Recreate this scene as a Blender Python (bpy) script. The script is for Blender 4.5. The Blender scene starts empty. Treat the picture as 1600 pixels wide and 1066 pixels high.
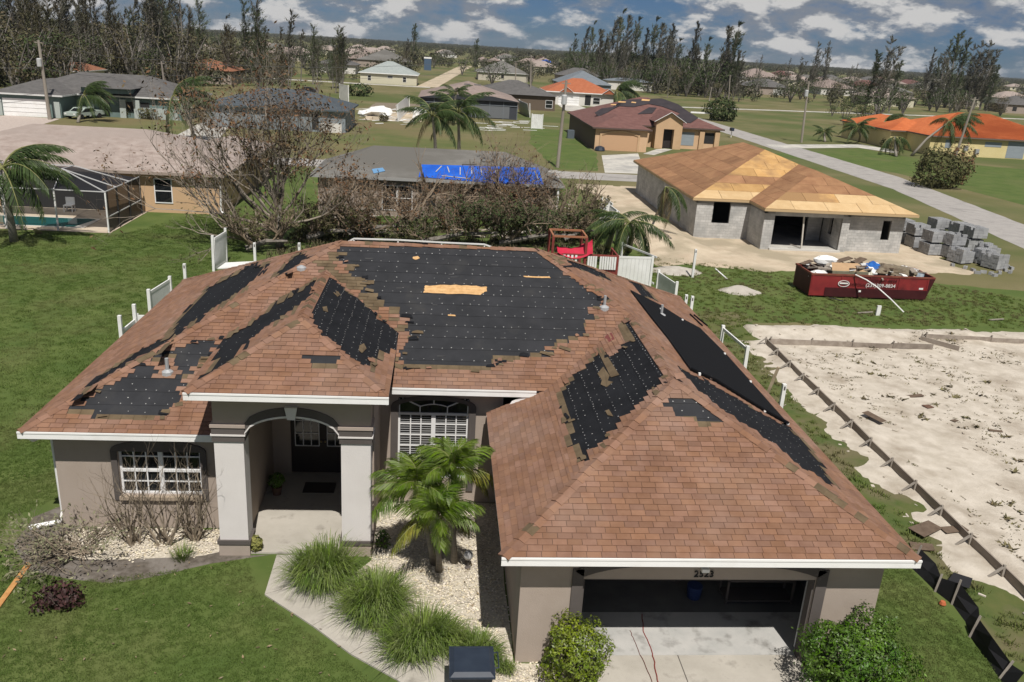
import bpy, math, random
from mathutils import Vector, Matrix, noise
from mathutils.geometry import tessellate_polygon
random.seed(7)
S = bpy.context.scene
COL = S.collection
V = Vector
# ------------------------------------------------------------------ camera
FPX, PITCH, ROLL, YAW, CAMH = 1320.3, .33548, .06046, .09398, 12.6
cy_, sy_, cp_, sp_ = math.cos(YAW), math.sin(YAW), math.cos(PITCH), math.sin(PITCH)
CW = V((sy_ * cp_, cy_ * cp_, -sp_)); r0_ = V((cy_, -sy_, 0)); u0_ = r0_.cross(CW)
CR = math.cos(ROLL) * r0_ + math.sin(ROLL) * u0_
CU = -math.sin(ROLL) * r0_ + math.cos(ROLL) * u0_
CP = V((0, 0, CAMH))
cam = bpy.data.cameras.new('camera'); co = bpy.data.objects.new('camera', cam); COL.objects.link(co)
co.matrix_world = Matrix(((CR.x, CU.x, -CW.x, 0), (CR.y, CU.y, -CW.y, 0), (CR.z, CU.z, -CW.z, CAMH), (0, 0, 0, 1)))
cam.sensor_width = 36; cam.lens = 36 * FPX / 1600; cam.clip_start = .1; cam.clip_end = 9000
S.camera = co
# ------------------------------------------------------------------ world and sun
SUNV = V((.07, -.60, 1.0)).normalized()
W = bpy.data.worlds.new('World'); S.world = W; W.use_nodes = True
nt = W.node_tree; nt.nodes.clear()
def wn(t, **k):
    n = nt.nodes.new(t)
    for a, b in k.items(): setattr(n, a, b)
    return n
wo = wn('ShaderNodeOutputWorld'); bg = wn('ShaderNodeBackground'); sky = wn('ShaderNodeTexSky')
sky.sky_type = 'NISHITA'; sky.sun_disc = False
sky.sun_elevation = math.asin(SUNV.z); sky.sun_rotation = math.atan2(SUNV.x, SUNV.y)
sky.altitude = 10; sky.air_density = .75; sky.dust_density = .25; sky.ozone_density = 2.5
bg.inputs['Strength'].default_value = .056
tc = wn('ShaderNodeTexCoord'); sp = wn('ShaderNodeSeparateXYZ'); nt.links.new(tc.outputs['Generated'], sp.inputs[0])
def wmath(op, a, b=None, c=None):
    n = wn('ShaderNodeMath', operation=op)
    for i, x in enumerate((a, b, c)):
        if x is None: continue
        if isinstance(x, (int, float)): n.inputs[i].default_value = x
        else: nt.links.new(x, n.inputs[i])
    return n.outputs[0]
zz = wmath('ADD', wmath('MAXIMUM', sp.outputs[2], 0.0), .42)
cx = wmath('DIVIDE', sp.outputs[0], zz); cyy = wmath('DIVIDE', sp.outputs[1], zz)
cb = wn('ShaderNodeCombineXYZ'); nt.links.new(cx, cb.inputs[0]); nt.links.new(cyy, cb.inputs[1])
n1 = wn('ShaderNodeTexNoise'); n1.inputs['Scale'].default_value = 7.4; n1.inputs['Detail'].default_value = 10; n1.inputs['Roughness'].default_value = .60
n2 = wn('ShaderNodeTexNoise'); n2.inputs['Scale'].default_value = 1.7; n2.inputs['Detail'].default_value = 3
nt.links.new(cb.outputs[0], n1.inputs['Vector']); nt.links.new(cb.outputs[0], n2.inputs['Vector'])
dens = wmath('ADD', n1.outputs['Fac'], wmath('MULTIPLY', wmath('SUBTRACT', n2.outputs['Fac'], .5), .75))
rp = wn('ShaderNodeMapRange'); rp.interpolation_type = 'SMOOTHSTEP'
rp.inputs['From Min'].default_value = .37; rp.inputs['From Max'].default_value = .61
nt.links.new(dens, rp.inputs['Value'])
rp2 = wn('ShaderNodeMapRange'); rp2.inputs['From Min'].default_value = .44; rp2.inputs['From Max'].default_value = .74
# cloud tops turned to the light: compare the density with that a little higher up
cb3 = wn('ShaderNodeVectorMath', operation='SCALE'); cb3.inputs['Scale'].default_value = .965; nt.links.new(cb.outputs[0], cb3.inputs[0])
n3 = wn('ShaderNodeTexNoise'); n3.inputs['Scale'].default_value = 7.4; n3.inputs['Detail'].default_value = 10; n3.inputs['Roughness'].default_value = .60; nt.links.new(cb3.outputs[0], n3.inputs['Vector'])
lit = wmath('ADD', wmath('MULTIPLY', wmath('SUBTRACT', n1.outputs['Fac'], n3.outputs['Fac']), 2.2), dens)
nt.links.new(lit, rp2.inputs['Value'])
cc = wn('ShaderNodeMix', data_type='RGBA'); cc.inputs['A'].default_value = (3.7, 4.15, 4.9, 1); cc.inputs['B'].default_value = (10.2, 10.1, 10.0, 1)
nt.links.new(rp2.outputs[0], cc.inputs['Factor'])
tint = wn('ShaderNodeMix', data_type='RGBA', blend_type='MULTIPLY'); tint.inputs['Factor'].default_value = 1
tint.inputs['B'].default_value = (.33, .46, .69, 1)
nt.links.new(sky.outputs[0], tint.inputs['A'])
mx = wn('ShaderNodeMix', data_type='RGBA')
nt.links.new(rp.outputs[0], mx.inputs['Factor']); nt.links.new(tint.outputs['Result'], mx.inputs['A']); nt.links.new(cc.outputs['Result'], mx.inputs['B'])
nt.links.new(mx.outputs['Result'], bg.inputs['Color']); nt.links.new(bg.outputs[0], wo.inputs['Surface'])
sl = bpy.data.lights.new('sun', 'SUN'); sl.energy = 5.0; sl.angle = math.radians(.53); sl.color = (1, .95, .88)
so = bpy.data.objects.new('sun', sl); COL.objects.link(so); so.location = (0, -40, 80)
so.rotation_euler = SUNV.to_track_quat('Z', 'Y').to_euler()
vs = S.view_settings; vs.view_transform = 'Standard'; vs.look = 'None'; vs.gamma = 1; vs.exposure = .02; vs.use_curve_mapping = False
S.cycles.max_bounces = 5; S.cycles.diffuse_bounces = 3; S.cycles.glossy_bounces = 2; S.cycles.transparent_max_bounces = 10
S.cycles.caustics_reflective = False; S.cycles.caustics_refractive = False
S.cycles.use_denoising = True
# ------------------------------------------------------------------ measuring: a photo pixel to a place in the world
def ray(px, py): return CW + (px - 800) / FPX * CR - (py - 533) / FPX * CU
def G(px, py, z=0.0):
    d = ray(px, py); t = (z - CAMH) / d.z; return V((d.x * t, d.y * t, z))
def AtY(px, py, y):
    d = ray(px, py); t = y / d.y; return V((d.x * t, y, CAMH + d.z * t))
def AtX(px, py, x):
    d = ray(px, py); t = x / d.x; return V((x, d.y * t, CAMH + d.z * t))
def Px(p):
    d = V(p) - CP; z = d.dot(CW); return (800 + FPX * d.dot(CR) / z, 533 - FPX * d.dot(CU) / z)
def OnPlane(px, py, o, n):
    d = ray(px, py); t = (V(o) - CP).dot(n) / d.dot(n); return CP + d * t
def inpoly(x, y, P):
    c = False; j = len(P) - 1
    for i in range(len(P)):
        if (P[i][1] > y) != (P[j][1] > y) and x < (P[j][0] - P[i][0]) * (y - P[i][1]) / (P[j][1] - P[i][1]) + P[i][0]: c = not c
        j = i
    return c
# ------------------------------------------------------------------ materials
MATS = {}
def srgb(r, g, b):
    f = lambda c: c / 12.92 if c <= .04045 else ((c + .055) / 1.055) ** 2.4
    return (f(r / 255), f(g / 255), f(b / 255))
def mat(name, c1, c2=None, scale=2.0, rough=.85, bump=0.0, bscale=30.0, isl=0.0, spec=.25, metal=0.0, detail=5, c3=None, s3=.3, lo=.35, hi=.65, alpha=None, stretch=None, transl=0.0, sat=0.0, lo3=.45, hi3=.6):
    if name in MATS: return MATS[name]
    m = bpy.data.materials.new(name); m.use_nodes = True; t = m.node_tree; N = t.nodes; L = t.links
    b = N['Principled BSDF']; b.inputs['Roughness'].default_value = rough; b.inputs['Specular IOR Level'].default_value = spec; b.inputs['Metallic'].default_value = metal
    geo = N.new('ShaderNodeNewGeometry'); pos = geo.outputs['Position']
    if stretch:
        mp = N.new('ShaderNodeMapping'); mp.inputs['Scale'].default_value = stretch; L.new(pos, mp.inputs['Vector']); pos = mp.outputs[0]
    def nz(s, d=detail):
        n = N.new('ShaderNodeTexNoise'); n.inputs['Scale'].default_value = s; n.inputs['Detail'].default_value = d; n.inputs['Roughness'].default_value = .6
        L.new(pos, n.inputs['Vector']); return n.outputs['Fac']
    def ramp(x, a, c):
        r = N.new('ShaderNodeMapRange'); r.inputs['From Min'].default_value = a; r.inputs['From Max'].default_value = c; L.new(x, r.inputs['Value']); return r.outputs[0]
    def mixc(f, A, B):
        x = N.new('ShaderNodeMix'); x.data_type = 'RGBA'; L.new(f, x.inputs['Factor'])
        for s, q in (('A', A), ('B', B)):
            if isinstance(q, tuple): x.inputs[s].default_value = (*q, 1)
            else: L.new(q, x.inputs[s])
        return x.outputs['Result']
    cur = c1
    if c2: cur = mixc(ramp(nz(scale), lo, hi), c1, c2)
    if c3: cur = mixc(ramp(nz(s3, 4), lo3, hi3), cur, c3)
    if isl:
        oi = N.new('ShaderNodeObjectInfo'); ad = N.new('ShaderNodeMath'); ad.operation = 'ADD'
        L.new(geo.outputs['Random Per Island'], ad.inputs[0]); L.new(oi.outputs['Random'], ad.inputs[1])
        fr = N.new('ShaderNodeMath'); fr.operation = 'FRACT'; L.new(ad.outputs[0], fr.inputs[0])
        mr = N.new('ShaderNodeMapRange'); mr.inputs['To Min'].default_value = 1 - isl; mr.inputs['To Max'].default_value = 1 + isl; L.new(fr.outputs[0], mr.inputs['Value'])
        h = N.new('ShaderNodeHueSaturation'); L.new(mr.outputs[0], h.inputs['Value'])
        if sat:
            f2 = N.new('ShaderNodeMath'); f2.operation = 'MULTIPLY'; f2.inputs[1].default_value = 7.31; L.new(fr.outputs[0], f2.inputs[0])
            f3 = N.new('ShaderNodeMath'); f3.operation = 'FRACT'; L.new(f2.outputs[0], f3.inputs[0])
            m2 = N.new('ShaderNodeMapRange'); m2.inputs['To Min'].default_value = 1 - sat; m2.inputs['To Max'].default_value = 1 + sat; L.new(f3.outputs[0], m2.inputs['Value']); L.new(m2.outputs[0], h.inputs['Saturation'])
            m4 = N.new('ShaderNodeMapRange'); m4.inputs['To Min'].default_value = .5 - sat * .05; m4.inputs['To Max'].default_value = .5 + sat * .05; L.new(f3.outputs[0], m4.inputs['Value']); L.new(m4.outputs[0], h.inputs['Hue'])
        if isinstance(cur, tuple): h.inputs['Color'].default_value = (*cur, 1)
        else: L.new(cur, h.inputs['Color'])
        cur = h.outputs[0]
    if isinstance(cur, tuple): b.inputs['Base Color'].default_value = (*cur, 1)
    else: L.new(cur, b.inputs['Base Color'])
    if bump:
        bn = N.new('ShaderNodeBump'); bn.inputs['Strength'].default_value = bump; bn.inputs['Distance'].default_value = .02
        L.new(nz(bscale, 4), bn.inputs['Height']); L.new(bn.outputs[0], b.inputs['Normal'])
    if alpha is not None: b.inputs['Alpha'].default_value = alpha
    if transl:
        tr = N.new('ShaderNodeBsdfTranslucent'); ms = N.new('ShaderNodeMixShader'); ms.inputs[0].default_value = transl
        if isinstance(cur, tuple): tr.inputs['Color'].default_value = (*cur, 1)
        else: L.new(cur, tr.inputs['Color'])
        L.new(b.outputs[0], ms.inputs[1]); L.new(tr.outputs[0], ms.inputs[2]); L.new(ms.outputs[0], N['Material Output'].inputs['Surface'])
    MATS[name] = m; return m
# ------------------------------------------------------------------ mesh building
ORG = {}
class MB:
    def __init__(s): s.v = []; s.f = []; s.mi = []; s.m = 0
    def poly(s, pts, m=None):
        n = len(s.v); s.v += [tuple(p) for p in pts]; s.f.append(tuple(range(n, n + len(pts)))); s.mi.append(s.m if m is None else m)
    def box(s, x0, y0, z0, x1, y1, z1, m=None):
        s.prism([(x0, y0, z0), (x1, y0, z0), (x1, y1, z0), (x0, y1, z0)], (0, 0, z1 - z0), m)
    def prism(s, pts, ext, m=None):
        # pts counter-clockwise seen from the far end of ext
        e = V(ext); n = len(s.v); k = len(pts); s.v += [tuple(V(p)) for p in pts] + [tuple(V(p) + e) for p in pts]
        F = [tuple(range(n + k - 1, n - 1, -1)), tuple(range(n + k, n + 2 * k))] + [(n + i, n + (i + 1) % k, n + k + (i + 1) % k, n + k + i) for i in range(k)]
        s.f += F; s.mi += [s.m if m is None else m] * len(F)
    def bar(s, p, q, w, h, up=(0, 0, 1), m=None):
        p, q = V(p), V(q); d = (q - p); u = V(up)
        a = d.cross(u)
        if a.length < 1e-6: a = d.cross(V((0, 1, 0)))
        a.normalize(); c = a.cross(d).normalized(); a *= w / 2; c *= h / 2
        s.prism([p - a - c, p + a - c, p + a + c, p - a + c][::-1] if False else [p - a - c, p - a + c, p + a + c, p + a - c][::-1], d, m)
    def tube(s, pts, rad, n=6, cap=True, m=None):
        pts = [V(p) for p in pts]; R = rad if isinstance(rad, (list, tuple)) else [rad] * len(pts); base = len(s.v); mm = s.m if m is None else m
        ref = V((.31, .17, .93)); prev = None
        for i, p in enumerate(pts):
            d = (pts[min(i + 1, len(pts) - 1)] - pts[max(i - 1, 0)])
            if d.length < 1e-9: d = V((0, 0, 1))
            d.normalize()
            a = (prev - d * prev.dot(d)) if prev else (ref - d * ref.dot(d))
            if a.length < 1e-4: a = V((1, 0, 0)) - d * d.x
            a.normalize(); prev = a; b = d.cross(a)
            for k in range(n):
                t = 2 * math.pi * k / n; s.v.append(tuple(p + (a * math.cos(t) + b * math.sin(t)) * R[i]))
        for i in range(len(pts) - 1):
            for k in range(n):
                s.f.append((base + i * n + k, base + i * n + (k + 1) % n, base + (i + 1) * n + (k + 1) % n, base + (i + 1) * n + k)); s.mi.append(mm)
        if cap and n > 2:
            s.f.append(tuple(base + k for k in range(n))[::-1]); s.f.append(tuple(base + (len(pts) - 1) * n + k for k in range(n))); s.mi += [mm, mm]
    def lathe(s, c, prof, n=12, m=None):
        c = V(c); base = len(s.v); mm = s.m if m is None else m
        for r, z in prof:
            for k in range(n):
                t = 2 * math.pi * k / n; s.v.append((c.x + r * math.cos(t), c.y + r * math.sin(t), c.z + z))
        for i in range(len(prof) - 1):
            for k in range(n):
                s.f.append((base + i * n + k, base + i * n + (k + 1) % n, base + (i + 1) * n + (k + 1) % n, base + (i + 1) * n + k)); s.mi.append(mm)
        s.f.append(tuple(base + k for k in range(n))[::-1]); s.f.append(tuple(base + (len(prof) - 1) * n + k for k in range(n))); s.mi += [mm, mm]
    def build(s, name, mats, parent=None, smooth=False, kind=None, origin=None):
        if not isinstance(mats, (list, tuple)): mats = [mats]
        o = V((0, 0, 0))
        if parent is not None: o = ORG.get(parent.as_pointer(), V((0, 0, 0)))
        elif origin is not None: o = V(origin)
        me = bpy.data.meshes.new(name)
        me.from_pydata([(x - o.x, y - o.y, z - o.z) for x, y, z in s.v] if o.length > 0 else s.v, [], s.f)
        for x in mats: me.materials.append(x)
        if len(mats) > 1: me.polygons.foreach_set('material_index', s.mi)
        if smooth: me.polygons.foreach_set('use_smooth', [True] * len(s.f))
        me.update()
        ob = bpy.data.objects.new(name, me); COL.objects.link(ob)
        if parent is not None: ob.parent = parent
        else: ob.location = o
        ORG[ob.as_pointer()] = o
        if kind: ob['kind'] = kind
        return ob
def tag(o, label=None, cat=None, group=None, kind=None):
    if label: o['label'] = label
    if cat: o['category'] = cat
    if group: o['group'] = group
    if kind: o['kind'] = kind
    return o
def thing(name, label, cat, loc=(0, 0, 0), group=None):
    o = bpy.data.objects.new(name, None); COL.objects.link(o); o.location = loc; o.empty_display_size = .3
    ORG[o.as_pointer()] = V(loc); return tag(o, label, cat, group)
def inst(name, mesh, parent, loc, rot=None, scale=None):
    """one more piece sharing mesh data; loc in world space"""
    o = bpy.data.objects.new(name, mesh); COL.objects.link(o)
    if parent is not None: o.parent = parent; loc = V(loc) - ORG.get(parent.as_pointer(), V((0, 0, 0)))
    if rot is not None:
        mw = Matrix.Translation(loc) @ rot.to_4x4()
        o.matrix_basis = mw @ Matrix.Diagonal((*scale, 1)) if scale else mw
    else:
        o.location = loc
        if scale: o.scale = scale
    return o
KIDS = {}
def copy_tree(o, parent=None):
    c = o.copy(); COL.objects.link(c)
    if parent is not None: c.parent = parent
    for ch in o.children: copy_tree(ch, c)
    return c
def copy_thing(o, loc, rz=0, sc=1.0, label=None, group=None):
    c = copy_tree(o); c.location = loc; c.rotation_euler = (0, 0, rz); c.scale = (sc, sc, sc) if not isinstance(sc, tuple) else sc
    if label: c['label'] = label
    if group: c['group'] = group
    return c
def text_mesh(mb, txt, size, origin, ax, ay, depth=.01, m=None, align='CENTER'):
    cu = bpy.data.curves.new('lettering', 'FONT'); cu.body = txt; cu.size = size; cu.extrude = depth; cu.align_x = align; cu.resolution_u = 2
    o = bpy.data.objects.new('lettering', cu); COL.objects.link(o); bpy.context.view_layer.update()
    me = bpy.data.meshes.new_from_object(o.evaluated_get(bpy.context.evaluated_depsgraph_get()))
    ax, ay = V(ax), V(ay); az = ax.cross(ay); n = len(mb.v)
    mb.v += [tuple(V(origin) + ax * v.co.x + ay * v.co.y + az * v.co.z) for v in me.vertices]
    for p in me.polygons: mb.f.append(tuple(n + i for i in p.vertices)); mb.mi.append(mb.m if m is None else m)
    bpy.data.objects.remove(o); bpy.data.curves.remove(cu); bpy.data.meshes.remove(me)
def fbm(x, y, s=1.0, z=0.0): return noise.fractal(V((x * s, y * s, z)), 1.0, 2.0, 4)
def patch(name, pts, z, m, jit=0.0, step=.6, parent=None, kind='structure', seed=0):
    out = []
    for i in range(len(pts)):
        a, b = V((pts[i][0], pts[i][1], 0)), V((pts[(i + 1) % len(pts)][0], pts[(i + 1) % len(pts)][1], 0))
        n = max(1, int((b - a).length / step)) if jit else 1
        nv = V((-(b - a).y, (b - a).x, 0)).normalized()
        for k in range(n):
            p = a.lerp(b, k / n)
            if jit: p = p + nv * jit * noise.noise(V((p.x * .9, p.y * .9, seed))) + nv * jit * .5 * noise.noise(V((p.x * 4, p.y * 4, seed)))
            out.append(V((p.x, p.y, z)))
    tri = tessellate_polygon([out]); mb = MB(); mb.v = [tuple(p) for p in out]
    for t in tri:
        a, b, c = (out[i] for i in t)
        if (b - a).cross(c - a).z < 0: t = (t[0], t[2], t[1])
        mb.f.append(tuple(t)); mb.mi.append(0)
    return mb.build(name, m, parent, kind=kind if parent is None else None)
# ================================================================== GROUND AND ROADS
M_field = mat('field_grass', (.118, .112, .044), (.172, .148, .076), scale=.12, rough=.95, bump=.5, bscale=6, c3=(.080, .100, .030), s3=.035)
M_lawn = mat('lawn_turf', (.062, .098, .021), (.094, .126, .032), scale=.55, rough=.95, bump=.6, bscale=22, c3=(.105, .120, .040), s3=.16, lo3=.5, hi3=.72)
M_weed = mat('weedy_turf', (.060, .090, .022), (.100, .110, .035), scale=.9, rough=.95, bump=.7, bscale=9, c3=(.13, .115, .06), s3=.5)
M_sand = mat('pale_sand', (.42, .375, .31), (.53, .48, .41), scale=1.6, rough=.95, bump=.9, bscale=14, c3=(.30, .255, .20), s3=.6, lo3=.5, hi3=.72)
M_sand2 = mat('building_sand', (.52, .44, .33), (.42, .34, .25), scale=.7, rough=.95, bump=.7, bscale=9, c3=(.33, .28, .20), s3=.25)
M_road = mat('road_surface', (.29, .275, .26), (.35, .33, .31), scale=.9, rough=.9, bump=.2, c3=(.20, .19, .18), s3=.35, lo3=.55, hi3=.75)
M_conc = mat('old_concrete', (.36, .335, .29), (.44, .41, .36), scale=1.1, rough=.9, bump=.25, bscale=40, c3=(.27, .25, .215), s3=2.2, lo3=.56, hi3=.74)
M_concg = mat('garage_concrete', (.36, .36, .345), (.44, .43, .41), scale=1.4, rough=.7, bump=.1, c3=(.19, .185, .17), s3=1.5, lo3=.52, hi3=.7)
M_driv = mat('far_concrete', (.44, .42, .38), (.52, .50, .45), scale=.5, rough=.9, c3=(.34, .33, .31), s3=.4)
M_mulch = mat('dark_mulch', (.085, .072, .058), (.15, .13, .11), scale=6, rough=.95, bump=1, bscale=30, c3=(.19, .17, .15), s3=1.3)
M_gravel = mat('white_gravel', (.42, .37, .29), (.60, .55, .46), scale=16, rough=.9, bump=.8, bscale=40)
M_dirt = mat('brown_dirt', (.16, .13, .095), (.23, .19, .14), scale=2, rough=.95, bump=.7)
mb = MB(); n_ = 24
xs = [-4200, -1500, -500, -160, -60, -20, 20, 60, 160, 500, 1500, 4200]; ys = [-60, 10, 60, 120, 240, 500, 1000, 2200, 6000]
for i in range(len(xs) - 1):
    for j in range(len(ys) - 1):
        mb.poly([(xs[i], ys[j], 0), (xs[i + 1], ys[j], 0), (xs[i + 1], ys[j + 1], 0), (xs[i], ys[j + 1], 0)])
mb.build('ground', M_field, kind='structure')
patch('lawn', [(-70, 3), (13.6, 3), (14.2, 40), (40, 39), (42, 47), (15, 53), (12, 86.6), (-70, 86.6)], .004, M_lawn, .5, 1.0)
patch('verge', [(13.2, 8), (16.4, 8), (16.2, 41.5), (12.9, 41.5)], .008, M_weed, .35, .5, seed=3)
patch('far_lawn', [G(1190, 240), G(1345, 232), G(1440, 250), G(1640, 268), G(1640, 330), G(1400, 270)], .004, M_lawn, 1.2, 4)
patch('tan_house_lawn', [(12.5, 94), (17.4, 94), (20, 112), (20, 142), (14, 142), (12, 120)], .004, M_lawn, .6, 3)
patch('street_lawn', [(-75, 94), (11, 94), (11.5, 100), (-3, 138), (-75, 140)], .004, mat('street_turf', (.080, .104, .030), (.140, .132, .055), scale=.13, rough=.95, bump=.5, bscale=6, c3=(.15, .125, .06), s3=.05), 1.0, 4)
# streets
patch('street', [(-240, 88.6), (27.5, 87.2), (27.5, 92.4), (-240, 94.4)], .008, M_road, .12, 2)
patch('road', [(37.5, 10), (45.2, 61), (50, 90.8), (50.6, 158), (50.5, 216), (56, 217), (56, 158), (56.5, 102), (52.6, 71.7), (44.5, 10)], .012, M_road, .15, 2)
patch('far_street', [(-260, 254), (-4, 251.5), (-4, 256), (-260, 259.5)], .01, M_driv, .1, 6)
patch('cross_street', [(2, 213), (50, 219.5), (184, 261), (330, 300), (330, 304), (184, 265), (50, 223), (2, 217)], .016, M_driv, .1, 6)
patch('sand_track', [(-8, 256), (-2, 256), (16, 520), (9, 520)], .014, M_sand2, .3, 8)
# driveways
patch('driveway', [(3.2, 2), (8.3, 2), (8.3, 15.1), (3.2, 15.1)], .010, M_conc)
mb = MB(); mb.bar((5.55, 2, .0125), (5.55, 15.1, .0125), .02, .006); mb.bar((3.2, 12.0, .0125), (8.3, 12.0, .0125), .02, .006)
mb.build('expansion_joint', mat('joint_dark', (.10, .09, .08)), kind='structure')
patch('tan_driveway', [G(940, 243), G(997, 240), (22.6, 93.5), (17.9, 93)], .012, M_driv)
patch('tan_path', [(26.7, 113.2), (30, 119.5), (31.6, 121), (32.6, 120.4), (28, 112.4)], .014, M_driv)
patch('orange_house_driveway', [G(1196, 226), G(1345, 226), G(1405, 236), G(1402, 240), G(1340, 231), G(1212, 232.5)], .022, M_driv)
patch('red_house_driveway', [(27.2, 212), (32.2, 212), (33.5, 186), (26.5, 188)], .012, M_driv)
patch('paver_driveway', [(-58, 121), (-50.8, 120), (-47.5, 95), (-72, 95)], .012, mat('paver', (.38, .31, .27), (.46, .40, .36), scale=3, isl=0))
patch('gray_driveway', [(-34, 127), (-30, 127.2), (-25, 94), (-31, 94)], .012, M_driv)
# sandy heightfields
def field(name, x0, x1, y0, y1, res, hf, m):
    nx, ny = int((x1 - x0) / res), int((y1 - y0) / res); mb = MB(); Z = []
    for j in range(ny + 1):
        for i in range(nx + 1):
            x, y = x0 + i * res, y0 + j * res; z = hf(x, y); Z.append(z); mb.v.append((x, y, z))
    for j in range(ny):
        for i in range(nx):
            a = j * (nx + 1) + i; q = (a, a + 1, a + nx + 2, a + nx + 1)
            if max(Z[k] for k in q) > -.02: mb.f.append(q); mb.mi.append(0)
    return mb.build(name, m, smooth=True, kind='structure')
def edge(d, w=.5): return max(-.3, min(1.0, d / w))
def lot_h(x, y):
    left = 14.1 + .5 * fbm(0, y, .35) + (1.2 if y > 37 else 0); back = 39.6 + .7 * fbm(x, 0, .28)
    d = min(x - left, back - y, 46 - x, y - 4)
    h = .055 * edge(d, .8) + .03 * fbm(x, y, .8) + .015 * fbm(x, y, 3)
    if y > 36.8 and x > 15: h += max(0, .34 * math.exp(-((y - 38.6) / .8) ** 2) * (.55 + .9 * fbm(x, 3, .33)))
    h += .10 * math.exp(-((x - 15.75) / .25) ** 2) if 10 < y < 36 else 0
    if 13.8 < x < 15.2: h -= .035 * max(0, fbm(x, y, .45, 4)) * 3
    return h if d > 0 else d * .25
field('sand_lot', 12.6, 46, 4, 41.4, .2, lot_h, M_sand)
def site_h(x, y):
    f = 51.0 + 1.3 * fbm(x, 0, .22) + max(0, (x - 30) * .25)
    l = 13.6 + 1.1 * fbm(0, y, .2)
    d = min(y - f, x - l, 36.2 + .6 * fbm(0, y, .3) - x, 84 - y)
    h = .05 * edge(d, 1.0) + .04 * fbm(x, y, .6)
    h += 1.15 * math.exp(-((x - 15.6) / 1.7) ** 2 - ((y - 62) / 4.0) ** 2) + .45 * math.exp(-((x - 17.0) / 1.5) ** 2 - ((y - 57) / 2.4) ** 2)
    return h if d > 0 else d * .2
field('site_sand', 11.5, 38, 48, 85, .4, site_h, M_sand2)
def heap_h(cx, cy, r, hh):
    return lambda x, y: hh * (math.exp(-(((x - cx) / r) ** 2 + ((y - cy) / (r * .7)) ** 2)) * 1.25 - .28) + .05 * fbm(x, y, 1.6)
field('sand_heap', 15.5, 19.2, 44.2, 47.4, .15, heap_h(17.3, 45.8, 1.0, .35), mat('grey_heap', (.36, .33, .29), (.44, .41, .36), scale=2, bump=.5))
field('sand_heap', 12.5, 17, 47.5, 52.4, .2, heap_h(14.6, 50, 1.4, .3), MATS['grey_heap'])
patch('dug_sand', [(-13, 141), (-3.5, 143), (-4, 163), (-13, 160)], .01, M_sand2, .5, 1.5)
patch('bare_dirt', [(-14, 163), (-4, 163), (-3, 185), (-14, 182)], .009, M_dirt, .5, 2)
# walkway of separate slabs, porch step, beds
walk = thing('walkway', 'grey concrete garden walkway of slabs bending from porch to driveway', 'walkway', (-3.5, 17.5, 0))
walk['kind'] = 'structure'; del walk['label']; del walk['category']
def slab(pts):
    P_ = [G(*p) for p in pts]; c = sum(P_, V()) / len(P_); P_ = [c + (p - c) * .988 for p in P_]
    if sum((P_[i].x * P_[(i + 1) % 4].y - P_[(i + 1) % 4].x * P_[i].y) for i in range(4)) < 0: P_ = P_[::-1]
    mb = MB(); mb.prism([(p.x, p.y, .0) for p in P_], (0, 0, .045)); mb.build('concrete_slab', M_conc, walk)
J = [((432, 869), (540, 869)), ((413, 931), (492, 909)), ((488, 980), (560, 940)), ((547, 1024), (620, 975)), ((619, 1064), (690, 1018)), ((690, 1120), (770, 1060))]
for a, b in zip(J, J[1:]): slab((a[0], a[1], b[1], b[0]))
patch('gravel_bed', [(-1.5, 18.7), (-1.5, 21.6), (1.85, 21.6), (1.85, 14.85), (3.18, 14.85), (3.18, 9), (.5, 9), (.35, 14.2), (-1.3, 16.2), (-2.2, 17.6)], .006, M_gravel, .05, .4)
bedm = [G(*p) for p in [(84, 690), (30, 800), (22, 850), (45, 890), (100, 905), (180, 912), (260, 898), (330, 880), (435, 866), (380, 800), (100, 800)]]
patch('mulch_bed', [(-9.6, 21.8), (-10.6, 20.6), bedm[2], bedm[3], bedm[4], bedm[5], bedm[6], bedm[7], G(425, 868), (-5.2, 18.9), (-5.2, 20.0), (-9.6, 20.1)], .007, M_mulch, .1, .4)
patch('pebble_bed', [G(75, 870), G(95, 838), (-9.2, 20.1), (-5.4, 20.1), G(342, 864), G(300, 872), G(190, 876)], .011, M_gravel, .12, .3, seed=5)
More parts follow.
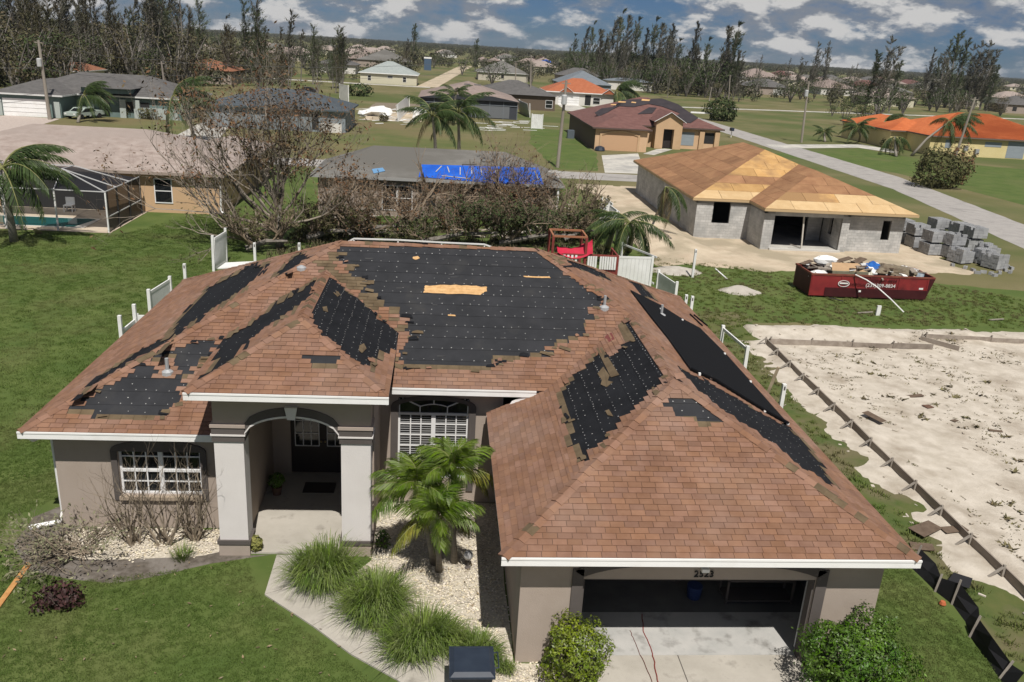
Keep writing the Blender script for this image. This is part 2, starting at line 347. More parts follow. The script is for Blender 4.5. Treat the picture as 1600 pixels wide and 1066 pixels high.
# ------------------------------------------------------------------ scatter (grass, pebbles): geometry nodes
HID = []
def hidden_mesh(name, mb, m, smooth=False):
    me = bpy.data.meshes.new(name); me.from_pydata(mb.v, [], mb.f); me.materials.append(m)
    if smooth: me.polygons.foreach_set('use_smooth', [True] * len(mb.f))
    o = bpy.data.objects.new(name, me); HID.append(o); return o
def scatter(name, pts, z, obj, dens, smin, smax, label, cat, seed=0, tilt=.15, jit=.25):
    o = patch(name, pts, z, M_lawn, jit, .5, seed=seed); o['kind'] = 'stuff'; o['label'] = label; o['category'] = cat
    g = bpy.data.node_groups.new(name, 'GeometryNodeTree')
    g.interface.new_socket('Geometry', in_out='INPUT', socket_type='NodeSocketGeometry'); g.interface.new_socket('Geometry', in_out='OUTPUT', socket_type='NodeSocketGeometry')
    N, L = g.nodes, g.links
    i, q = N.new('NodeGroupInput'), N.new('NodeGroupOutput'); d = N.new('GeometryNodeDistributePointsOnFaces'); d.inputs['Density'].default_value = dens; d.inputs['Seed'].default_value = seed
    oi = N.new('GeometryNodeObjectInfo'); oi.inputs['Object'].default_value = obj; oi.inputs['As Instance'].default_value = True
    ip = N.new('GeometryNodeInstanceOnPoints'); r = N.new('FunctionNodeRandomValue'); r.data_type = 'FLOAT_VECTOR'
    r.inputs[0].default_value = (-tilt, -tilt, 0); r.inputs[1].default_value = (tilt, tilt, 6.283)
    s = N.new('FunctionNodeRandomValue'); s.data_type = 'FLOAT'; s.inputs[2].default_value = smin; s.inputs[3].default_value = smax
    L.new(i.outputs[0], d.inputs['Mesh']); L.new(d.outputs['Points'], ip.inputs['Points']); L.new(oi.outputs['Geometry'], ip.inputs['Instance'])
    L.new(r.outputs[0], ip.inputs['Rotation']); L.new(s.outputs[1], ip.inputs['Scale']); L.new(ip.outputs[0], q.inputs[0])
    md = o.modifiers.new('scatter', 'NODES'); md.node_group = g
    return o
M_blade = mat('grass_blade', (.078, .130, .024), (.122, .174, .042), scale=.5, rough=.7, isl=.3, spec=.2, c3=(.165, .17, .065), s3=.32, lo3=.46, hi3=.75, transl=.25)
M_blade2 = mat('weed_blade', (.105, .165, .030), (.165, .185, .055), scale=.5, rough=.7, isl=.2, spec=.2, c3=(.17, .16, .07), s3=.3, transl=.3)
def tuft(n, r, h, w, rnd):
    mb = MB()
    for k in range(n):
        a = rnd.uniform(0, 6.28); b = rnd.uniform(0, 6.28); d = rnd.uniform(0, r); p = V((d * math.cos(a), d * math.sin(a), 0)); hh = h * rnd.uniform(.5, 1.1)
        t = V((math.cos(b), math.sin(b), 0)); s = V((-t.y, t.x, 0)) * w * .5; l = rnd.uniform(.2, .9) * hh
        m_ = p + t * l * .35 + V((0, 0, hh * .6)); e = p + t * l + V((0, 0, hh))
        mb.poly([p - s, p + s, m_ + s * .8, m_ - s * .8]); mb.poly([m_ - s * .8, m_ + s * .8, e])
    return mb
rg = random.Random(3)
T_lawn = hidden_mesh('grass_tuft', tuft(16, .085, .046, .009, rg), M_blade)
T_mid = hidden_mesh('grass_tuft', tuft(26, .26, .055, .022, rg), M_blade)
T_weed = hidden_mesh('weed_tuft', tuft(26, .32, .17, .03, rg), M_blade2)
scatter('lawn_grass', [(-12.8, 9), (-1.2, 9), (-1.0, 14.2), (-4.05, 17.3), (-4.6, 18.7), (-6.5, 18.1), (-8.5, 17.7), (-10.6, 18.6), (-11.2, 20.4), (-10.2, 21.8), (-10.2, 26), (-15.5, 26), (-14, 18)], .006, T_lawn, 210, .6, 1.15, 'short mown green grass of the front lawn', 'grass', 1, jit=.08)
scatter('side_grass', [(9.9, 9), (12.55, 9), (12.8, 17.5), (12.7, 24), (10.4, 24), (10.2, 15)], .006, T_lawn, 170, .65, 1.25, 'mown green grass strip beside the garage wall', 'grass', 2, jit=.05)
scatter('yard_grass', [(-36, 26), (-10.4, 26), (-10.4, 34.5), (-12.5, 62), (-17, 62), (-20, 53.8), (-40, 54), (-40, 40)], .006, T_mid, 27, .55, 1.15, 'wide mown green yard grass left of the damaged house', 'grass', 3)
scatter('lot_grass', [(13.3, 40), (15.3, 39.8), (34, 40.6), (38, 44), (30, 50), (22, 50.3), (13, 54.5), (11.5, 50)], .006, T_weed, 11, .35, .8, 'lush green weedy grass around the red dumpster', 'grass', 4)
scatter('fence_weeds', [(13.1, 16.5), (14.3, 17), (14.0, 24), (14.2, 30), (14.6, 36), (16.2, 39.5), (13.4, 41), (12.6, 38), (12.9, 28)], .006, T_weed, 7, .3, 1.0, 'dry weeds along the broken white fence line', 'weeds', 5)
scatter('silt_weeds', [(13.0, 9), (16, 9), (15.6, 15.2), (14.4, 16.6), (13.4, 16.4)], .006, T_weed, 8, .4, 1.0, 'brown dry weeds behind the black silt fence', 'weeds', 6)
pb = MB()
for k in range(9):
    a = rg.uniform(0, 6.28); d = rg.uniform(0, .13); c = V((d * math.cos(a), d * math.sin(a), .012)); sx, sy_2, sz = rg.uniform(.018, .035), rg.uniform(.014, .026), rg.uniform(.010, .018); t = rg.uniform(0, 3)
    n = len(pb.v)
    for q in ((1, 0, 0), (-1, 0, 0), (0, 1, 0), (0, -1, 0), (0, 0, 1), (.6, .6, .6), (-.6, .6, .5), (-.6, -.6, .6), (.6, -.6, .5)):
        x, y = q[0] * sx, q[1] * sy_2; pb.v.append((c.x + x * math.cos(t) - y * math.sin(t), c.y + x * math.sin(t) + y * math.cos(t), c.z + q[2] * sz))
    for f in ((4, 5, 6), (4, 6, 7), (4, 7, 8), (4, 8, 5), (0, 2, 5), (2, 6, 5), (2, 1, 6), (1, 7, 6), (1, 3, 7), (3, 8, 7), (3, 0, 8), (0, 5, 8)): pb.f.append(tuple(n + i for i in f)); pb.mi.append(0)
M_peb = mat('pebble_white', (.62, .57, .47), (.50, .43, .33), scale=9, rough=.8, isl=.4, sat=.3)
T_peb = hidden_mesh('pebbles', pb, M_peb)
scatter('white_pebbles', [(-1.45, 18.9), (-1.45, 21.5), (1.8, 21.5), (1.8, 14.9), (3.1, 14.8), (3.1, 11), (.6, 11), (.4, 14.4), (-1.2, 16.4), (-2.0, 17.7)], .01, T_peb, 55, .7, 1.25, 'white landscaping pebbles between walkway and garage wall', 'pebbles', 7, jit=.04)
scatter('bed_pebbles', [G(80, 866), G(100, 838), (-9.2, 20.05), (-5.4, 20.05), G(340, 862), G(300, 870), G(190, 872)], .014, T_peb, 50, .7, 1.4, 'white stones scattered in the bed under the bare shrubs', 'pebbles', 8, jit=.1)
# ================================================================== THE DAMAGED HOUSE
M_shing = mat('shingle', (.185, .098, .062), (.240, .136, .091), scale=1.6, rough=.95, bump=.5, bscale=90, isl=.14, sat=.06, c3=(.250, .165, .125), s3=.45, lo3=.5, hi3=.8)
M_lap = mat('shingle_headlap', (.100, .072, .042), (.145, .108, .066), scale=2.5, rough=.95, bump=.4, bscale=60, isl=.12)
M_felt2 = mat('dark_felt', (.010, .0108, .013), (.015, .016, .019), scale=1.4, rough=.85, bump=.4, bscale=4, isl=.08, spec=.12)  # darker felt tone, laid on every slope but the front-facing ones
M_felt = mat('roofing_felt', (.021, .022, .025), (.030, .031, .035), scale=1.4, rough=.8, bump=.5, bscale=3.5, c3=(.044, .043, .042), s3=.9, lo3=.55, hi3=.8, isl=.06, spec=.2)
M_capn = mat('nail_cap_white', (.50, .50, .49), (.28, .28, .28), scale=3, rough=.6)
M_osb = mat('osb_board', (.46, .27, .115), (.58, .37, .18), scale=9, rough=.9, bump=.3, isl=.12)
M_solar = mat('solar_mat_black', (.006, .0065, .008), rough=.8, spec=.12, bump=.1)
M_white = mat('white_paint', (.80, .80, .79), (.66, .64, .60), scale=1.1, lo=.5, hi=.85, rough=.55, spec=.4)
M_taupe = mat('taupe_stucco', (.345, .288, .243), (.375, .315, .268), c3=(.30, .245, .20), s3=.9, lo3=.55, hi3=.85, scale=1.8, rough=.95, bump=.35, bscale=55)
M_lgray = mat('light_gray_stucco', (.62, .59, .57), (.66, .63, .61), scale=1.2, rough=.95, bump=.3, bscale=55)
M_dark = mat('dark_trim_stucco', (.090, .078, .072), (.105, .092, .086), scale=1.2, rough=.95, bump=.3, bscale=55)
M_glass = mat('window_glass', (.012, .014, .016), rough=.06, spec=.6)
M_alum = mat('white_window_frame', (.72, .72, .72), rough=.45, spec=.4)
M_door = mat('dark_door', (.035, .028, .026), rough=.5)
M_soff = mat('soffit_white', (.60, .60, .59), rough=.7)
M_int = mat('garage_wall', (.10, .10, .10), (.07, .07, .07), scale=1, rough=.9)  # wall colour kept dark to carry the shade inside the garage
M_metal = mat('vent_metal', (.42, .43, .44), rough=.45, metal=.3)
house = thing('damaged_house', 'taupe stucco house in front with brown shingles torn off to black felt, numbered 2523', 'house', (0, 20, 0))
SL = .49; LN = math.sqrt(1 + SL * SL)
class Plane:
    def __init__(s, o, u, h):
        s.o = V(o); s.u = V(u); s.h = V(h); s.v = (V(h) + V((0, 0, SL))) / LN; s.n = s.u.cross(s.v).normalized()
    def uv(s, x, y):
        d = V((x, y, 0)) - V((s.o.x, s.o.y, 0)); return (d.dot(s.u), d.dot(s.h) * LN)
    def at(s, a, b, h=0): return s.o + s.u * a + s.v * b + s.n * h
    def px(s, x, y):
        p = OnPlane(x, y, s.o, s.n); d = p - s.o; return (d.dot(s.u), d.dot(s.v))
def clip(P, C):
    """clip polygon P by convex polygon C (both 2D, C counter-clockwise)"""
    for i in range(len(C)):
        a, b = C[i], C[(i + 1) % len(C)]; out = []
        f = lambda p: (b[0] - a[0]) * (p[1] - a[1]) - (b[1] - a[1]) * (p[0] - a[0])
        for k in range(len(P)):
            p, q = P[k], P[(k + 1) % len(P)]; fp, fq = f(p), f(q)
            if fp >= 0: out.append(p)
            if (fp > 0 and fq < 0) or (fp < 0 and fq > 0):
                t = fp / (fp - fq); out.append((p[0] + t * (q[0] - p[0]), p[1] + t * (q[1] - p[1])))
        P = out
        if len(P) < 3: return []
    return P
def area(P): return .5 * sum(P[i][0] * P[(i + 1) % len(P)][1] - P[i][1] * P[(i + 1) % len(P)][0] for i in range(len(P)))
E0 = 2.98
pF = Plane((-10.17, 19.65, E0), (1, 0, 0), (0, 1, 0)); pL = Plane((-10.17, 33.7, E0), (0, -1, 0), (1, 0, 0)); pR = Plane((10.17, 14.4, E0), (0, 1, 0), (-1, 0, 0))
pGF = Plane((1.43, 14.4, E0), (1, 0, 0), (0, 1, 0)); pGL = Plane((1.43, 24.4, E0), (0, -1, 0), (1, 0, 0))
pPF = Plane((-5.75, 18.4, 4.66), (1, 0, 0), (0, 1, 0)); pPL = Plane((-5.75, 25.6, 4.66), (0, -1, 0), (1, 0, 0)); pPR = Plane((-1.1, 18.4, 4.66), (0, 1, 0), (-1, 0, 0))
pB = Plane((10.17, 33.7, E0), (-1, 0, 0), (0, -1, 0))
miss_main = [(535, 385), (700, 388), (851, 395), (866, 410), (878, 421), (902, 445), (925, 458), (946, 465), (929, 475), (926, 492), (919, 516), (902, 532), (858, 546), (848, 560), (780, 563), (764, 581), (700, 580), (642, 579), (618, 574), (622, 556), (640, 532), (639, 509), (625, 492), (591, 472), (571, 455), (558, 435), (541, 414), (531, 397)]
miss_lw = [(108, 644), (169, 600), (209, 576), (233, 570), (257, 549), (297, 536), (345, 530), (330, 555), (311, 576), (290, 593), (284, 624), (257, 640), (236, 657), (169, 657)]
keep_lw = [(262 + 27 * math.cos(t), 577 + 15 * math.sin(t)) for t in [k * .5236 for k in range(12)]]
brown_main = [(478, 412), (532, 390), (548, 420), (575, 440), (640, 512), (632, 524), (515, 430)]
miss_L = [[(419, 411), (395, 413), (324, 448), (304, 472), (270, 509), (262, 526), (203, 556), (155, 588), (133, 607), (140, 609), (162, 594), (203, 566), (257, 541), (287, 514), (317, 494), (355, 470), (385, 450), (412, 423)], [(469, 392), (449, 409), (426, 431), (437, 435), (459, 420), (485, 402)]]
miss_PL = [[(496, 433), (473, 449), (425, 473), (415, 490), (361, 520), (341, 541), (331, 568), (312, 592), (322, 590), (340, 577), (368, 565), (371, 551), (419, 511), (449, 491), (478, 470)]]
miss_PF = [[(486, 556), (523, 558), (541, 572), (540, 579), (500, 577), (490, 570)]]
miss_PR = [[(512, 430), (566, 470), (600, 505), (632, 520), (626, 545), (600, 556), (583, 582), (547, 556), (497, 516), (485, 492)]]
miss_GL = [[(866, 616), (915, 570), (932, 549), (955, 557), (985, 534), (968, 506), (982, 498), (1000, 525), (1037, 590), (1005, 624), (971, 654), (934, 695), (911, 722), (887, 697), (880, 655)]]
miss_GF = [[(1038, 620), (1090, 621), (1133, 644), (1138, 664), (1093, 666), (1071, 657), (1052, 641)]]
miss_R = [[(1015, 519), (1049, 563), (1076, 583), (1117, 603), (1191, 647), (1231, 667), (1268, 700), (1308, 762), (1280, 748), (1240, 722), (1209, 694), (1155, 660), (1099, 619), (1071, 591), (1046, 560)], [(875, 399), (928, 420), (963, 442), (941, 436), (897, 419)], [(982, 440), (1002, 444), (1030, 472), (1005, 466)]]
# plane, convex plan outlines, missing areas, areas kept, brown areas
ROOF = [('front', pF, [[(-10.17, 19.65), (-5.5, 19.65), (-5.5, 24.32)], [(-1.15, 21.2), (2.98, 21.2), (5.8, 24.03), (3.14, 26.68), (-1.15, 26.68)], [(-5.5, 22.7), (-1.15, 22.7), (-1.15, 26.68), (-3.14, 26.68), (-5.5, 24.32)]], [miss_main, miss_lw], [keep_lw], [brown_main]),
        ('left', pL, [[(-10.17, 33.7), (-10.17, 19.65), (-3.14, 26.68)]], miss_L, [], []),
        ('right', pR, [[(10.17, 14.4), (10.17, 24.03), (5.8, 24.03), (5.8, 18.77)], [(10.17, 24.03), (10.17, 33.7), (3.14, 26.68), (5.8, 24.03)]], miss_R, [], []),
        ('gfront', pGF, [[(1.43, 14.4), (10.17, 14.4), (5.8, 18.77)]], miss_GF, [], []),
        ('gleft', pGL, [[(1.43, 21.35), (1.43, 14.4), (3.02, 15.99), (3.02, 21.35)], [(3.02, 21.35), (3.02, 15.99), (5.8, 18.77), (5.8, 24.2)]], miss_GL, [], []),
        ('pfront', pPF, [[(-5.75, 18.4), (-1.1, 18.4), (-3.425, 20.725)]], miss_PF, [], []),
        ('pleft', pPL, [[(-5.75, 23.2), (-5.75, 18.4), (-3.425, 20.725), (-3.425, 25.45)]], miss_PL, [], []),
        ('pright', pPR, [[(-1.1, 18.4), (-1.1, 23.2), (-3.425, 25.45), (-3.425, 20.725)]], miss_PR, [], []),
        ('back', pB, [[(10.17, 33.7), (-10.17, 33.7), (-3.14, 26.68), (3.14, 26.68)]], [], [], [])]
mb = MB()
for nm, P, outs, *_ in ROOF:
    for o in outs:
        q = [P.at(*P.uv(x, y)) for x, y in o]; mb.poly(q); mb.poly([p - V((0, 0, .03)) for p in q][::-1])
roof = mb.build('roof', M_felt, house)
EX, TW = .143, .305
rr = random.Random(11); full = []; mbS = MB(); mbH = MB(); mbN = MB(); felts = []
def skirt(mb, P, pts, hs):
    top = [P.at(a, b, h) for (a, b), h in zip(pts, hs)]; mb.poly(top)
    for k in range(len(top)):
        p, q = top[k], top[(k + 1) % len(top)]
        mb.poly([p - P.n * .014, q - P.n * .014, q, p])
for nm, P, outs, miss, keep, brown in ROOF:
    UV = [[P.uv(x, y) for x, y in o] for o in outs]
    UV = [u if area(u) > 0 else u[::-1] for u in UV]
    u0 = min(p[0] for u in UV for p in u); u1 = max(p[0] for u in UV for p in u); v1 = max(p[1] for u in UV for p in u)
    def gone(a, b):
        x, y = Px(P.at(a, b)); return any(inpoly(x, y, m) for m in miss) and not any(inpoly(x, y, k) for k in keep)
    def isbrown(a, b):
        x, y = Px(P.at(a, b)); return any(inpoly(x, y, m) for m in brown)
    nv = int(v1 / EX) + 1; side = nm in ('left', 'pleft')
    for j in range(nv):
        off = rr.uniform(0, TW); jit = rr.uniform(-.004, .004)
        i0 = int((u0 - off) / TW) - 1
        for i in range(i0, int((u1 - off) / TW) + 2):
            a0 = off + i * TW + .004; a1 = a0 + TW - .008; b0 = j * EX - .006 + jit; b1 = b0 + EX + .02
            w = rr.uniform(.0, .006)
            ac, bc = (a0 + a1) / 2, j * EX + EX / 2
            if miss and gone(ac + rr.uniform(-.1, .1), bc): continue
            br = brown and isbrown(ac, bc) and rr.random() < .62
            for U in UV:
                C = clip([(a0, b0), (a1, b0), (a1, b1), (a0, b1)], U)
                if len(C) < 3 or area(C) < .002: continue
                hs = [.030 + w - .016 * (b - b0) / (b1 - b0) for a, b in C]
                if len(C) == 4 and area(C) > .98 * (a1 - a0) * (b1 - b0) and not br and nm == 'gfront': full.append((-j, P, a0, b0, w))
                else: skirt(mbH if br else mbS, P, C, hs)
            # the covered upper half of the shingle shows where the next course has gone
            if miss and j > 0 and gone(ac, bc + EX) and not gone(ac, bc):
                for U in UV:
                    C = clip([(a0 - .01, b1 - .015), (a1 + .01, b1 - .015), (a1 + .01, b1 + .155), (a0 - .01, b1 + .155)], U)
                    if len(C) >= 3: skirt(mbH, P, C, [.017] * len(C))
    if not miss: continue
    FE = .46
    for j in range(int(v1 / FE) + 1):
        for U in UV:
            C = clip([(u0 - .1, j * FE), (u1 + .1, j * FE), (u1 + .1, j * FE + FE + .05), (u0 - .1, j * FE + FE + .05)], U)
            if len(C) < 3: continue
            felts.append((P, nm, C, [.012 - .008 * (b - j * FE) / FE for a, b in C]))
        rows = [(.05, .29)] + ([(.24, .58)] if rr.random() < .6 else [])
        if nm in ('gleft', 'pright'): rows = [(.05, .17), (.25, .33)]
        if nm == 'left' or nm == 'pleft': rows = [(.2, .5)]
        for dv, stp in rows:
            a = u0
            while a < u1:
                a += stp * rr.uniform(.72, 1.25); b = j * FE + dv + rr.uniform(-.02, .02)
                if rr.random() < .07 or not gone(a, b): continue
                ok = any(len(clip([(a - .03, b - .03), (a + .03, b - .03), (a + .03, b + .03), (a - .03, b + .03)], U)) == 4 for U in UV)
                if not ok: continue
                r_ = rr.uniform(.010, .017)
                mbN.poly([P.at(a + r_ * math.cos(t), b + r_ * math.sin(t), .016) for t in [k * math.pi / 3 for k in range(6)]])
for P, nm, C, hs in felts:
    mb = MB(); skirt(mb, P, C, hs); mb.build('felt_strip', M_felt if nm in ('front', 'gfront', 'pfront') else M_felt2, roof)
full.sort(key=lambda t: t[0], reverse=True)
tab = MB(); h0, h1, w_, l_ = .030, .014, TW - .008, EX + .02
tab.v = [(0, 0, h0), (w_, 0, h0), (w_, l_, h1), (0, l_, h1), (0, 0, .008), (w_, 0, .008), (w_, l_, .008), (0, l_, .008)]
tab.f = [(0, 1, 2, 3), (4, 5, 1, 0), (5, 6, 2, 1), (7, 4, 0, 3)]
tm = bpy.data.meshes.new('shingle'); tm.from_pydata(tab.v, [], tab.f); tm.materials.append(M_shing)
for k, (_, P, a0, b0, w) in enumerate(full):
    if k < 300: inst('shingle', tm, roof, P.at(a0, b0, w), Matrix((P.u, P.v, P.n)).transposed())
    else: skirt(mbS, P, [(a0, b0), (a0 + w_, b0), (a0 + w_, b0 + l_), (a0, b0 + l_)], [h0 + w, h0 + w, h1 + w, h1 + w])
mbS.build('shingle_courses', M_shing, roof, kind='stuff')
mbH.build('shingle_headlaps', M_lap, roof, kind='stuff')
mbN.build('nail_caps', M_capn, roof, kind='stuff')
# ridge and hip caps
def caps(A, B, nA, nB, skip=.1, dark=.08, sub=.25, lift=.03):
    A, B = V(A), V(B); d = (B - A).normalized(); L_ = (B - A).length
    sA = nA.cross(d).normalized(); sB = nB.cross(d).normalized()
    if sA.dot(nB) > 0: sA = -sA
    if sB.dot(nA) > 0: sB = -sB
    # each side must run down its own slope
    if sA.z > 0: sA = -sA
    if sB.z > 0: sB = -sB
    up = (nA + nB).normalized(); me = []
    mb = MB(); hw = .155; ln = sub + .07
    c0, c1 = up * .038, up * .022 + d * ln
    mb.poly([sA * hw + c0, c0 + up * .008, c1 + up * .006, sA * hw + c1]); mb.poly([c0 + up * .008, sB * hw + c0, sB * hw + c1, c1 + up * .006])
    mb.poly([sA * hw, V((0, 0, 0)), c0 + up * .008, sA * hw + c0]); mb.poly([V((0, 0, 0)), sB * hw, sB * hw + c0, c0 + up * .008])
    m1 = bpy.data.meshes.new('ridge_cap'); m1.from_pydata(mb.v, [], mb.f); m1.materials.append(M_shing)
    m2 = m1.copy(); m2.materials.clear(); m2.materials.append(M_lap)
    t = 0.02
    while t + ln < L_ + .1:
        if rr.random() > skip: inst('ridge_cap', m2 if rr.random() < dark else m1, roof, A + d * t + up * (lift - .03 + rr.uniform(0, .012)), Matrix.Rotation(rr.uniform(-.05, .05), 3, up))
        t += sub
zr, zg, zp = pF.at(*pF.uv(0, 26.68)).z, pGF.at(*pGF.uv(5.8, 18.77)).z, pPF.at(*pPF.uv(-3.425, 20.725)).z
caps((1.43, 14.4, E0), (5.8, 18.77, zg), pGF.n, pGL.n, 0, .04)
caps((10.17, 14.4, E0), (5.8, 18.77, zg), pGF.n, pR.n, .05, .18)
caps((5.8, 18.77, zg), (5.8, 24.03, zg), pGL.n, pR.n, .06, .15)
caps((5.8, 24.03, zg), (3.14, 26.68, zr), pF.n, pR.n, .0, .05)
caps((-3.14, 26.68, zr), (3.14, 26.68, zr), pF.n, pB.n, .12, .12)
caps((-10.17, 19.65, E0), (-3.14, 26.68, zr), pF.n, pL.n, .03, .12)
caps((10.17, 33.7, E0), (3.14, 26.68, zr), pB.n, pR.n, .03, .1)
caps((-10.17, 33.7, E0), (-3.14, 26.68, zr), pB.n, pL.n, .03, .1)
caps((-5.75, 18.4, 4.66), (-3.425, 20.725, zp), pPF.n, pPL.n, .02, .22)
caps((-1.1, 18.4, 4.66), (-3.425, 20.725, zp), pPF.n, pPR.n, .28, .12)
caps((-3.425, 20.725, zp), (-3.425, 25.4, zp), pPL.n, pPR.n, .05, .35, sub=.2)
# bare sheathing, loose shingles, torn felt edges
def on(P, pts, h): return [P.at(*P.px(*p), h) for p in pts]
def jag(pts, amp, n):
    out = []
    for i in range(len(pts)):
        a, b = pts[i], pts[(i + 1) % len(pts)]
        for k in range(n):
            t = k / n; out.append((a[0] + (b[0] - a[0]) * t + rr.uniform(-amp, amp), a[1] + (b[1] - a[1]) * t + rr.uniform(-amp * .6, amp * .6)))
    return out
def flatpiece(name, P, pts, h, m, th=.008):
    q = on(P, pts, h); mb = MB(); tri = tessellate_polygon([q])
    for t in tri: mb.poly([q[i] for i in t])
    for k in range(len(q)): mb.poly([q[k] - P.n * th, q[(k + 1) % len(q)] - P.n * th, q[(k + 1) % len(q)], q[k]])
    return mb.build(name, m, roof)
flatpiece('bare_sheathing', pF, jag([(664, 447), (712, 446), (760, 449), (761, 456), (750, 461), (700, 460), (662, 458)], 1.3, 6), .02, M_osb)
flatpiece('bare_sheathing', pF, jag([(645, 402), (653, 401), (656, 404), (650, 407), (645, 405)], .5, 2), .02, M_osb)
flatpiece('bare_sheathing', pF, jag([(818, 432), (858, 433), (860, 435), (835, 435), (818, 433.5)], .5, 4), .02, M_osb)
flatpiece('bare_sheathing', pF, jag([(700, 492), (711, 493), (712, 495), (700, 494)], .4, 2), .02, M_osb)
def loose(P, pts, m=None, h=.03): flatpiece('loose_shingle', P, pts, h, m or M_lap)
loose(pGL, [(932, 545), (941, 544), (968, 587), (955, 591)]); loose(pGL, [(963, 504), (972, 502), (986, 533), (977, 536)], M_lap)
loose(pGL, [(934, 585), (943, 574), (953, 588), (950, 596), (958, 598), (948, 606), (939, 602), (941, 595)], M_lap, .025)
loose(pGL, [(946, 643), (952, 641), (959, 652), (950, 650)], M_lap, .025)
loose(pPR, [(561, 541), (568, 538), (572, 546), (565, 553), (560, 549)]); loose(pPR, [(520, 458), (530, 462), (527, 465)]); loose(pPR, [(503, 481), (510, 480), (512, 489), (505, 487)]); loose(pPR, [(524, 456), (528, 457), (532, 463), (526, 462)])
loose(pGF, [(1052, 586), (1066, 584), (1072, 592), (1056, 595)], M_shing, .05)
loose(pGL, [(944, 526), (956, 521), (961, 531), (950, 537)], mat('red_shingle', (.16, .05, .045), rough=.9))
for k in range(16):
    x, y = rr.uniform(560, 900), rr.uniform(400, 560)
    if inpoly(x, y, miss_main): loose(pF, [(x, y), (x + rr.uniform(6, 15), y + .5), (x + 9, y + rr.uniform(1.5, 2.6)), (x, y + 1.8)], mat('torn_felt_grey', (.050, .050, .052), rough=.9), .018)
# lifted torn shingle flaps along the windward left slopes
for P, poly in ((pL, miss_L[0]), (pPL, miss_PL[0]), (pL, miss_L[1])):
    n = 0
    while n < (46 if poly is not miss_L[1] else 10):
        i = rr.randrange(len(poly)); a, b = poly[i], poly[(i + 1) % len(poly)]; t = rr.random(); x = a[0] + (b[0] - a[0]) * t; y = a[1] + (b[1] - a[1]) * t
        if poly is miss_PL[0] and y > 545: n += 1; continue
        u, v = P.px(x, y); u += rr.uniform(-.1, .1); w_f, l_f = rr.uniform(.25, .9), rr.uniform(.10, .24); z1 = rr.uniform(.01, .05)
        if poly is miss_L[1]: w_f, z1 = rr.uniform(.2, .4), .012
        mb = MB(); mb.poly([P.at(u, v, .03 + z1), P.at(u + w_f, v + rr.uniform(-.08, .08), .02 + z1 * rr.uniform(.2, 1)), P.at(u + w_f, v + l_f, .025), P.at(u + rr.uniform(-.06, .06), v + l_f, .025)])
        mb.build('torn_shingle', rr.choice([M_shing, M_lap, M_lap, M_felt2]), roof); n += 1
for poly, P, cnt in ((miss_main, pF, 60), (miss_lw, pF, 24), (miss_GL[0], pGL, 26), (miss_PR[0], pPR, 12)):
    for _ in range(cnt):
        i = rr.randrange(len(poly)); a, b = poly[i], poly[(i + 1) % len(poly)]; t = rr.random(); x = a[0] + (b[0] - a[0]) * t; y = a[1] + (b[1] - a[1]) * t
        if P is pF and y < 395: continue
        u, v = P.px(x, y); u += rr.uniform(-.15, .15); v += rr.uniform(-.12, .12); w_f, l_f, an, z1 = rr.uniform(.12, .38), rr.uniform(.06, .17), rr.gauss(0, .22), rr.uniform(.0, .03); ca, sa = math.cos(an), math.sin(an)
        q = [(0, 0), (w_f, rr.uniform(-.02, .02)), (w_f * rr.uniform(.8, 1), l_f), (w_f * rr.uniform(.3, .6), l_f * rr.uniform(.7, 1.3)), (rr.uniform(-.02, .04), l_f * rr.uniform(.6, 1))]
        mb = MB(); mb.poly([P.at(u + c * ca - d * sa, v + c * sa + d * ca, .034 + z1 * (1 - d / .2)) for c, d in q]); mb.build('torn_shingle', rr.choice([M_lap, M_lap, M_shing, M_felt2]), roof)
# solar pool mat, clipped down on the right slope
mb = MB(); q = on(pR, [(984, 456), (1030, 479), (1060, 498), (1092, 515), (1130, 553), (1171, 599), (1229, 665), (1190, 643), (1117, 598), (1077, 580), (1042, 531), (1012, 493)], .075)
for t in tessellate_polygon([q]): mb.poly([q[i] for i in t])
for k in range(len(q)): mb.poly([q[k] - pR.n * .06, q[(k + 1) % len(q)] - pR.n * .06, q[(k + 1) % len(q)], q[k]])
solar = mb.build('solar_mat', M_solar, house)
mb = MB(); mb.tube(on(pR, [(1077, 581), (1117, 599), (1190, 644), (1229, 666)], .11), .03, 6); mb.tube(on(pR, [(1077, 493), (1096, 511)], .06), .03, 5); mb.tube(on(pR, [(1083, 494), (1104, 511)], .06), .03, 5); mb.build('header_pipe', M_solar, solar)
for p in [(1030, 486), (1108, 594), (1192, 645), (1228, 665), (1090, 588), (1170, 600), (1064, 503), (1130, 556)]:
    c = pR.at(*pR.px(*p), .1); mb = MB(); mb.box(c.x - .03, c.y - .03, c.z - .06, c.x + .03, c.y + .03, c.z + .01); mb.build('clip', M_white, solar)
for P, p, h, r_ in ((pF, (262, 583), .42, .05), (pF, (944, 482), .4, .045), (pR, (1033, 494), .4, .045), (pF, (471, 420), .1, .04)):
    c = P.at(*P.px(*p)); mb = MB(); mb.tube([c, c + V((0, 0, h))], r_, 8); mb.lathe((c.x, c.y, c.z - .05), [(.16, 0), (.15, .1), (r_, .16)], 8); mb.build('vent_pipe', M_metal, roof)
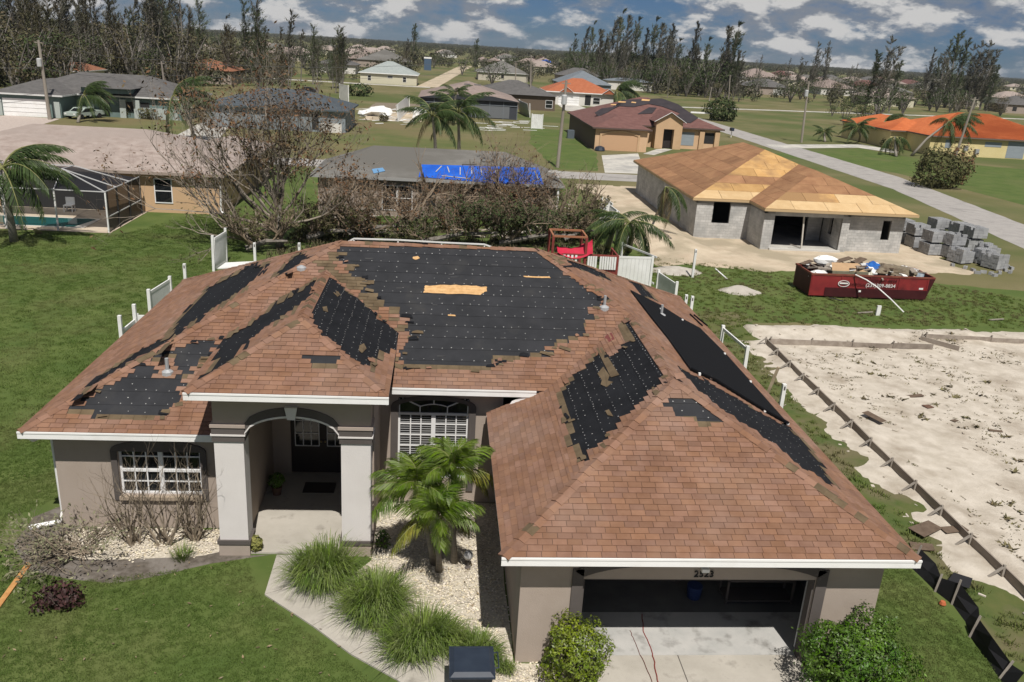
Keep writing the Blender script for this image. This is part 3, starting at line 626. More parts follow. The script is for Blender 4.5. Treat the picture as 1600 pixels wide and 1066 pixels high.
# fascia and soffit
def fascia(a, b, z, h=.185, drip=True):
    mb = MB();
    if not drip: z -= .04
    a, b = V((*a, z - h / 2 + .012)), V((*b, z - h / 2 + .012)); mb.bar(a, b, .03, h); d = (b - a).normalized()
    o = V((d.y, -d.x, 0)) * .018
    if drip: mb.bar(a + o + V((0, 0, h / 2 - .02)), b + o + V((0, 0, h / 2 - .02)), .02, .045)
    mb.build('fascia', M_white, house)
fascia((1.41, 14.385), (10.19, 14.385), E0); fascia((10.14, 14.42), (10.14, 33.68), E0, drip=False); fascia((1.46, 21.33), (1.46, 14.42), E0, drip=False)
fascia((-10.19, 19.635), (-5.3, 19.635), E0); fascia((-10.14, 33.68), (-10.14, 19.67), E0, drip=False)
fascia((-1.16, 21.185), (2.75, 21.185), pF.at(*pF.uv(0, 21.2)).z); fascia((-5.77, 18.385), (-1.08, 18.385), 4.66); fascia((-5.72, 23.0), (-5.72, 18.42), 4.66, drip=False); fascia((-1.13, 18.42), (-1.13, 23.0), 4.66, drip=False)
mb = MB(); mb.poly([(2.75, 21.17, 3.74), (2.1, 21.24, 3.42), (2.0, 21.24, 3.23), (2.73, 21.17, 3.52)]); mb.build('fascia_return', M_white, house)
mb = MB()
for (x0, y0, x1, y1, z) in ((1.43, 14.4, 10.17, 15.0, 2.8), (1.43, 15.0, 2.0, 21.6, 2.8), (9.7, 15.0, 10.17, 33.6, 2.8), (-10.17, 19.65, -5.3, 20.25, 2.8), (-10.17, 20.25, -9.5, 33.6, 2.8), (-1.1, 21.2, 2.9, 21.8, 3.56), (-5.75, 18.4, -1.1, 19.0, 4.48), (-5.75, 19, -5.1, 23, 4.48), (-1.6, 19, -1.1, 23, 4.48), (-5.2, 18.95, -1.55, 23.2, 3.98)):
    mb.box(x0 + .01, y0 + .01, z, x1 - .01, y1 - .01, z + .02)
mb.build('soffit', M_soff, house)
# walls
def wall_x(y0, y1, x0, x1, z1, holes=(), m=M_taupe, name='wall', z0=0):
    """wall along X between y0 and y1 with rectangular openings (xa, xb, za, zb)"""
    mb = MB(); cur = x0
    for xa, xb, za, zb in sorted(holes):
        if xa > cur: mb.box(cur, y0, z0, xa, y1, z1)
        if za > z0: mb.box(xa, y0, z0, xb, y1, za)
        if zb < z1: mb.box(xa, y0, zb, xb, y1, z1)
        cur = xb
    if x1 > cur: mb.box(cur, y0, z0, x1, y1, z1)
    return mb.build(name, m, house)
def bxp(name, x0, y0, z0, x1, y1, z1, m, parent=house):
    mb = MB(); mb.box(x0, y0, z0, x1, y1, z1); return mb.build(name, m, parent)
def window(name, xl, xr, z0, z1, y, nx, nz, mid=True, rail=True, parent=house):
    """frame standing in an opening whose face is at y; two sashes side by side"""
    mb = MB(); t = .055
    for a, b in ((xl, xl + t), (xr - t, xr)): mb.box(a, y + .02, z0, b, y + .10, z1)
    mb.box(xl + t, y + .02, z0, xr - t, y + .10, z0 + t); mb.box(xl + t, y + .02, z1 - t, xr - t, y + .10, z1)
    xm = (xl + xr) / 2
    if mid: mb.box(xm - .06, y + .01, z0 + t, xm + .06, y + .11, z1 - t)
    zm = z0 + (z1 - z0) * .47
    if rail: mb.box(xl + t, y + .012, zm - .035, (xm - .06 if mid else xr - t), y + .11, zm + .035)
    if rail and mid: mb.box(xm + .06, y + .012, zm - .035, xr - t, y + .11, zm + .035)
    w = mb.build(name, M_alum, parent)
    mb = MB(); mb.box(xl + .02, y + .07, z0 + .02, xr - .02, y + .08, z1 - .02); mb.build('pane', M_glass, w)
    halves = [(xl + t, xm - .06), (xm + .06, xr - t)] if mid else [(xl + t, xr - t)]
    for a, b in halves:
        for k in range(1, nx): mb = MB(); x = a + (b - a) * k / nx; mb.box(x - .016, y + .022, z0 + t, x + .016, y + .048, z1 - t); mb.build('muntin', M_alum, w)
        for k in range(1, nz):
            z = z0 + (z1 - z0) * k / nz
            if rail and abs(z - zm) < .09: continue
            mb = MB(); mb.box(a, y + .024, z - .016, b, y + .046, z + .016); mb.build('muntin', M_alum, w)
    return w
# left wing
wl, wr = AtY(187, 745, 20.15).x, AtY(315, 745, 20.15).x; ws = AtY(250, 774, 20.15).z
wall_x(20.15, 20.37, -9.62, -5.2, 2.8, [(wl, wr, ws, 2.42)])
bxp('wall', -9.62, 20.37, 0, -9.4, 33.2, 2.8, M_taupe)
window('window', wl, wr, ws, 2.42, 20.22, 3, 4)
mb = MB(); n = 12; xm = (wl + wr) / 2; hw = (wr - wl) / 2 + .16
arc = lambda t, r, b, rise: (xm + r * math.cos(t), b + rise * math.sin(t))
pts = [(xm + hw * math.cos(math.pi * k / n), 2.28 + .3 * math.sin(math.pi * k / n)) for k in range(n + 1)]
for k in range(n): mb.prism([(pts[k][0], 20.10, pts[k][1]), (pts[k + 1][0], 20.10, pts[k + 1][1]), (pts[k + 1][0], 20.10, 2.26), (pts[k][0], 20.10, 2.26)][::-1], (0, .045, 0))
mb.box(xm - hw, 20.10, ws - .12, wl - .003, 20.145, 2.255); mb.box(wr + .003, 20.10, ws - .12, xm + hw, 20.145, 2.255)
mb.build('window_surround', M_dark, house)
bxp('window_sill', wl - .02, 20.04, ws - .1, wr + .02, 20.21, ws - .004, mat('tan_sill', (.36, .29, .22), rough=.9))
# porch
def column(x0, x1):
    mb = MB(); mb.box(x0, 18.9, .45, x1, 19.42, 3.2); c = mb.build('column', M_lgray, house)
    for (z0, z1, o, m, nm) in ((0, .34, .03, M_taupe, 'column_base'), (.34, .45, .06, M_dark, 'base_band'), (3.2, 3.36, .035, M_dark, 'capital_band'), (3.36, 3.40, .06, M_lgray, 'capital_ledge'), (3.40, 3.58, .04, M_dark, 'capital_band'), (3.58, 3.66, .065, mat('tan_band', (.36, .30, .26), rough=.95), 'capital_ledge')):
        mb = MB(); mb.box(x0 - o, 18.9 - o, z0, x1 + o, 19.42 + o * .5, z1); mb.build(nm, m, c)
column(-5.29, -4.59); column(-2.26, -1.54)
axl, axr = -4.555, -2.295; am = (axl + axr) / 2; ar = (axr - axl) / 2; n = 16
def arcz(x, b=3.40, rise=.46): 
    t = max(0, 1 - ((x - am) / ar) ** 2); return b + rise * math.sqrt(t) * .75 + rise * t * .25
mb = MB()
xs_ = [axl + (axr - axl) * k / n for k in range(n + 1)]
for a, b in zip(xs_, xs_[1:]):
    za, zb = arcz(a), arcz(b); mb.prism([(a, 18.905, za), (b, 18.905, zb), (b, 18.905, 4.47), (a, 18.905, 4.47)], (0, .5, 0))
mb.box(-5.29, 18.905, 3.66, axl, 19.405, 4.47); mb.box(axr, 18.905, 3.66, -1.54, 19.405, 4.47)
mb.build('porch_wall', M_taupe, house)
for off, th, dz, m, nm in ((-.04, .042, .0, M_lgray, 'arch_ledge'), (-.03, .032, .05, M_dark, 'arch_band')):
    mb = MB()
    for a, b in zip(xs_, xs_[1:]):
        h = .05 if nm == 'arch_ledge' else .22
        mb.prism([(a, 18.905 + off, arcz(a) + dz), (b, 18.905 + off, arcz(b) + dz), (b, 18.905 + off, arcz(b) + dz + h), (a, 18.905 + off, arcz(a) + dz + h)], (0, th - .004, 0))
    mb.build(nm, m, house)
mb = MB(); mb.prism([(am - .09, 18.80, 3.84), (am + .09, 18.80, 3.84), (am + .15, 18.80, 4.16), (am - .15, 18.80, 4.16)], (0, .1, 0)); mb.build('keystone', M_lgray, house)
bxp('wall', -5.2, 19.43, 0, -4.78, 23.2, 4.47, M_taupe); bxp('wall', -1.98, 19.43, 0, -1.5, 23.2, 4.47, M_taupe)
bxp('porch_floor', -4.78, 18.95, 0, -1.98, 23.2, .05, M_conc)
wall_x(23.2, 23.4, -4.78, -1.98, 4.0, [(-4.25, -2.35, .05, 2.75)])
dr = bxp('front_door', -4.25, 23.26, .05, -2.35, 23.32, 2.75, M_door)
for x0, x1 in ((-4.12, -3.42), (-3.18, -2.48)):
    mb = MB(); z0, z1 = .95, 2.62
    for k in range(4): x = x0 + (x1 - x0) * k / 3; mb.box(x - .012, 23.225, z0, x + .012, 23.25, z1)
    for k in range(5): z = z0 + (z1 - z0) * k / 4; mb.box(x0, 23.22, z - .012, x1, 23.248, z + .012)
    mb.build('door_grille', M_alum, dr); bxp('pane', x0, 23.25, z0, x1, 23.257, z1, M_glass, dr)
for x in (-3.36, -3.24): mb = MB(); mb.lathe((x, 23.2, 1.08), [(.0, 0), (.035, .01), (.035, .05), (.0, .06)], 8); mb.build('door_knob', mat('brass', (.5, .4, .2), rough=.3, metal=.8), dr)
# recess wall with arched transom window
xl, xr = AtY(622, 660, 21.65).x, AtY(732, 660, 21.65).x; zt = AtY(680, 648, 21.65).z
wall_x(21.65, 21.85, -1.5, 1.9, 3.56, [(xl, xr, .75, zt + .5)])
window('window', xl, xr, .75, zt, 21.72, 3, 6, rail=False)
mb = MB(); n = 28
for k in range(n): z = .82 + (zt - .9) * k / (n - 1); mb.box(xl + .06, 21.772, z - .011, xr - .06, 21.786, z + .004)
mb.build('window_blind', mat('blind', (.34, .34, .34), rough=.6), house, kind='stuff')
mb = MB(); xm = (xl + xr) / 2
for a, b in (((xl + .03, zt), (xl + .03, zt + .42)), ((xr - .03, zt), (xr - .03, zt + .42)), ((xl + .6, zt), (xl + .6, zt + .2)), ((xr - .6, zt), (xr - .6, zt + .2)), ((xl + .1, zt + .44), (xl + .6, zt + .2)), ((xr - .1, zt + .44), (xr - .6, zt + .2)), ((xm, zt + .26), (xm, zt + .5))):
    mb.bar((a[0], 21.75, a[1]), (b[0], 21.75, b[1]), .03, .03, up=(0, 1, 0))
mb.tube([(xl + .6 + (xr - xl - 1.2) * k / 8, 21.75, zt + .2 + .07 * math.sin(math.pi * k / 8)) for k in range(9)], .014, 4)
tr_ = mb.build('transom_window', M_alum, house); bxp('pane', xl, 21.79, zt, xr, 21.80, zt + .5, M_glass, tr_)
mb = MB(); mb.box(xl - .2, 21.60, .4, xl - .003, 21.645, zt + .25); mb.box(xr + .003, 21.60, .4, xr + .2, 21.645, zt + .25)
pts = [(xm + (xr - xl + .4) / 2 * math.cos(math.pi * k / 12), zt + .252 + .32 * math.sin(math.pi * k / 12)) for k in range(13)]
pin = [(xm + (xr - xl) / 2 * math.cos(math.pi * k / 12), zt + .252 + .2 * math.sin(math.pi * k / 12)) for k in range(13)]
for k in range(12): mb.prism([(pts[k][0], 21.6, pts[k][1]), (pin[k][0], 21.6, pin[k][1]), (pin[k + 1][0], 21.6, pin[k + 1][1]), (pts[k + 1][0], 21.6, pts[k + 1][1])], (0, .045, 0))
mb.build('window_surround', M_dark, house)
# garage
ox0, ox1, oz = 3.21, 8.28, 2.14
wall_x(14.9, 15.1, 1.89, 9.75, 2.8, [(ox0, ox1, 0, oz)])
bxp('wall', 1.89, 15.1, 0, 2.09, 21.65, 2.8, M_taupe); bxp('wall', 9.55, 15.1, 0, 9.75, 33.2, 2.8, M_taupe); bxp('wall', -9.4, 33.0, 0, 9.55, 33.2, 2.8, M_taupe)
bxp('garage_floor', 2.09, 15.1, 0, 9.55, 16.6, .02, M_concg); bxp('garage_floor', 2.09, 16.6, 0, 9.55, 21.0, .019, mat('shaded_floor', (.10, .10, .10), (.14, .14, .135), scale=1, rough=.8))  # rear floor coloured dark for the shade beyond the sunlit strip
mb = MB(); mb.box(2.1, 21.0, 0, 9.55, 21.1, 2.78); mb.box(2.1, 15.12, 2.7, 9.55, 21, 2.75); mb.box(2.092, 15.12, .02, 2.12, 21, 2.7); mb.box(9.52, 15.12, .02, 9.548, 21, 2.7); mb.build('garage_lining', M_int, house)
mb = MB(); n = 20; gm = (ox0 + ox1) / 2; gw = (ox1 - ox0) / 2
for k in range(n):
    a, b = -1 + 2 * k / n, -1 + 2 * (k + 1) / n
    lo = lambda t: 2.22 + .28 * (1 - abs(t) ** 4); hi = lambda t: 2.36 + .36 * (1 - abs(t) ** 5)
    mb.prism([(gm + a * (gw + .0), 14.86, lo(a)), (gm + b * gw, 14.86, lo(b)), (gm + b * (gw + .2), 14.86, hi(b)), (gm + a * (gw + .2), 14.86, hi(a))], (0, .037, 0))
mb.box(ox0 - .24, 14.86, 0, ox0 - .003, 14.897, 2.40); mb.box(ox1 + .003, 14.86, 0, ox1 + .24, 14.897, 2.40)
mb.build('garage_surround', M_dark, house)
mb = MB(); mb.box(ox0, 14.93, .0, ox0 + .04, 15.14, oz); mb.box(ox1 - .04, 14.93, 0, ox1, 15.14, oz); mb.box(ox0 + .04, 14.93, oz - .04, ox1 - .04, 15.14, oz); mb.build('door_jamb', M_dark, house)
mb = MB(); c = AtY(1100, 896, 14.9); text_mesh(mb, '2523', .22, (c.x, 14.885, c.z - .08), (1, 0, 0), (0, 0, 1), .012); mb.build('house_number', mat('black_numeral', (.012, .012, .012), rough=.5), house)
c = AtY(1101, 888, 14.9); bxp('porch_light', c.x - .08, 14.80, c.z - .05, c.x + .08, 14.89, c.z + .03, M_white)
# rolled-up overhead door, tracks
mb = MB(); mb.box(ox0 + .05, 15.4, 2.52, ox1 - .05, 18.0, 2.57); gd = mb.build('garage_door', M_white, house)
mb = MB()
for x in (ox0 - .02, ox1 + .02): mb.bar((x, 15.25, .1), (x, 15.25, 2.3), .05, .05); mb.bar((x, 15.3, 2.46), (x, 18.2, 2.46), .05, .05)
mb.build('door_track', M_metal, gd)
# downspout and elbow
mb = MB(); mb.tube([(-10.0, 19.75, 2.8), (-9.95, 19.85, 2.66), (-9.72, 20.35, 2.6), (-9.72, 20.4, .3), (-9.74, 20.22, .12), (-10.4, 19.95, .08)], [.05, .05, .05, .05, .06, .075], 8); mb.build('downspout', M_white, house)
# ================================================================== FOREGROUND PLANTS AND OBJECTS
M_palmleaf = mat('palm_leaf', (.085, .148, .018), (.165, .225, .034), scale=1.5, rough=.5, isl=.35, spec=.4, transl=.25, sat=.2)
M_palmold = mat('palm_leaf_yellow', (.22, .20, .03), (.12, .15, .025), scale=3, rough=.55, isl=.3, transl=.25)
M_palmtrunk = mat('palm_trunk', (.22, .20, .17), (.32, .29, .25), scale=6, rough=.95, bump=.6, bscale=20, stretch=(1, 1, 4))
M_grassleaf = mat('fountain_grass', (.105, .170, .030), (.190, .240, .065), scale=2.2, rough=.6, isl=.4, spec=.3, transl=.25, sat=.2)
M_bushA = mat('bush_leaf_lime', (.10, .155, .012), (.20, .24, .025), scale=1.6, rough=.45, isl=.4, spec=.4, transl=.2, sat=.15)
M_bushB = mat('bush_leaf_green', (.050, .115, .012), (.10, .175, .022), scale=1.4, rough=.45, isl=.4, spec=.4, transl=.2, sat=.15)
M_twig = mat('dry_twig', (.15, .118, .085), (.24, .20, .15), scale=8, rough=.9, isl=.3)
M_twigd = mat('dark_twig', (.11, .09, .07), (.17, .145, .115), scale=4, rough=.95, isl=.25)
M_dryleaf = mat('dry_leaf', (.12, .085, .05), (.085, .085, .04), scale=3, rough=.9, isl=.4)
M_purple = mat('dark_red_leaf', (.030, .014, .014), (.05, .022, .02), scale=3, rough=.6, isl=.5)
M_grayleaf = mat('gray_green_leaf', (.13, .14, .075), (.19, .18, .11), scale=3, rough=.8, isl=.4)
def frond_mesh(name, L_, rise, droop, nl, ll, lw, m, rnd, sag=.5, side_droop=.55, w0=.035):
    """feather frond along +X from the origin"""
    mb = MB()
    def P(t): return V((L_ * (t - .12 * t * t * droop), 0, L_ * (rise * t - droop * t * t * .9)))
    pts = [P(k / 8) for k in range(9)]; mb.tube(pts, [w0 * (1 - .85 * k / 8) for k in range(9)], 4, m=1)
    for s in (-1, 1):
        for k in range(nl):
            t = .16 + .84 * k / (nl - 1) + rnd.uniform(-.01, .01); t = min(t, 1); p = P(t); d = (P(min(1, t + .03)) - P(t - .03)).normalized()
            l = ll * (.45 + .75 * math.sin(math.pi * min(1, .12 + .8 * t))) * rnd.uniform(.85, 1.1)
            sd = V((0, s, 0)); ang = .95 - .55 * t
            dr = (d * math.cos(ang * 1.1) + sd * math.sin(ang * 1.1) + V((0, 0, -side_droop * rnd.uniform(.3, 1.1)))).normalized()
            q = p + dr * l * .55; e = p + (dr + V((0, 0, -sag * rnd.uniform(.5, 1.2)))).normalized() * l
            wv = dr.cross(sd.cross(d)).normalized() if abs(dr.dot(d)) < .99 else d
            w = d * lw * .5
            mb.poly([p - w * .6, p + w * .6, q + w, q - w], 0); mb.poly([q - w, q + w, e], 0)
    me = bpy.data.meshes.new(name); me.from_pydata(mb.v, [], mb.f)
    me.materials.append(m); me.materials.append(MATS.get('frond_stalk') or mat('frond_stalk', (.14, .16, .05), (.20, .19, .08), rough=.6))
    me.polygons.foreach_set('material_index', mb.mi); me.update(); return me
def place_frond(me, parent, c, az, el, roll=0, sc=1, name='frond'):
    r = Matrix.Rotation(az, 3, 'Z') @ Matrix.Rotation(-el, 3, 'Y') @ Matrix.Rotation(roll, 3, 'X')
    return inst(name, me, parent, c, r, (sc, sc, sc))
R3 = random.Random(21)
FR = [frond_mesh('frond', 1.14, .52, .68, 66, .50, .026, M_palmleaf, R3, .5, .55, .022) for _ in range(3)] + [frond_mesh('frond', 1.45, .3, .85, 42, .5, .034, M_palmold, R3, .6, .6, .022)]
def garden_palm(label, base, top, n, yellow, rnd, el0=.75):
    t = thing('garden_palm', label, 'palm', base, 'palms growing together in the white gravel')
    b, c = V(base), V(top); mid = (b + c) / 2 + V((rnd.uniform(-.06, .06), rnd.uniform(-.06, .06), 0))
    mb = MB(); mb.tube([b, b.lerp(mid, .5), mid, mid.lerp(c, .6), c + V((0, 0, -.25)), c], [.10, .07, .062, .06, .075, .045], 9); mb.build('trunk', M_palmtrunk, t, smooth=True)
    for k in range(n):
        az = 2.4 * k + rnd.uniform(-.3, .3); q = k / n; el = 1.28 - 1.62 * q + rnd.uniform(-.12, .12)
        place_frond(FR[3] if k in yellow else FR[k % 3], t, c + V((0, 0, -.12 * q)), az, el, rnd.uniform(-.5, .5), rnd.uniform(.85, 1.12) * (.8 + .2 * q))
    return t
b0 = G(686, 893); b1 = G(704, 884); b2 = G(688, 885)
garden_palm('left of three garden palms, full green crown in front of the tall window', (b2.x - .15, b2.y + .1, 0), AtY(652, 758, 18.3), 18, (), R3)
garden_palm('right and tallest of three garden palms beside the garage wall, one yellow frond', (b1.x + .1, b1.y + .15, 0), AtY(710, 732, 18.5), 18, (13, 16), R3)
garden_palm('front and shortest of three garden palms with yellowing low fronds', b0, AtY(684, 808, 17.8), 17, (12, 14, 16), R3, .6)
# fountain grasses
def grass_clump(label, c, r, h, n, rnd, nm='ornamental_grass'):
    t = thing(nm, label, 'ornamental grass', c, 'clumps of ornamental grass along the walkway'); mb = MB()
    subs = [(V((0, 0, 0)), 1.0)] + [(V((rnd.uniform(-.45, .45) * r, rnd.uniform(-.45, .45) * r, 0)), rnd.uniform(.5, .85)) for _ in range(4)]; R0, H0 = r, h
    for k in range(n):
        off, sc_ = subs[k % 5]; r, h = R0 * sc_, H0 * sc_ * 1.05
        a = rnd.uniform(0, 6.283); d = V((math.cos(a), math.sin(a), 0)); p = V(c) + off + d * rnd.uniform(0, r * .22) + V((rnd.uniform(-.05, .05), rnd.uniform(-.05, .05), 0))
        q = rnd.random() ** .6; l = r * q * rnd.uniform(.7, 1.25); hh = h * rnd.uniform(.6, 1.1) * (1.12 - .5 * q); s = V((-d.y, d.x, 0)) * rnd.uniform(.004, .009); dr = rnd.uniform(.1, .75) * q
        P_ = [p, p + d * l * .35 + V((0, 0, hh * .62)), p + d * l * .75 + V((0, 0, hh)), p + d * l * 1.1 + V((0, 0, hh * (1.12 - dr)))]
        for i in range(3):
            w0, w1 = (1, 1, .7)[i], (1, .7, .05)[i]; mb.poly([P_[i] - s * w0, P_[i] + s * w0, P_[i + 1] + s * w1, P_[i + 1] - s * w1])
    mb.build('blades', M_grassleaf, t, kind='stuff'); return t
c = G(516, 912); grass_clump('largest ornamental grass clump beside the right porch column', c, 1.05, 1.1, 3400, R3)
c = G(592, 962); grass_clump('ornamental grass clump in the middle of the row along the walkway', c, 1.04, .98, 3200, R3)
c = G(660, 1012); grass_clump('ornamental grass clump nearest the corner of the walkway and bin', c, .98, .88, 2900, R3)
c = G(742, 1030); grass_clump('small sparse grass clump directly behind the dark bin', c, .7, .66, 1200, R3)
c = G(785, 1050); grass_clump('low weedy grass tuft between bin and garage wall', c, .3, .35, 350, R3)
# leafy bushes
def leaf_ball(mb, c, rx, ry, rz, n, size, rnd, bump=.22, squash=0):
    for k in range(n):
        z = rnd.uniform(-1, 1); a = rnd.uniform(0, 6.283); q = math.sqrt(1 - z * z); d = V((q * math.cos(a), q * math.sin(a), z))
        rad = (1 + bump * noise.noise(d * 1.7 + V(c)) + bump * .6 * noise.noise(d * 4.2 + V(c))) * (1 - abs(rnd.gauss(0, .11)))
        if rnd.random() < .05: rad *= 1.1
        p = V((c[0] + d.x * rx * rad, c[1] + d.y * ry * rad, c[2] + d.z * rz * rad))
        if p.z < .02: continue
        nrm = (d + V((rnd.uniform(-.9, .9), rnd.uniform(-.9, .9), rnd.uniform(-.4, 1.0)))).normalized()
        t1 = nrm.cross(V((rnd.uniform(-1, 1), rnd.uniform(-1, 1), rnd.uniform(-1, 1)))).normalized(); t2 = nrm.cross(t1); s = size * rnd.uniform(.6, 1.25)
        mb.poly([p - t1 * s, p - t2 * s * .45, p + t1 * s, p + t2 * s * .45])
def bush(label, c, rx, ry, rz, n, size, m, rnd, nm='round_bush', group=None, stem=M_twigd):
    t = thing(nm, label, 'bush', (c[0], c[1], 0), group); mb = MB(); leaf_ball(mb, c, rx, ry, rz, n, size, rnd, .42); mb.build('foliage', m, t, kind='stuff')
    mb = MB()
    for k in range(9):
        a = k * .7; mb.tube([(c[0] + .05 * math.cos(a), c[1] + .05 * math.sin(a), 0), (c[0] + rx * .5 * math.cos(a), c[1] + ry * .5 * math.sin(a), c[2] * .9), (c[0] + rx * .8 * math.cos(a + .2), c[1] + ry * .8 * math.sin(a + .2), c[2] * 1.25)], [.025, .015, .006], 5)
    mb.build('stems', stem, t); return t
bush('lime green clipped round bush left of the driveway', (3.08, 14.25, .74), .66, .64, .82, 7000, .040, M_bushA, R3)
bush('wide dark green clipped bush right of the driveway', (9.02, 14.0, .86), 1.08, .85, .92, 13000, .042, M_bushB, R3)
bush('small dark weed bush at base of right porch column', (-1.25, 19.35, .2), .18, .18, .3, 300, .045, M_bushB, R3)
# bare and dead shrubs
def twigs(mb, p, d, l, r, dep, rnd, spread=.55, up=.15, leaves=None, lsize=.04, lprob=.5, n=3, nside=3, taper=.62, segs=3):
    pts = [V(p)]; dd = V(d).normalized(); R_ = [r]
    for k in range(segs):
        dd = (dd + V((rnd.uniform(-1, 1), rnd.uniform(-1, 1), rnd.uniform(-1, 1) + up)) * .22).normalized(); pts.append(pts[-1] + dd * l / segs); R_.append(r * (1 - (1 - taper) * (k + 1) / segs))
    mb.tube(pts, R_, nside if r < .05 else 6, cap=False)
    if dep <= 0:
        if leaves is not None:
            for q in pts[1:]:
                if rnd.random() < lprob:
                    t1 = V((rnd.uniform(-1, 1), rnd.uniform(-1, 1), rnd.uniform(-1, .4))).normalized(); t2 = t1.cross(V((rnd.uniform(-1, 1), rnd.uniform(-1, 1), 1))).normalized(); s = lsize * rnd.uniform(.5, 1.3)
                    leaves.poly([q, q + t1 * s + t2 * s * .4, q + t1 * s * 2, q + t1 * s - t2 * s * .4])
        return
    for k in range(n):
        i = rnd.randint(1, segs) if k else segs; q = pts[i]
        nd = (dd + V((rnd.uniform(-1, 1), rnd.uniform(-1, 1), rnd.uniform(-.6, .9) + up)) * spread * 1.6).normalized()
        twigs(mb, q, nd, l * rnd.uniform(.55, .85), R_[i] * .68, dep - 1, rnd, spread, up, leaves, lsize, lprob, n, nside, taper, segs)
def bare_shrub(label, c, h, ns, rnd, spread=.35, nm='bare_shrub', m=M_twig):
    t = thing(nm, label, 'shrub', c, 'bare storm-stripped shrubs below the front window'); mb = MB()
    for k in range(ns):
        a = rnd.uniform(0, 6.28); d = V((math.cos(a) * spread, math.sin(a) * spread * .6, 1)); p = V(c) + V((rnd.uniform(-.15, .15), rnd.uniform(-.1, .1), 0))
        twigs(mb, p, d, h * rnd.uniform(.36, .56), .030, 3, rnd, .50, .30, n=2)
    mb.build('branches', m, t); return t
bare_shrub('leftmost bare shrub standing below the left end of the front window', G(212, 852), 2.3, 12, R3)
bare_shrub('middle bare shrub standing below the front window mullion', G(258, 852), 2.1, 12, R3, .45)
bare_shrub('rightmost bare shrub standing below the window next to the porch column', G(306, 846), 2.3, 14, R3, .42)
t = thing('branch_pile', 'heap of wilted grey-green branches lying across the front bed', 'branch pile', G(112, 885)); mb = MB(); lf = MB()
for k in range(52):
    a = R3.gauss(3.7, 1.2); p = G(122, 872) + V((R3.uniform(-.35, .35), R3.uniform(-.3, .3), R3.uniform(.05, .35))); d = V((math.cos(a), math.sin(a), R3.uniform(-.1, .45)))
    twigs(mb, p, d, R3.uniform(.5, .95), .016, 2, R3, .4, -.05, lf, .06, .9, n=3)
mb.build('branches', M_twig, t); lf.build('leaves', M_grayleaf, t, kind='stuff')
t = thing('dark_shrub', 'low shrub of dark purple leaves at the tip of the branch heap', 'shrub', G(92, 948)); lf = MB(); c = G(92, 945)
leaf_ball(lf, (c.x, c.y, .22), .46, .40, .26, 900, .06, R3, .8); lf.build('foliage', M_purple, t, kind='stuff'); mb = MB()
for k in range(7): twigs(mb, c, (R3.uniform(-1, 1), R3.uniform(-1, 1), .8), .35, .015, 1, R3)
mb.build('branches', M_twigd, t)
t = thing('grass_weed', 'thin weedy grass tuft in the bed right of the bare shrubs', 'weed', G(285, 872)); mb = MB(); c = G(285, 872)
for k in range(260):
    a = R3.uniform(0, 6.28); d = V((math.cos(a), math.sin(a), 0)); p = c + d * R3.uniform(0, .25); l = R3.uniform(.1, .3); s = V((-d.y, d.x, 0)) * .006
    mb.poly([p - s, p + s, p + d * l + V((0, 0, R3.uniform(.2, .45)))])
mb.build('blades', M_grassleaf, t, kind='stuff')
t = thing('small_cycad', 'small round yellow-green plant at foot of left porch column', 'plant', G(400, 862)); mb = MB(); c = G(400, 862)
leaf_ball(mb, (c.x, c.y, .24), .17, .17, .22, 420, .05, R3, .1); mb.build('foliage', mat('cycad_leaf', (.14, .15, .04), (.2, .19, .06), scale=5, isl=.4), t, kind='stuff')
mb = MB(); mb.tube([c, c + V((0, 0, .25))], .05, 6); mb.build('stem', M_twigd, t)
# globe garden lamp
c = G(731, 888); t = thing('globe_lamp', 'grey globe lamp on a short stake in the white gravel', 'garden lamp', c); mb = MB()
mb.lathe((c.x, c.y, .26), [(.02, 0), (.09, .03), (.125, .12), (.10, .21), (.05, .245), (.0, .25)], 14); mb.build('globe', mat('globe_grey', (.42, .42, .42), rough=.3), t, smooth=True)
mb = MB(); mb.tube([c, c + V((0, 0, .28))], .018, 6); mb.lathe((c.x, c.y, .0), [(.09, 0), (.08, .04), (.02, .06)], 10); mb.build('stake', M_dark, t)
# wheeled bin
bx, by = .88, 13.75; t = thing('wheeled_bin', 'dark navy wheeled rubbish bin with closed lid by the walkway', 'bin', (bx, by, 0)); M_bin = mat('bin_navy', (.018, .026, .042), (.024, .034, .052), scale=4, rough=.45, spec=.4)
mb = MB(); b = [(-.31, -.34), (.31, -.34), (.31, .32), (-.31, .32)]; tp = [(-.40, -.44), (.40, -.44), (.40, .40), (-.40, .40)]
pts = [(bx + x, by + y, .06) for x, y in b] + [(bx + x, by + y, .98) for x, y in tp]; mb.v = pts; mb.f = [(3, 2, 1, 0), (0, 1, 5, 4), (1, 2, 6, 5), (2, 3, 7, 6), (3, 0, 4, 7)]; mb.mi = [0] * 5; mb.build('body', M_bin, t)
mb = MB(); mb.box(bx - .45, by - .49, .98, bx + .45, by + .43, 1.02)
q = [(-.43, -.47), (.43, -.47), (.43, .41), (-.43, .41)]; q2 = [(-.35, -.38), (.35, -.38), (.35, .33), (-.35, .33)]; n = len(mb.v)
mb.v += [(bx + x, by + y, 1.02) for x, y in q] + [(bx + x, by + y, 1.075) for x, y in q2]; mb.f += [(n + i, n + (i + 1) % 4, n + 4 + (i + 1) % 4, n + 4 + i) for i in range(4)] + [(n + 4, n + 5, n + 6, n + 7)]; mb.mi += [0] * 5
lid = mb.build('lid', M_bin, t); mb = MB(); mb.tube([(bx + .45, by + .25, 1.0), (bx + .53, by + .25, 1.02), (bx + .53, by - .2, 1.02), (bx + .45, by - .2, 1.0)], .016, 6); mb.build('handle', M_bin, t)
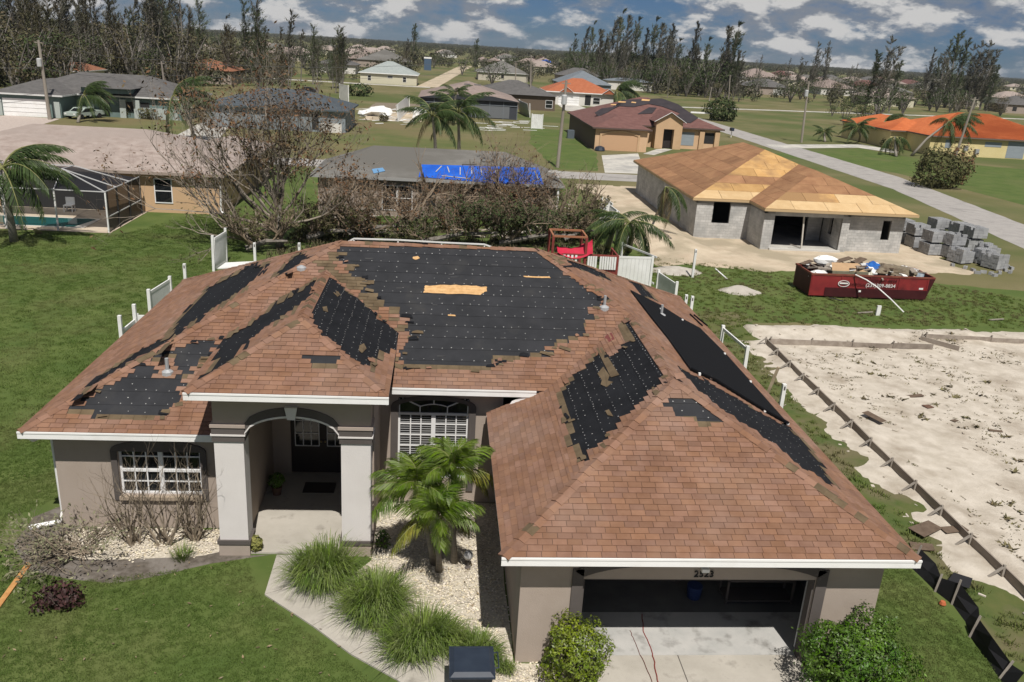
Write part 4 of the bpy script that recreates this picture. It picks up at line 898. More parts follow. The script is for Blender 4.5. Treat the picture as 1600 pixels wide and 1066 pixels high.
for s in (-.28, .28):
    mb = MB(); n_ = 14; mb.prism([(bx + s - .03, by + .28 + .12 * math.cos(6.283 * k / n_), .12 + .12 * math.sin(6.283 * k / n_)) for k in range(n_)], (.06, 0, 0)); mb.build('wheel', mat('tyre_black', (.02, .02, .02), rough=.8), t)
lt = MB()
for k in range(420):
    x, y = R3.uniform(-13, 1.5), R3.uniform(12, 26) if R3.random() < .6 else R3.uniform(12, 19); a = R3.uniform(0, 6.28); l = R3.uniform(.02, .07); d = V((math.cos(a), math.sin(a), R3.uniform(-.1, .3))) * l; s = V((-d.y, d.x, 0)) * R3.uniform(.15, .5); c = V((x, y, .055))
    if -9.7 < x < 1.9 and y > 19.9: continue
    lt.poly([c - d, c + s, c + d, c - s])
tag(lt.build('lawn_litter', mat('litter_brown', (.16, .11, .06), (.24, .20, .13), scale=3, rough=.9, isl=.5), kind='stuff'), 'dead leaves and bits blown over the front lawn and path', 'leaf litter')
# plank, door mat, porch plant, cords
mb = MB(); a, b = G(46, 880, .03), G(-12, 960, .03); mb.bar(a, b, .13, .04); tag(mb.build('plank', mat('orange_wood', (.42, .20, .07), (.5, .27, .10), scale=6, rough=.8), origin=a), 'orange-brown wooden plank lying on lawn at left edge', 'plank')
mb = MB(); mb.box(-3.75, 22.0, .05, -2.85, 22.6, .07); tag(mb.build('door_mat', mat('mat_dark', (.05, .04, .035), rough=.95), origin=(-3.3, 22.3, .05)), 'dark door mat lying in the shaded porch before the front door', 'door mat')
t = thing('porch_plant', 'small potted plant in the shade at left porch wall', 'potted plant', (-4.45, 21.9, .05)); mb = MB(); mb.lathe((-4.45, 21.9, .05), [(.11, 0), (.15, .24), (.16, .26), (.13, .26)], 12); mb.build('pot', mat('clay_dark', (.12, .07, .05), rough=.8), t)
mb = MB(); leaf_ball(mb, (-4.45, 21.9, .5), .22, .22, .2, 260, .06, R3); mb.build('foliage', M_bushB, t, kind='stuff')
def cord(nm, label, px, m, r=.012):
    pts = [G(x, y, .028) for x, y in px]; mb = MB(); out = []
    for i in range(len(pts) - 1):
        for k in range(4): out.append(pts[i].lerp(pts[i + 1], k / 4) + V((R3.uniform(-.012, .012), R3.uniform(-.012, .012), 0)))
    mb.tube(out + [pts[-1]], r, 5); o = mb.build(nm, m, origin=pts[0]); tag(o, label, 'cord')
cord('extension_cord', 'red extension cord running out of the garage onto the driveway', [(1003, 960), (1005, 986), (1016, 1012), (1022, 1030), (1025, 1050), (1030, 1075)], mat('red_cord', (.22, .035, .025), rough=.5))
cord('extension_cord', 'thin dark brown extension cord left of the red one', [(985, 985), (990, 1000), (1000, 1022), (1012, 1048), (1022, 1075)], mat('brown_cord', (.14, .05, .035), rough=.5), .008)
# things inside the garage
t = thing('hanging_cloth', 'lavender folded cloth hanging inside the garage door at left', 'cloth', (3.75, 16.4, 1.3)); mb = MB()
for s in (-.12, .12):
    for k in range(6): mb.prism([(3.75 + s + .11 * math.cos(1.047 * i) * (1 + .15 * (k % 2)), 16.4 + .07 * math.sin(1.047 * i), 1.15 + k * .15) for i in range(6)], (-s * .1, 0, .15))
mb.build('folded_cloth', mat('lavender', (.30, .27, .42), rough=.9), t); mb = MB(); mb.tube([(3.75, 16.4, 2.0), (3.75, 16.4, 2.5)], .012, 5); mb.build('hanger_rope', M_twigd, t)
mb = MB(); mb.box(7.35, 17.0, .7, 7.85, 17.35, 1.05); mb.box(7.33, 16.98, 1.05, 7.87, 17.37, 1.09); tag(mb.build('storage_box', mat('offwhite_box', (.5, .5, .47), rough=.8), origin=(7.6, 17.2, .7)), 'off-white storage box standing on garage shelf at right', 'box')
t = thing('garage_shelf', 'dark shelf rack along the right side inside the garage', 'shelf', (7.9, 17.3, .02)); mb = MB()
for z in (.66, 1.5, .1): mb.box(7.2, 16.9, z, 8.9, 17.45, z + .035)
mb.build('shelf', M_dark, t)
for x in (7.2, 8.85):
    for y in (16.9, 17.4): mb = MB(); mb.box(x, y, .02, x + .05, y + .05, 1.9); mb.build('rack_post', M_dark, t)
t = thing('pedestal_fan', 'round pedestal fan standing in the dark garage', 'fan', (6.2, 18.0, .02)); mb = MB(); mb.tube([(6.2, 17.9, 1.05 + .0), (6.2, 17.98, 1.05)], .26, 16); mb.build('fan_cage', mat('fan_beige', (.32, .28, .24), rough=.6), t)
mb = MB(); mb.tube([(6.2, 18.0, .02), (6.2, 18.0, 1.05)], .025, 6); mb.lathe((6.2, 18, .02), [(.22, 0), (.2, .04), (.03, .06)], 12); mb.build('stand', M_dark, t)
mb = MB(); mb.lathe((6.5, 17.2, .02), [(.16, 0), (.19, .3), (.19, .34), (.0, .34)], 12); tag(mb.build('bucket', mat('blue_plastic', (.03, .05, .14), rough=.4), origin=(6.5, 17.2, .02)), 'dark blue bucket on the garage floor', 'bucket')
mb = MB(); mb.tube([(5.05 + .2 * math.sin(.2 * k), 17.2 + .004 * k, 2.2 - .28 * (1 - math.cos(.2 * k)) * .9) for k in range(32)], .022, 5); tag(mb.build('hose', mat('pale_hose', (.4, .4, .3), rough=.6), origin=(5, 17.2, 1.9)), 'pale hose loop hanging from the garage ceiling', 'hose')
# black silt fence with stakes
px = [(1424, 888), (1442, 905), (1462, 925), (1488, 945), (1508, 972), (1516, 996), (1540, 1030), (1562, 1062), (1578, 1085)]
t = thing('silt_fence', 'black sagging silt fence on stakes beside the front lawn', 'silt fence', G(*px[0])); mb = MB(); bs = [G(*p) for p in px]; rows = []
for i, b in enumerate(bs):
    ln = .18 + .12 * math.sin(i * 1.9); h = .44 + .12 * math.sin(i * 2.3 + 1); rows.append([b, b + V((ln * .4, .05, h * .5)), b + V((ln, .08, h))])
for i in range(len(rows) - 1):
    for k in range(2): mb.poly([rows[i][k], rows[i + 1][k], rows[i + 1][k + 1], rows[i][k + 1]])
    d = V((.012, 0, 0))
    for k in range(2): mb.poly([rows[i][k] + d, rows[i][k + 1] + d, rows[i + 1][k + 1] + d, rows[i + 1][k] + d])
mb.build('fabric', mat('black_fabric', (.014, .014, .016), rough=.7), t)
for i in (0, 2, 3, 5, 7): mb = MB(); mb.bar(rows[i][0] - V((.02, 0, 0)), rows[i][2] + V((-.0, 0, .12)), .045, .03); mb.build('stake', mat('grey_wood', (.24, .21, .18), (.32, .29, .25), scale=5, rough=.95), t)
c = G(1472, 946); mb = MB(); mb.lathe(c, [(.06, 0), (.09, .05), (.06, .12), (.0, .13)], 8); tag(mb.build('orange_lump', mat('orange_clay', (.42, .12, .05), rough=.8), origin=c), 'small orange clay lump beside the black silt fence', 'debris')
# ================================================================== MIDDLE GROUND
R4 = random.Random(44)
M_vinyl = mat('white_vinyl', (.78, .78, .77), (.66, .66, .64), scale=1.3, rough=.5, spec=.4)
M_oldwood = mat('weathered_board', (.21, .175, .145), (.30, .26, .22), scale=3, rough=.95, bump=.4, isl=.2, stretch=(1, .2, 1))
M_greywood = MATS['grey_wood']
# ------------------------------------------------------------------ broken vinyl fences
def post(mb, x, y, h=1.83, w=.13, lean=(0, 0)):
    mb.prism([(x - w / 2, y - w / 2, 0), (x + w / 2, y - w / 2, 0), (x + w / 2, y + w / 2, 0), (x - w / 2, y + w / 2, 0)], (lean[0], lean[1], h))
def fence_post(label, x, y, h=1.83, lean=(0, 0), group='bare white fence posts left standing'):
    t = thing('fence_post', label, 'fence post', (x, y, 0), group); mb = MB(); post(mb, x, y, h, .13, lean); mb.build('post', M_vinyl, t)
    mb = MB(); mb.box(x - .03 + lean[0] * .93, y - .068 + lean[1] * .93, h * .88, x + .03 + lean[0] * .93, y - .062 + lean[1] * .93, h * .96); mb.build('rail_slot', M_dark, t)
def fence_section(label, a, b, h=1.83, panel=(.1, 1.65), lean=0.0, boards=9, rails=True, group='broken white vinyl fence sections', nm='fence_section'):
    """a, b: plan positions of its two posts"""
    a, b = V((*a, 0)), V((*b, 0)); t = thing(nm, label, 'fence', a, group); d = (b - a).normalized(); o = V((d.y, -d.x, 0)); L_ = (b - a).length
    for p in (a, b): mb = MB(); post(mb, p.x, p.y, h, .13, (o.x * lean * .3, o.y * lean * .3)); mb.build('post', M_vinyl, t)
    lv = lambda z: o * lean * z / h
    if rails:
        for z in ((panel[0], panel[1]) if panel else (.12, 1.68)):
            mb = MB(); mb.bar(a + d * .07 + lv(z) + V((0, 0, z)), b - d * .07 + lv(z) + V((0, 0, z)), .06, .12); mb.build('rail', M_vinyl, t)
    if panel:
        w = (L_ - .16) / boards; z0, z1 = panel[0] + .06, panel[1] - .06
        for k in range(boards):
            p = a + d * (.08 + k * w + .004); q = a + d * (.08 + (k + 1) * w - .004); e = o * .018
            mb = MB(); mb.prism([p - e + lv(z0) + V((0, 0, z0)), q - e + lv(z0) + V((0, 0, z0)), q + e + lv(z0) + V((0, 0, z0)), p + e + lv(z0) + V((0, 0, z0))], lv(z1 - z0) + V((0, 0, z1 - z0))); mb.build('board', M_vinyl, t)
    return t
fence_section('white fence section with a low broken panel, nearest on left side of the house', (-12.34, 32.4), (-12.3, 33.9), 1.83, (.1, 1.15))
mb = MB(); mb.box(-12.2, 33.95, .9, -11.5, 34.0, 1.35); mb.box(-12.26, 34.0, .0, -12.2, 34.06, 1.4); tag(mb.build('vinyl_scrap', M_vinyl, origin=(-12, 34, 0)), 'torn piece of white panel behind the nearest left fence section', 'fence panel')
fence_section('white fence section with its whole panel on the left of the roof', (-12.43, 36.1), (-12.2, 38.3))
fence_post('lone white fence post left of the roof between two fence sections', -12.2, 40.6)
fence_section('tall white fence section under the big bare tree', (-12.3, 46.1), (-12.1, 48.1), 2.0, (.1, 1.8), .12)
mb = MB(); mb.bar((-11.9, 46.2, .3), (-9.6, 46.0, .55), 1.3, .05); tag(mb.build('vinyl_sheet', M_vinyl, origin=(-11, 46, .3)), 'white fence panel fallen flat under the big bare tree', 'fence panel')
fence_post('white fence post beside the trunk of the big bare tree', -9.92, 45.5); fence_post('white fence post just beyond the left end of the roof ridge', -7.62, 45.9)
fence_section('bright white fence section behind the roof next to the red play structure', (10.04, 45.9), (12.05, 46.0), 1.83, (.1, 1.72), 0, 8)
mb = MB(); mb.bar((11.0, 49.4, 1.7), (12.3, 46.1, 1.75), .05, .1); mb.bar((11.0, 49.4, .2), (12.3, 46.1, .2), .05, .1); mb.bar((11.0, 49.45, 0), (11.0, 49.45, 1.8), .12, .12); tag(mb.build('fence_rails', M_vinyl, origin=(11.5, 48, 0)), 'open white fence frame running back from the bright white section', 'fence')
fence_section('white fence section seen from its shaded side, right of the roof', (11.65, 42.9), (12.03, 40.6))
fence_post('white fence post standing right of the roof beyond the green lot edge', 12.1, 38.0); fence_post('second white post just behind the one right of the roof', 11.95, 38.5, 1.75)
fence_section('empty white fence frame without panel beside the sandy lot', (12.21, 33.6), (12.39, 31.0), 1.83, None)
mb = MB()
for k in range(7):
    x, y = 12.0 + k * .13, 34.6 + .1 * math.sin(k * 2); mb.prism([(x, y - .35, .02), (x + .15, y - .3, .02), (x + .15, y + .4, .02), (x, y + .35, .02)], (0, 0, .15 + .12 * math.sin(k * 1.7)))
tag(mb.build('white_sheet', M_vinyl, origin=(12.3, 34.6, 0)), 'crumpled white vinyl sheet lying behind the empty fence frame', 'sheet')
fence_post('short broken white fence post beside the roof edge', 11.85, 27.9, 1.25); fence_post('white post nearest to the camera on the right side', 12.35, 27.0, 1.83)
mb = MB(); mb.bar((12.3, 28.6, 0), (12.62, 28.35, 1.95), .1, .1); tag(mb.build('timber_post', mat('raw_timber', (.22, .17, .11), (.42, .34, .24), scale=2, rough=.9), origin=(12.3, 28.6, 0)), 'leaning raw timber post between two white fence posts', 'post')
mb = MB(); mb.bar((12.4, 28.0, .05), (12.75, 27.6, .75), .3, .03); tag(mb.build('plywood_scrap', M_oldwood, origin=(12.5, 27.8, 0)), 'dark plywood scrap leaning near the timber post', 'board')
fence_post('slim white post alone in the green lot behind the fence', 15.3, 48.6, 1.75)
for i, (y0, y1, ln) in enumerate(((65.8, 63.4, -.5), (62.8, 60.0, -.35), (57.3, 55.0, .25))):
    fence_section(['leaning white fence section farthest along the unfinished house sand', 'leaning white fence section in the middle beside the sand pile', 'leaning white fence section nearest the broken palm'][i], (12.5 - .1 * i, y0), (12.6, y1), 1.8, (.1, 1.65), ln, 8)
fence_post('white post between the leaning sections beside the sand pile', 12.6, 63.1)
# ------------------------------------------------------------------ formwork boards on the sand lot
def form_row(label, pts, seg, side, h=.26):
    a, b = V((*pts[0], 0)), V((*pts[1], 0)); t = thing('form_board_row', label, 'formwork', a); d = (b - a).normalized(); o = V((d.y, -d.x, 0)) * side; n = max(1, int((b - a).length / seg)); s_ = (b - a).length / n
    for k in range(n):
        p, q = a + d * (k * s_ + .01), a + d * ((k + 1) * s_ - .01); j = V((0, 0, R4.uniform(-.02, .03)))
        mb = MB(); mb.bar(p + j + o * R4.uniform(-.02, .02) + V((0, 0, .05 + h / 2)), q + j + V((0, 0, .05 + h / 2 + R4.uniform(-.02, .02))), .045, h); mb.build('board', M_oldwood, t)
        if True:
            mb = MB(); c = p + d * .05; mb.bar(c + o * .05 + V((0, 0, 0)), c + o * .06 + V((0, 0, .42)), .05, .06, up=(1, 0, 0)); mb.build('stake', M_greywood, t)
            mb = MB(); mb.bar(c + o * .45 + V((0, 0, .02)), c + o * .06 + V((0, 0, .36)), .07, .035); mb.build('brace', M_greywood, t)
form_row('long row of weathered form boards on stakes edging the sand lot', ((15.45, 36.5), (15.1, 12.0)), 1.52, 1)
form_row('straight row of pale form boards along the back of sand lot', ((15.6, 36.45), (23.6, 36.35)), 2.0, -1)
form_row('far row of form boards at right edge of the sand lot', ((24.1, 37.9), (34, 37.4)), 2.6, -1)
form_row('short cross form board joining the two back rows', ((23.7, 37.7), (24.9, 36.3)), 1.8, -1)
# scraps on the sand
M_scrap = mat('shingle_scrap', (.14, .075, .05), (.20, .12, .085), scale=6, rough=.95, isl=.3); M_ply = mat('dark_ply', (.10, .07, .05), (.15, .11, .08), scale=4, rough=.95)
def scrap(px, w, l, a, m, label, nm='shingle_scrap', cat='debris', lift=.07):
    c = G(*px) + V((0, 0, lift)); mb = MB(); d = V((math.cos(a), math.sin(a), R4.uniform(-.08, .12))) * l / 2; s = V((-math.sin(a), math.cos(a), R4.uniform(-.1, .1))) * w / 2
    mb.prism([c - d - s, c + d - s * .8, c + d + s, c - d + s * 1.1], (0, 0, .012)); tag(mb.build(nm, m, origin=c), label, cat)
scrap((1450, 638), .30, .38, .3, M_scrap, 'brown shingle scrap shaped like a square on the white sand'); scrap((1424, 622), .26, 1.0, .1, M_ply, 'long brown shingle strip lying left of the square scrap')
scrap((1555, 676), .16, .5, -.2, M_ply, 'dark strip of debris near right edge of the sand lot'); scrap((1491, 660), .2, .3, .5, M_ply, 'small dark scrap right of the square shingle')
scrap((1446, 832), .5, 1.0, .5, M_ply, 'brown plywood scrap lying below the form boards', 'plywood_scrap', lift=.12); scrap((1490, 832), .35, .75, .1, M_ply, 'brown board scrap touching the form boards', 'plywood_scrap', lift=.1); scrap((1440, 858), .35, .6, -.3, M_ply, 'dark scrap at the roof corner below the plywood scrap', 'plywood_scrap')
scrap((1364, 659), .3, .9, -1.2, M_ply, 'dark board leaning inside the long form row', 'plywood_scrap', lift=.2); scrap((1500, 915), .5, .6, .8, mat('felt_scrap', (.02, .02, .022), rough=.8), 'black felt scrap on the sand near the silt fence', 'felt_scrap', lift=.15)
scrap((1306, 472), .12, .9, -1, MATS['felt_scrap'], 'black felt strip on the grass in front of the red dumpster', 'felt_scrap', lift=.15)
wm = MB()
for k in range(2200):
    x, y = R4.uniform(15.9, 34), R4.uniform(14, 38.8); big = R4.random() < .10; h = lot_h(x, y); n_ = R4.randint(3, 9)
    if noise.noise(V((x * .25, y * .25, 2))) < -.12 and y > 20: continue
    for j in range(n_ * (2 if big else 1)):
        a = R4.uniform(0, 6.28); p = V((x + R4.gauss(0, .10), y + R4.gauss(0, .06), h)); l = R4.uniform(.03, .11) * (1.9 if big else 1); d = V((math.cos(a), math.sin(a), R4.uniform(.15, .7))) * l; s = V((-d.y, d.x, .01)) * .3
        wm.poly([p - s, p + s, p + d])
tag(wm.build('sand_weeds', mat('dark_weed', (.10, .075, .045), (.13, .12, .05), scale=2, rough=.95, isl=.5), kind='stuff'), 'small dark weeds and scraps dotted over the pale sand lot', 'weeds')
wm = MB()
for k in range(420):
    x, y = R4.uniform(13.9, 34), R4.uniform(12, 39); h = lot_h(x, y); a = R4.uniform(0, 3.14); l = R4.uniform(.03, .10); d = V((math.cos(a), math.sin(a), 0)) * l; s = V((-d.y, d.x, 0)) * R4.uniform(.3, .8); c = V((x, y, h + .012))
    wm.prism([c - d - s, c + d - s, c + d + s, c - d + s], (0, 0, .03))
tag(wm.build('sand_clods', M_sand, kind='stuff'), 'pale clods and stones lying over the sand lot', 'clods')
c = G(1371, 493); mb = MB(); mb.box(c.x - .11, c.y - .05, 0, c.x + .11, c.y + .05, .55); tag(mb.build('marker_board', M_vinyl, origin=c), 'small white marker board standing at the back edge of sand lot', 'marker')
mb = MB(); a, b = G(1145, 448, .03), G(1168, 449, .03); mb.bar(a, b, .12, .03); mb.bar(G(1118, 420, .04), G(1136, 436, .04), .1, .03); tag(mb.build('white_strip', M_vinyl, origin=a), 'white vinyl strips lying on the green lot', 'strip')
for k, (x, y) in enumerate(((1340, 489), (1545, 500))):
    a = G(x, y, .05); mb = MB(); mb.bar(a, a + V((.9, .1, .05)), .08, .05); tag(mb.build('loose_board', M_greywood, origin=a), ['pale loose board on the grass edge behind the sand', 'grey loose board at the right end of the grass edge'][k], 'board')
# ------------------------------------------------------------------ red roll-off dumpster and its load
M_red = mat('dumpster_red', (.19, .018, .022), (.24, .028, .028), scale=1.2, rough=.5, spec=.4, c3=(.10, .014, .016), s3=.7); M_redd = mat('dumpster_dark', (.040, .008, .010), (.06, .012, .014), scale=1, rough=.6); M_rust = mat('rusty_rim', (.20, .07, .04), (.15, .03, .03), scale=2, rough=.7)
t = thing('roll_off_dumpster', 'dark red open roll-off dumpster full of storm debris on the grass', 'dumpster', (24.6, 46.2, 0)); X0, X1, Y0, Y1, H_ = 21.1, 28.2, 45.1, 47.4, 1.32
def shell(name, x0, y0, z0, x1, y1, z1, m): mb = MB(); mb.box(x0, y0, z0, x1, y1, z1); return mb.build(name, m, t)
fw = shell('side_wall', X0, Y0, .12, X1 - .15, Y0 + .07, H_, M_red); shell('side_wall', X0, Y1 - .07, .12, X1 - .15, Y1, H_, M_red); shell('end_wall', X0, Y0 + .07, .12, X0 + .07, Y1 - .07, H_, M_redd); shell('floor', X0 + .07, Y0 + .07, .12, X1 - .15, Y1 - .07, .2, M_redd)
mb = MB(); mb.prism([(X1 - .15, Y0, .12), (X1 - .15, Y1, .12), (X1 + .22, Y1, H_), (X1 + .22, Y0, H_)], (.06, 0, 0)); mb.prism([(X1 - .15, Y0, .12), (X1 + .22, Y0, H_), (X1 - .15, Y0, H_)], (0, .07, 0)); mb.prism([(X1 - .15, Y1 - .07, .12), (X1 + .22, Y1 - .07, H_), (X1 - .15, Y1 - .07, H_)], (0, .07, 0)); mb.build('end_wall', M_redd, t)
for y in (Y0 - .03, Y1 - .05): shell('rim', X0 - .04, y, H_, X1 + .26, y + .08, H_ + .1, M_rust)
shell('rim', X0 - .04, Y0 + .05, H_ + .002, X0 + .05, Y1 - .05, H_ + .098, M_rust); shell('rim', X1 + .2, Y0 + .05, H_ + .002, X1 + .28, Y1 - .05, H_ + .098, M_rust)
shell('lower_panel', X0 + .9, Y0 - .035, .1, X1 - .12, Y0 - .002, .62, M_redd); shell('skid', X0 + .1, Y0 + .5, 0, X1 - .3, Y0 + .65, .12, M_redd); shell('skid', X0 + .1, Y1 - .65, 0, X1 - .3, Y1 - .5, .12, M_redd)
for k in range(5): shell('rib', X0 + .05 + k * 1.72, Y0 - .03, .62, X0 + .13 + k * 1.72, Y0 - .002, 1.3, M_red)
mb = MB(); mb.m = 0; text_mesh(mb, '(239)309-8834', .30, (25.25, Y0 - .045, .74), (1, 0, .0), (0, 0, 1), .004); mb.build('phone_lettering', M_vinyl, fw)
mb = MB(); text_mesh(mb, '(239)309-8834', .26, (25.4, Y0 - .04, 1.04), (1, 0, 0), (0, 0, 1), .003); text_mesh(mb, 'DISPOSAL', .22, (23.9, Y0 - .04, .78), (1, 0, 0), (0, 0, 1), .003); mb.build('faded_lettering', M_redd, fw)
mb = MB(); cx, cz = 23.05, .88
ov = lambda a, r: (cx + .34 * r * math.cos(a), Y0 - .05, cz + .19 * r * math.sin(a))
for k in range(24):
    a, b = k * .2618, (k + 1) * .2618; mb.prism([ov(a, .88), ov(b, .88), ov(b, 1), ov(a, 1)], (0, .03, 0))
mb.box(cx - .25, Y0 - .052, cz - .02, cx + .25, Y0 - .03, cz + .06); mb.build('oval_logo', M_vinyl, fw)
mb = MB(); mb.box(24.0, Y0 - .06, .42, 24.14, Y0 - .036, .52); mb.build('hook_plate', M_vinyl, fw); mb = MB(); mb.box(27.6, Y0 - .02, .68, 27.85, Y0 - .002, .78); mb.build('sticker', M_vinyl, fw)
def lump(nm, label, cat, c, rx, ry, rz, m, rough=.25, n=10):
    mb = MB(); V_ = []
    for j in range(n // 2 + 1):
        ph = math.pi * j / (n // 2)
        for i in range(n):
            a = 2 * math.pi * i / n; d = V((math.sin(ph) * math.cos(a), math.sin(ph) * math.sin(a), math.cos(ph))); k = 1 + rough * noise.noise(d * 1.7 + V(c) * 3) + rough * .5 * noise.noise(d * 4 + V(c)); V_.append((c[0] + d.x * rx * k, c[1] + d.y * ry * k, c[2] + d.z * rz * k))
    mb.v = V_
    for j in range(n // 2):
        for i in range(n): mb.f.append((j * n + i, (j + 1) * n + i, (j + 1) * n + (i + 1) % n, j * n + (i + 1) % n)); mb.mi.append(0)
    return tag(mb.build(nm, m, origin=c), label, cat)
mb = MB(); q = [(22.4, 45.35, .9), (24.55, 45.35, .9), (24.55, 46.2, .9), (22.4, 46.2, .9)]; mb.prism(q, (0, 0, .62)); mb.mi = [1] * len(mb.f); mb.prism([(22.45, 45.5, 1.52), (24.5, 45.5, 1.52), (24.25, 46.15, 1.8), (22.65, 46.15, 1.8)], (0, .05, .03), 0)
sofa = tag(mb.build('cardboard_box', [mat('cardboard_tan', (.42, .28, .16), (.36, .24, .14), scale=3, rough=.9), mat('sofa_base', (.15, .15, .10), (.20, .18, .13), scale=6, rough=.9)], origin=(23.5, 45.8, .9)), 'large tan slab-topped box lying in the left half of the dumpster', 'box')
lump('debris_bag', 'white plastic bag heap on top of left rear of dumpster', 'bag', (22.6, 46.9, 1.75), .75, .35, .35, M_vinyl); lump('debris_bag', 'white bag against the left end of the tan box', 'bag', (21.75, 45.5, 1.25), .55, .3, .3, M_vinyl, .4); lump('debris_bag', 'small white bag right of the tan box', 'bag', (24.75, 45.5, 1.25), .22, .25, .3, mat('cream_bag', (.55, .53, .44), rough=.7), .2)
lump('tarp_bundle', 'crumpled blue tarp bundle piled in the middle of the dumpster', 'tarp', (25.2, 46.3, 1.5), .45, .4, .42, mat('blue_tarp', (.015, .09, .34), (.02, .14, .46), scale=2, rough=.45, spec=.4), .5, 14)
lump('brush_heap', 'brown brush and rubble heap in the right half of dumpster', 'debris', (26.3, 46.2, 1.25), 1.75, .95, .5, mat('brush_brown', (.13, .10, .07), (.20, .17, .12), scale=4, rough=.95, bump=1, bscale=12), .6, 22)
lump('debris_bag', 'dark purple bag near the right end of the dumpster', 'bag', (27.0, 46.4, 1.3), .5, .3, .25, mat('dark_bag', (.03, .025, .04), rough=.4), .4); lump('cushion', 'pale tan cushion beside the patterned box in dumpster', 'cushion', (27.2, 45.5, 1.25), .35, .25, .16, mat('tan_cushion', (.5, .38, .26), rough=.9), .2)
mb = MB(); mb.box(27.4, 45.6, 1.1, 28.05, 45.75, 1.55); tag(mb.build('patterned_box', mat('patterned', (.55, .6, .62), (.15, .25, .35), scale=5, rough=.6), origin=(27.7, 45.7, 1.1)), 'pale blue patterned box at right end of dumpster', 'box')
for k, (p, q, w, m, lb) in enumerate((((22.0, 45.6, 1.45), (23.0, 47.0, 1.75), .2, 'oldw', 'pale board sticking out over the left bags'), ((24.0, 46.6, 1.6), (25.0, 47.1, 1.95), .5, 'ply', 'dark plywood sheet behind the tan box'), ((23.0, 46.7, 1.7), (24.1, 46.9, 2.0), .45, 'ply', 'second dark plywood sheet behind the tan box'), ((25.7, 45.9, 1.62), (26.9, 45.4, 1.42), .1, 'white', 'short thick white pipe lying across the right half'), ((25.4, 46.5, 1.55), (26.6, 46.9, 1.6), .12, 'red', 'bright red strip beside the blue tarp bundle'))):
    mb = MB(); mb.bar(p, q, w, .05); tag(mb.build('loose_plank' if m != 'white' else 'pipe', {'oldw': M_greywood, 'ply': M_ply, 'white': M_vinyl, 'red': mat('bright_red', (.45, .03, .03), rough=.5)}[m], origin=p), lb + ' of dumpster' if 'box' not in lb else lb + ' in dumpster', 'board' if m != 'white' else 'pipe')
a, e = (23.6, 45.0, 1.45), G(1412, 488, .03); mb = MB(); mid = V(a).lerp(e, .45) + V((0, 0, .22)); mb.tube([a, V(a).lerp(mid, .5) + V((0, 0, .06)), mid, mid.lerp(e, .5) + V((0, 0, .04)), e], .035, 6); tag(mb.build('white_pole', M_vinyl, origin=a), 'long thin white pole leaning from the dumpster rim to the grass', 'pole')
for nm_, lb, m in (('debris_bits', 'mixed pale scraps heaped in the dumpster', M_vinyl), ('debris_bits', 'mixed brown boards heaped in the dumpster', M_oldwood), ('debris_bits', 'mixed dark scraps heaped in the dumpster', M_ply)):
    mb = MB()
    for k in range(26):
        c = V((R4.uniform(21.4, 28.0), R4.uniform(45.4, 47.1), R4.uniform(1.3, 1.75))); a = R4.uniform(0, 3.14); d = V((math.cos(a), math.sin(a), R4.uniform(-.35, .35))) * R4.uniform(.12, .55); mb.bar(c - d, c + d, R4.uniform(.05, .32), R4.uniform(.02, .08))
    tag(mb.build(nm_, m, kind='stuff'), lb, 'debris')
# ------------------------------------------------------------------ red play structure and screen frame behind the roof
YP = 41.0; pt = lambda x, y: AtY(x, y, YP)
t = thing('play_structure', 'dark red play structure with white slat railing and crumpled red cloth behind the roof', 'play structure', (pt(905, 400).x, YP, 0)); M_playred = mat('play_red', (.17, .035, .03), (.22, .05, .04), scale=3, rough=.7); M_cloth = mat('red_cloth', (.50, .02, .055), (.38, .015, .04), scale=3, rough=.7)
xa, xb, xm_ = pt(863, 395).x, pt(966, 395).x, pt(915, 395).x; zt_, zr_ = pt(890, 370).z, pt(940, 398).z
for x in (xa, xm_, xb):
    for dy in (0, 1.6): mb = MB(); mb.box(x - .06, YP + dy - .06, 0, x + .06, YP + dy + .06, zr_ if x == xb else zt_ - .02); mb.build('post', M_playred, t)
mb = MB(); mb.box(xa - .1, YP - .1, zr_ - 1.35, xb + .1, YP + 1.7, zr_ - 1.2); mb.build('deck', M_playred, t)
for z in (zr_, zr_ - .95):
    mb = MB(); mb.box(xm_ + .06, YP - .07, z - .09, xb - .06, YP + .0, z); mb.build('rail', M_playred, t); mb = MB(); mb.box(xa + .06, YP - .07, z - .09, xm_ - .06, YP + .0, z); mb.build('rail', M_playred, t); mb = MB(); mb.box(xb - .05, YP + .06, z - .09, xb + .03, YP + 1.5, z); mb.build('rail', M_playred, t)
mb = MB(); mb.box(xm_ + .07, YP - .03, zr_ - 1.2, xb - .07, YP, zr_ - .74); mb.build('lower_board', M_playred, t)
for k in range(12):
    if k == 4: continue
    x = xm_ + .12 + (xb - xm_ - .3) * k / 11; mb = MB(); mb.box(x, YP - .10, zr_ - .74, x + .10, YP - .075, zr_ - .08); mb.build('slat', M_vinyl, t)
for k in range(4): x = xa + .55 + .2 * k; mb = MB(); mb.box(x, YP - .10, zr_ - .4, x + .11, YP - .075, zr_ - .06); mb.build('slat', M_vinyl, t)
mb = MB(); z = zt_
for p, q in (((xa, YP, z), (xm_, YP, z)), ((xa, YP + 1.6, z), (xm_, YP + 1.6, z)), ((xa, YP, z), (xa, YP + 1.6, z)), ((xm_, YP, z), (xm_, YP + 1.6, z))): mb.bar(p, q, .09, .09)
mb.build('canopy_frame', mat('frame_tan', (.30, .13, .07), rough=.8), t)
mb = MB(); nx, ny = 12, 8
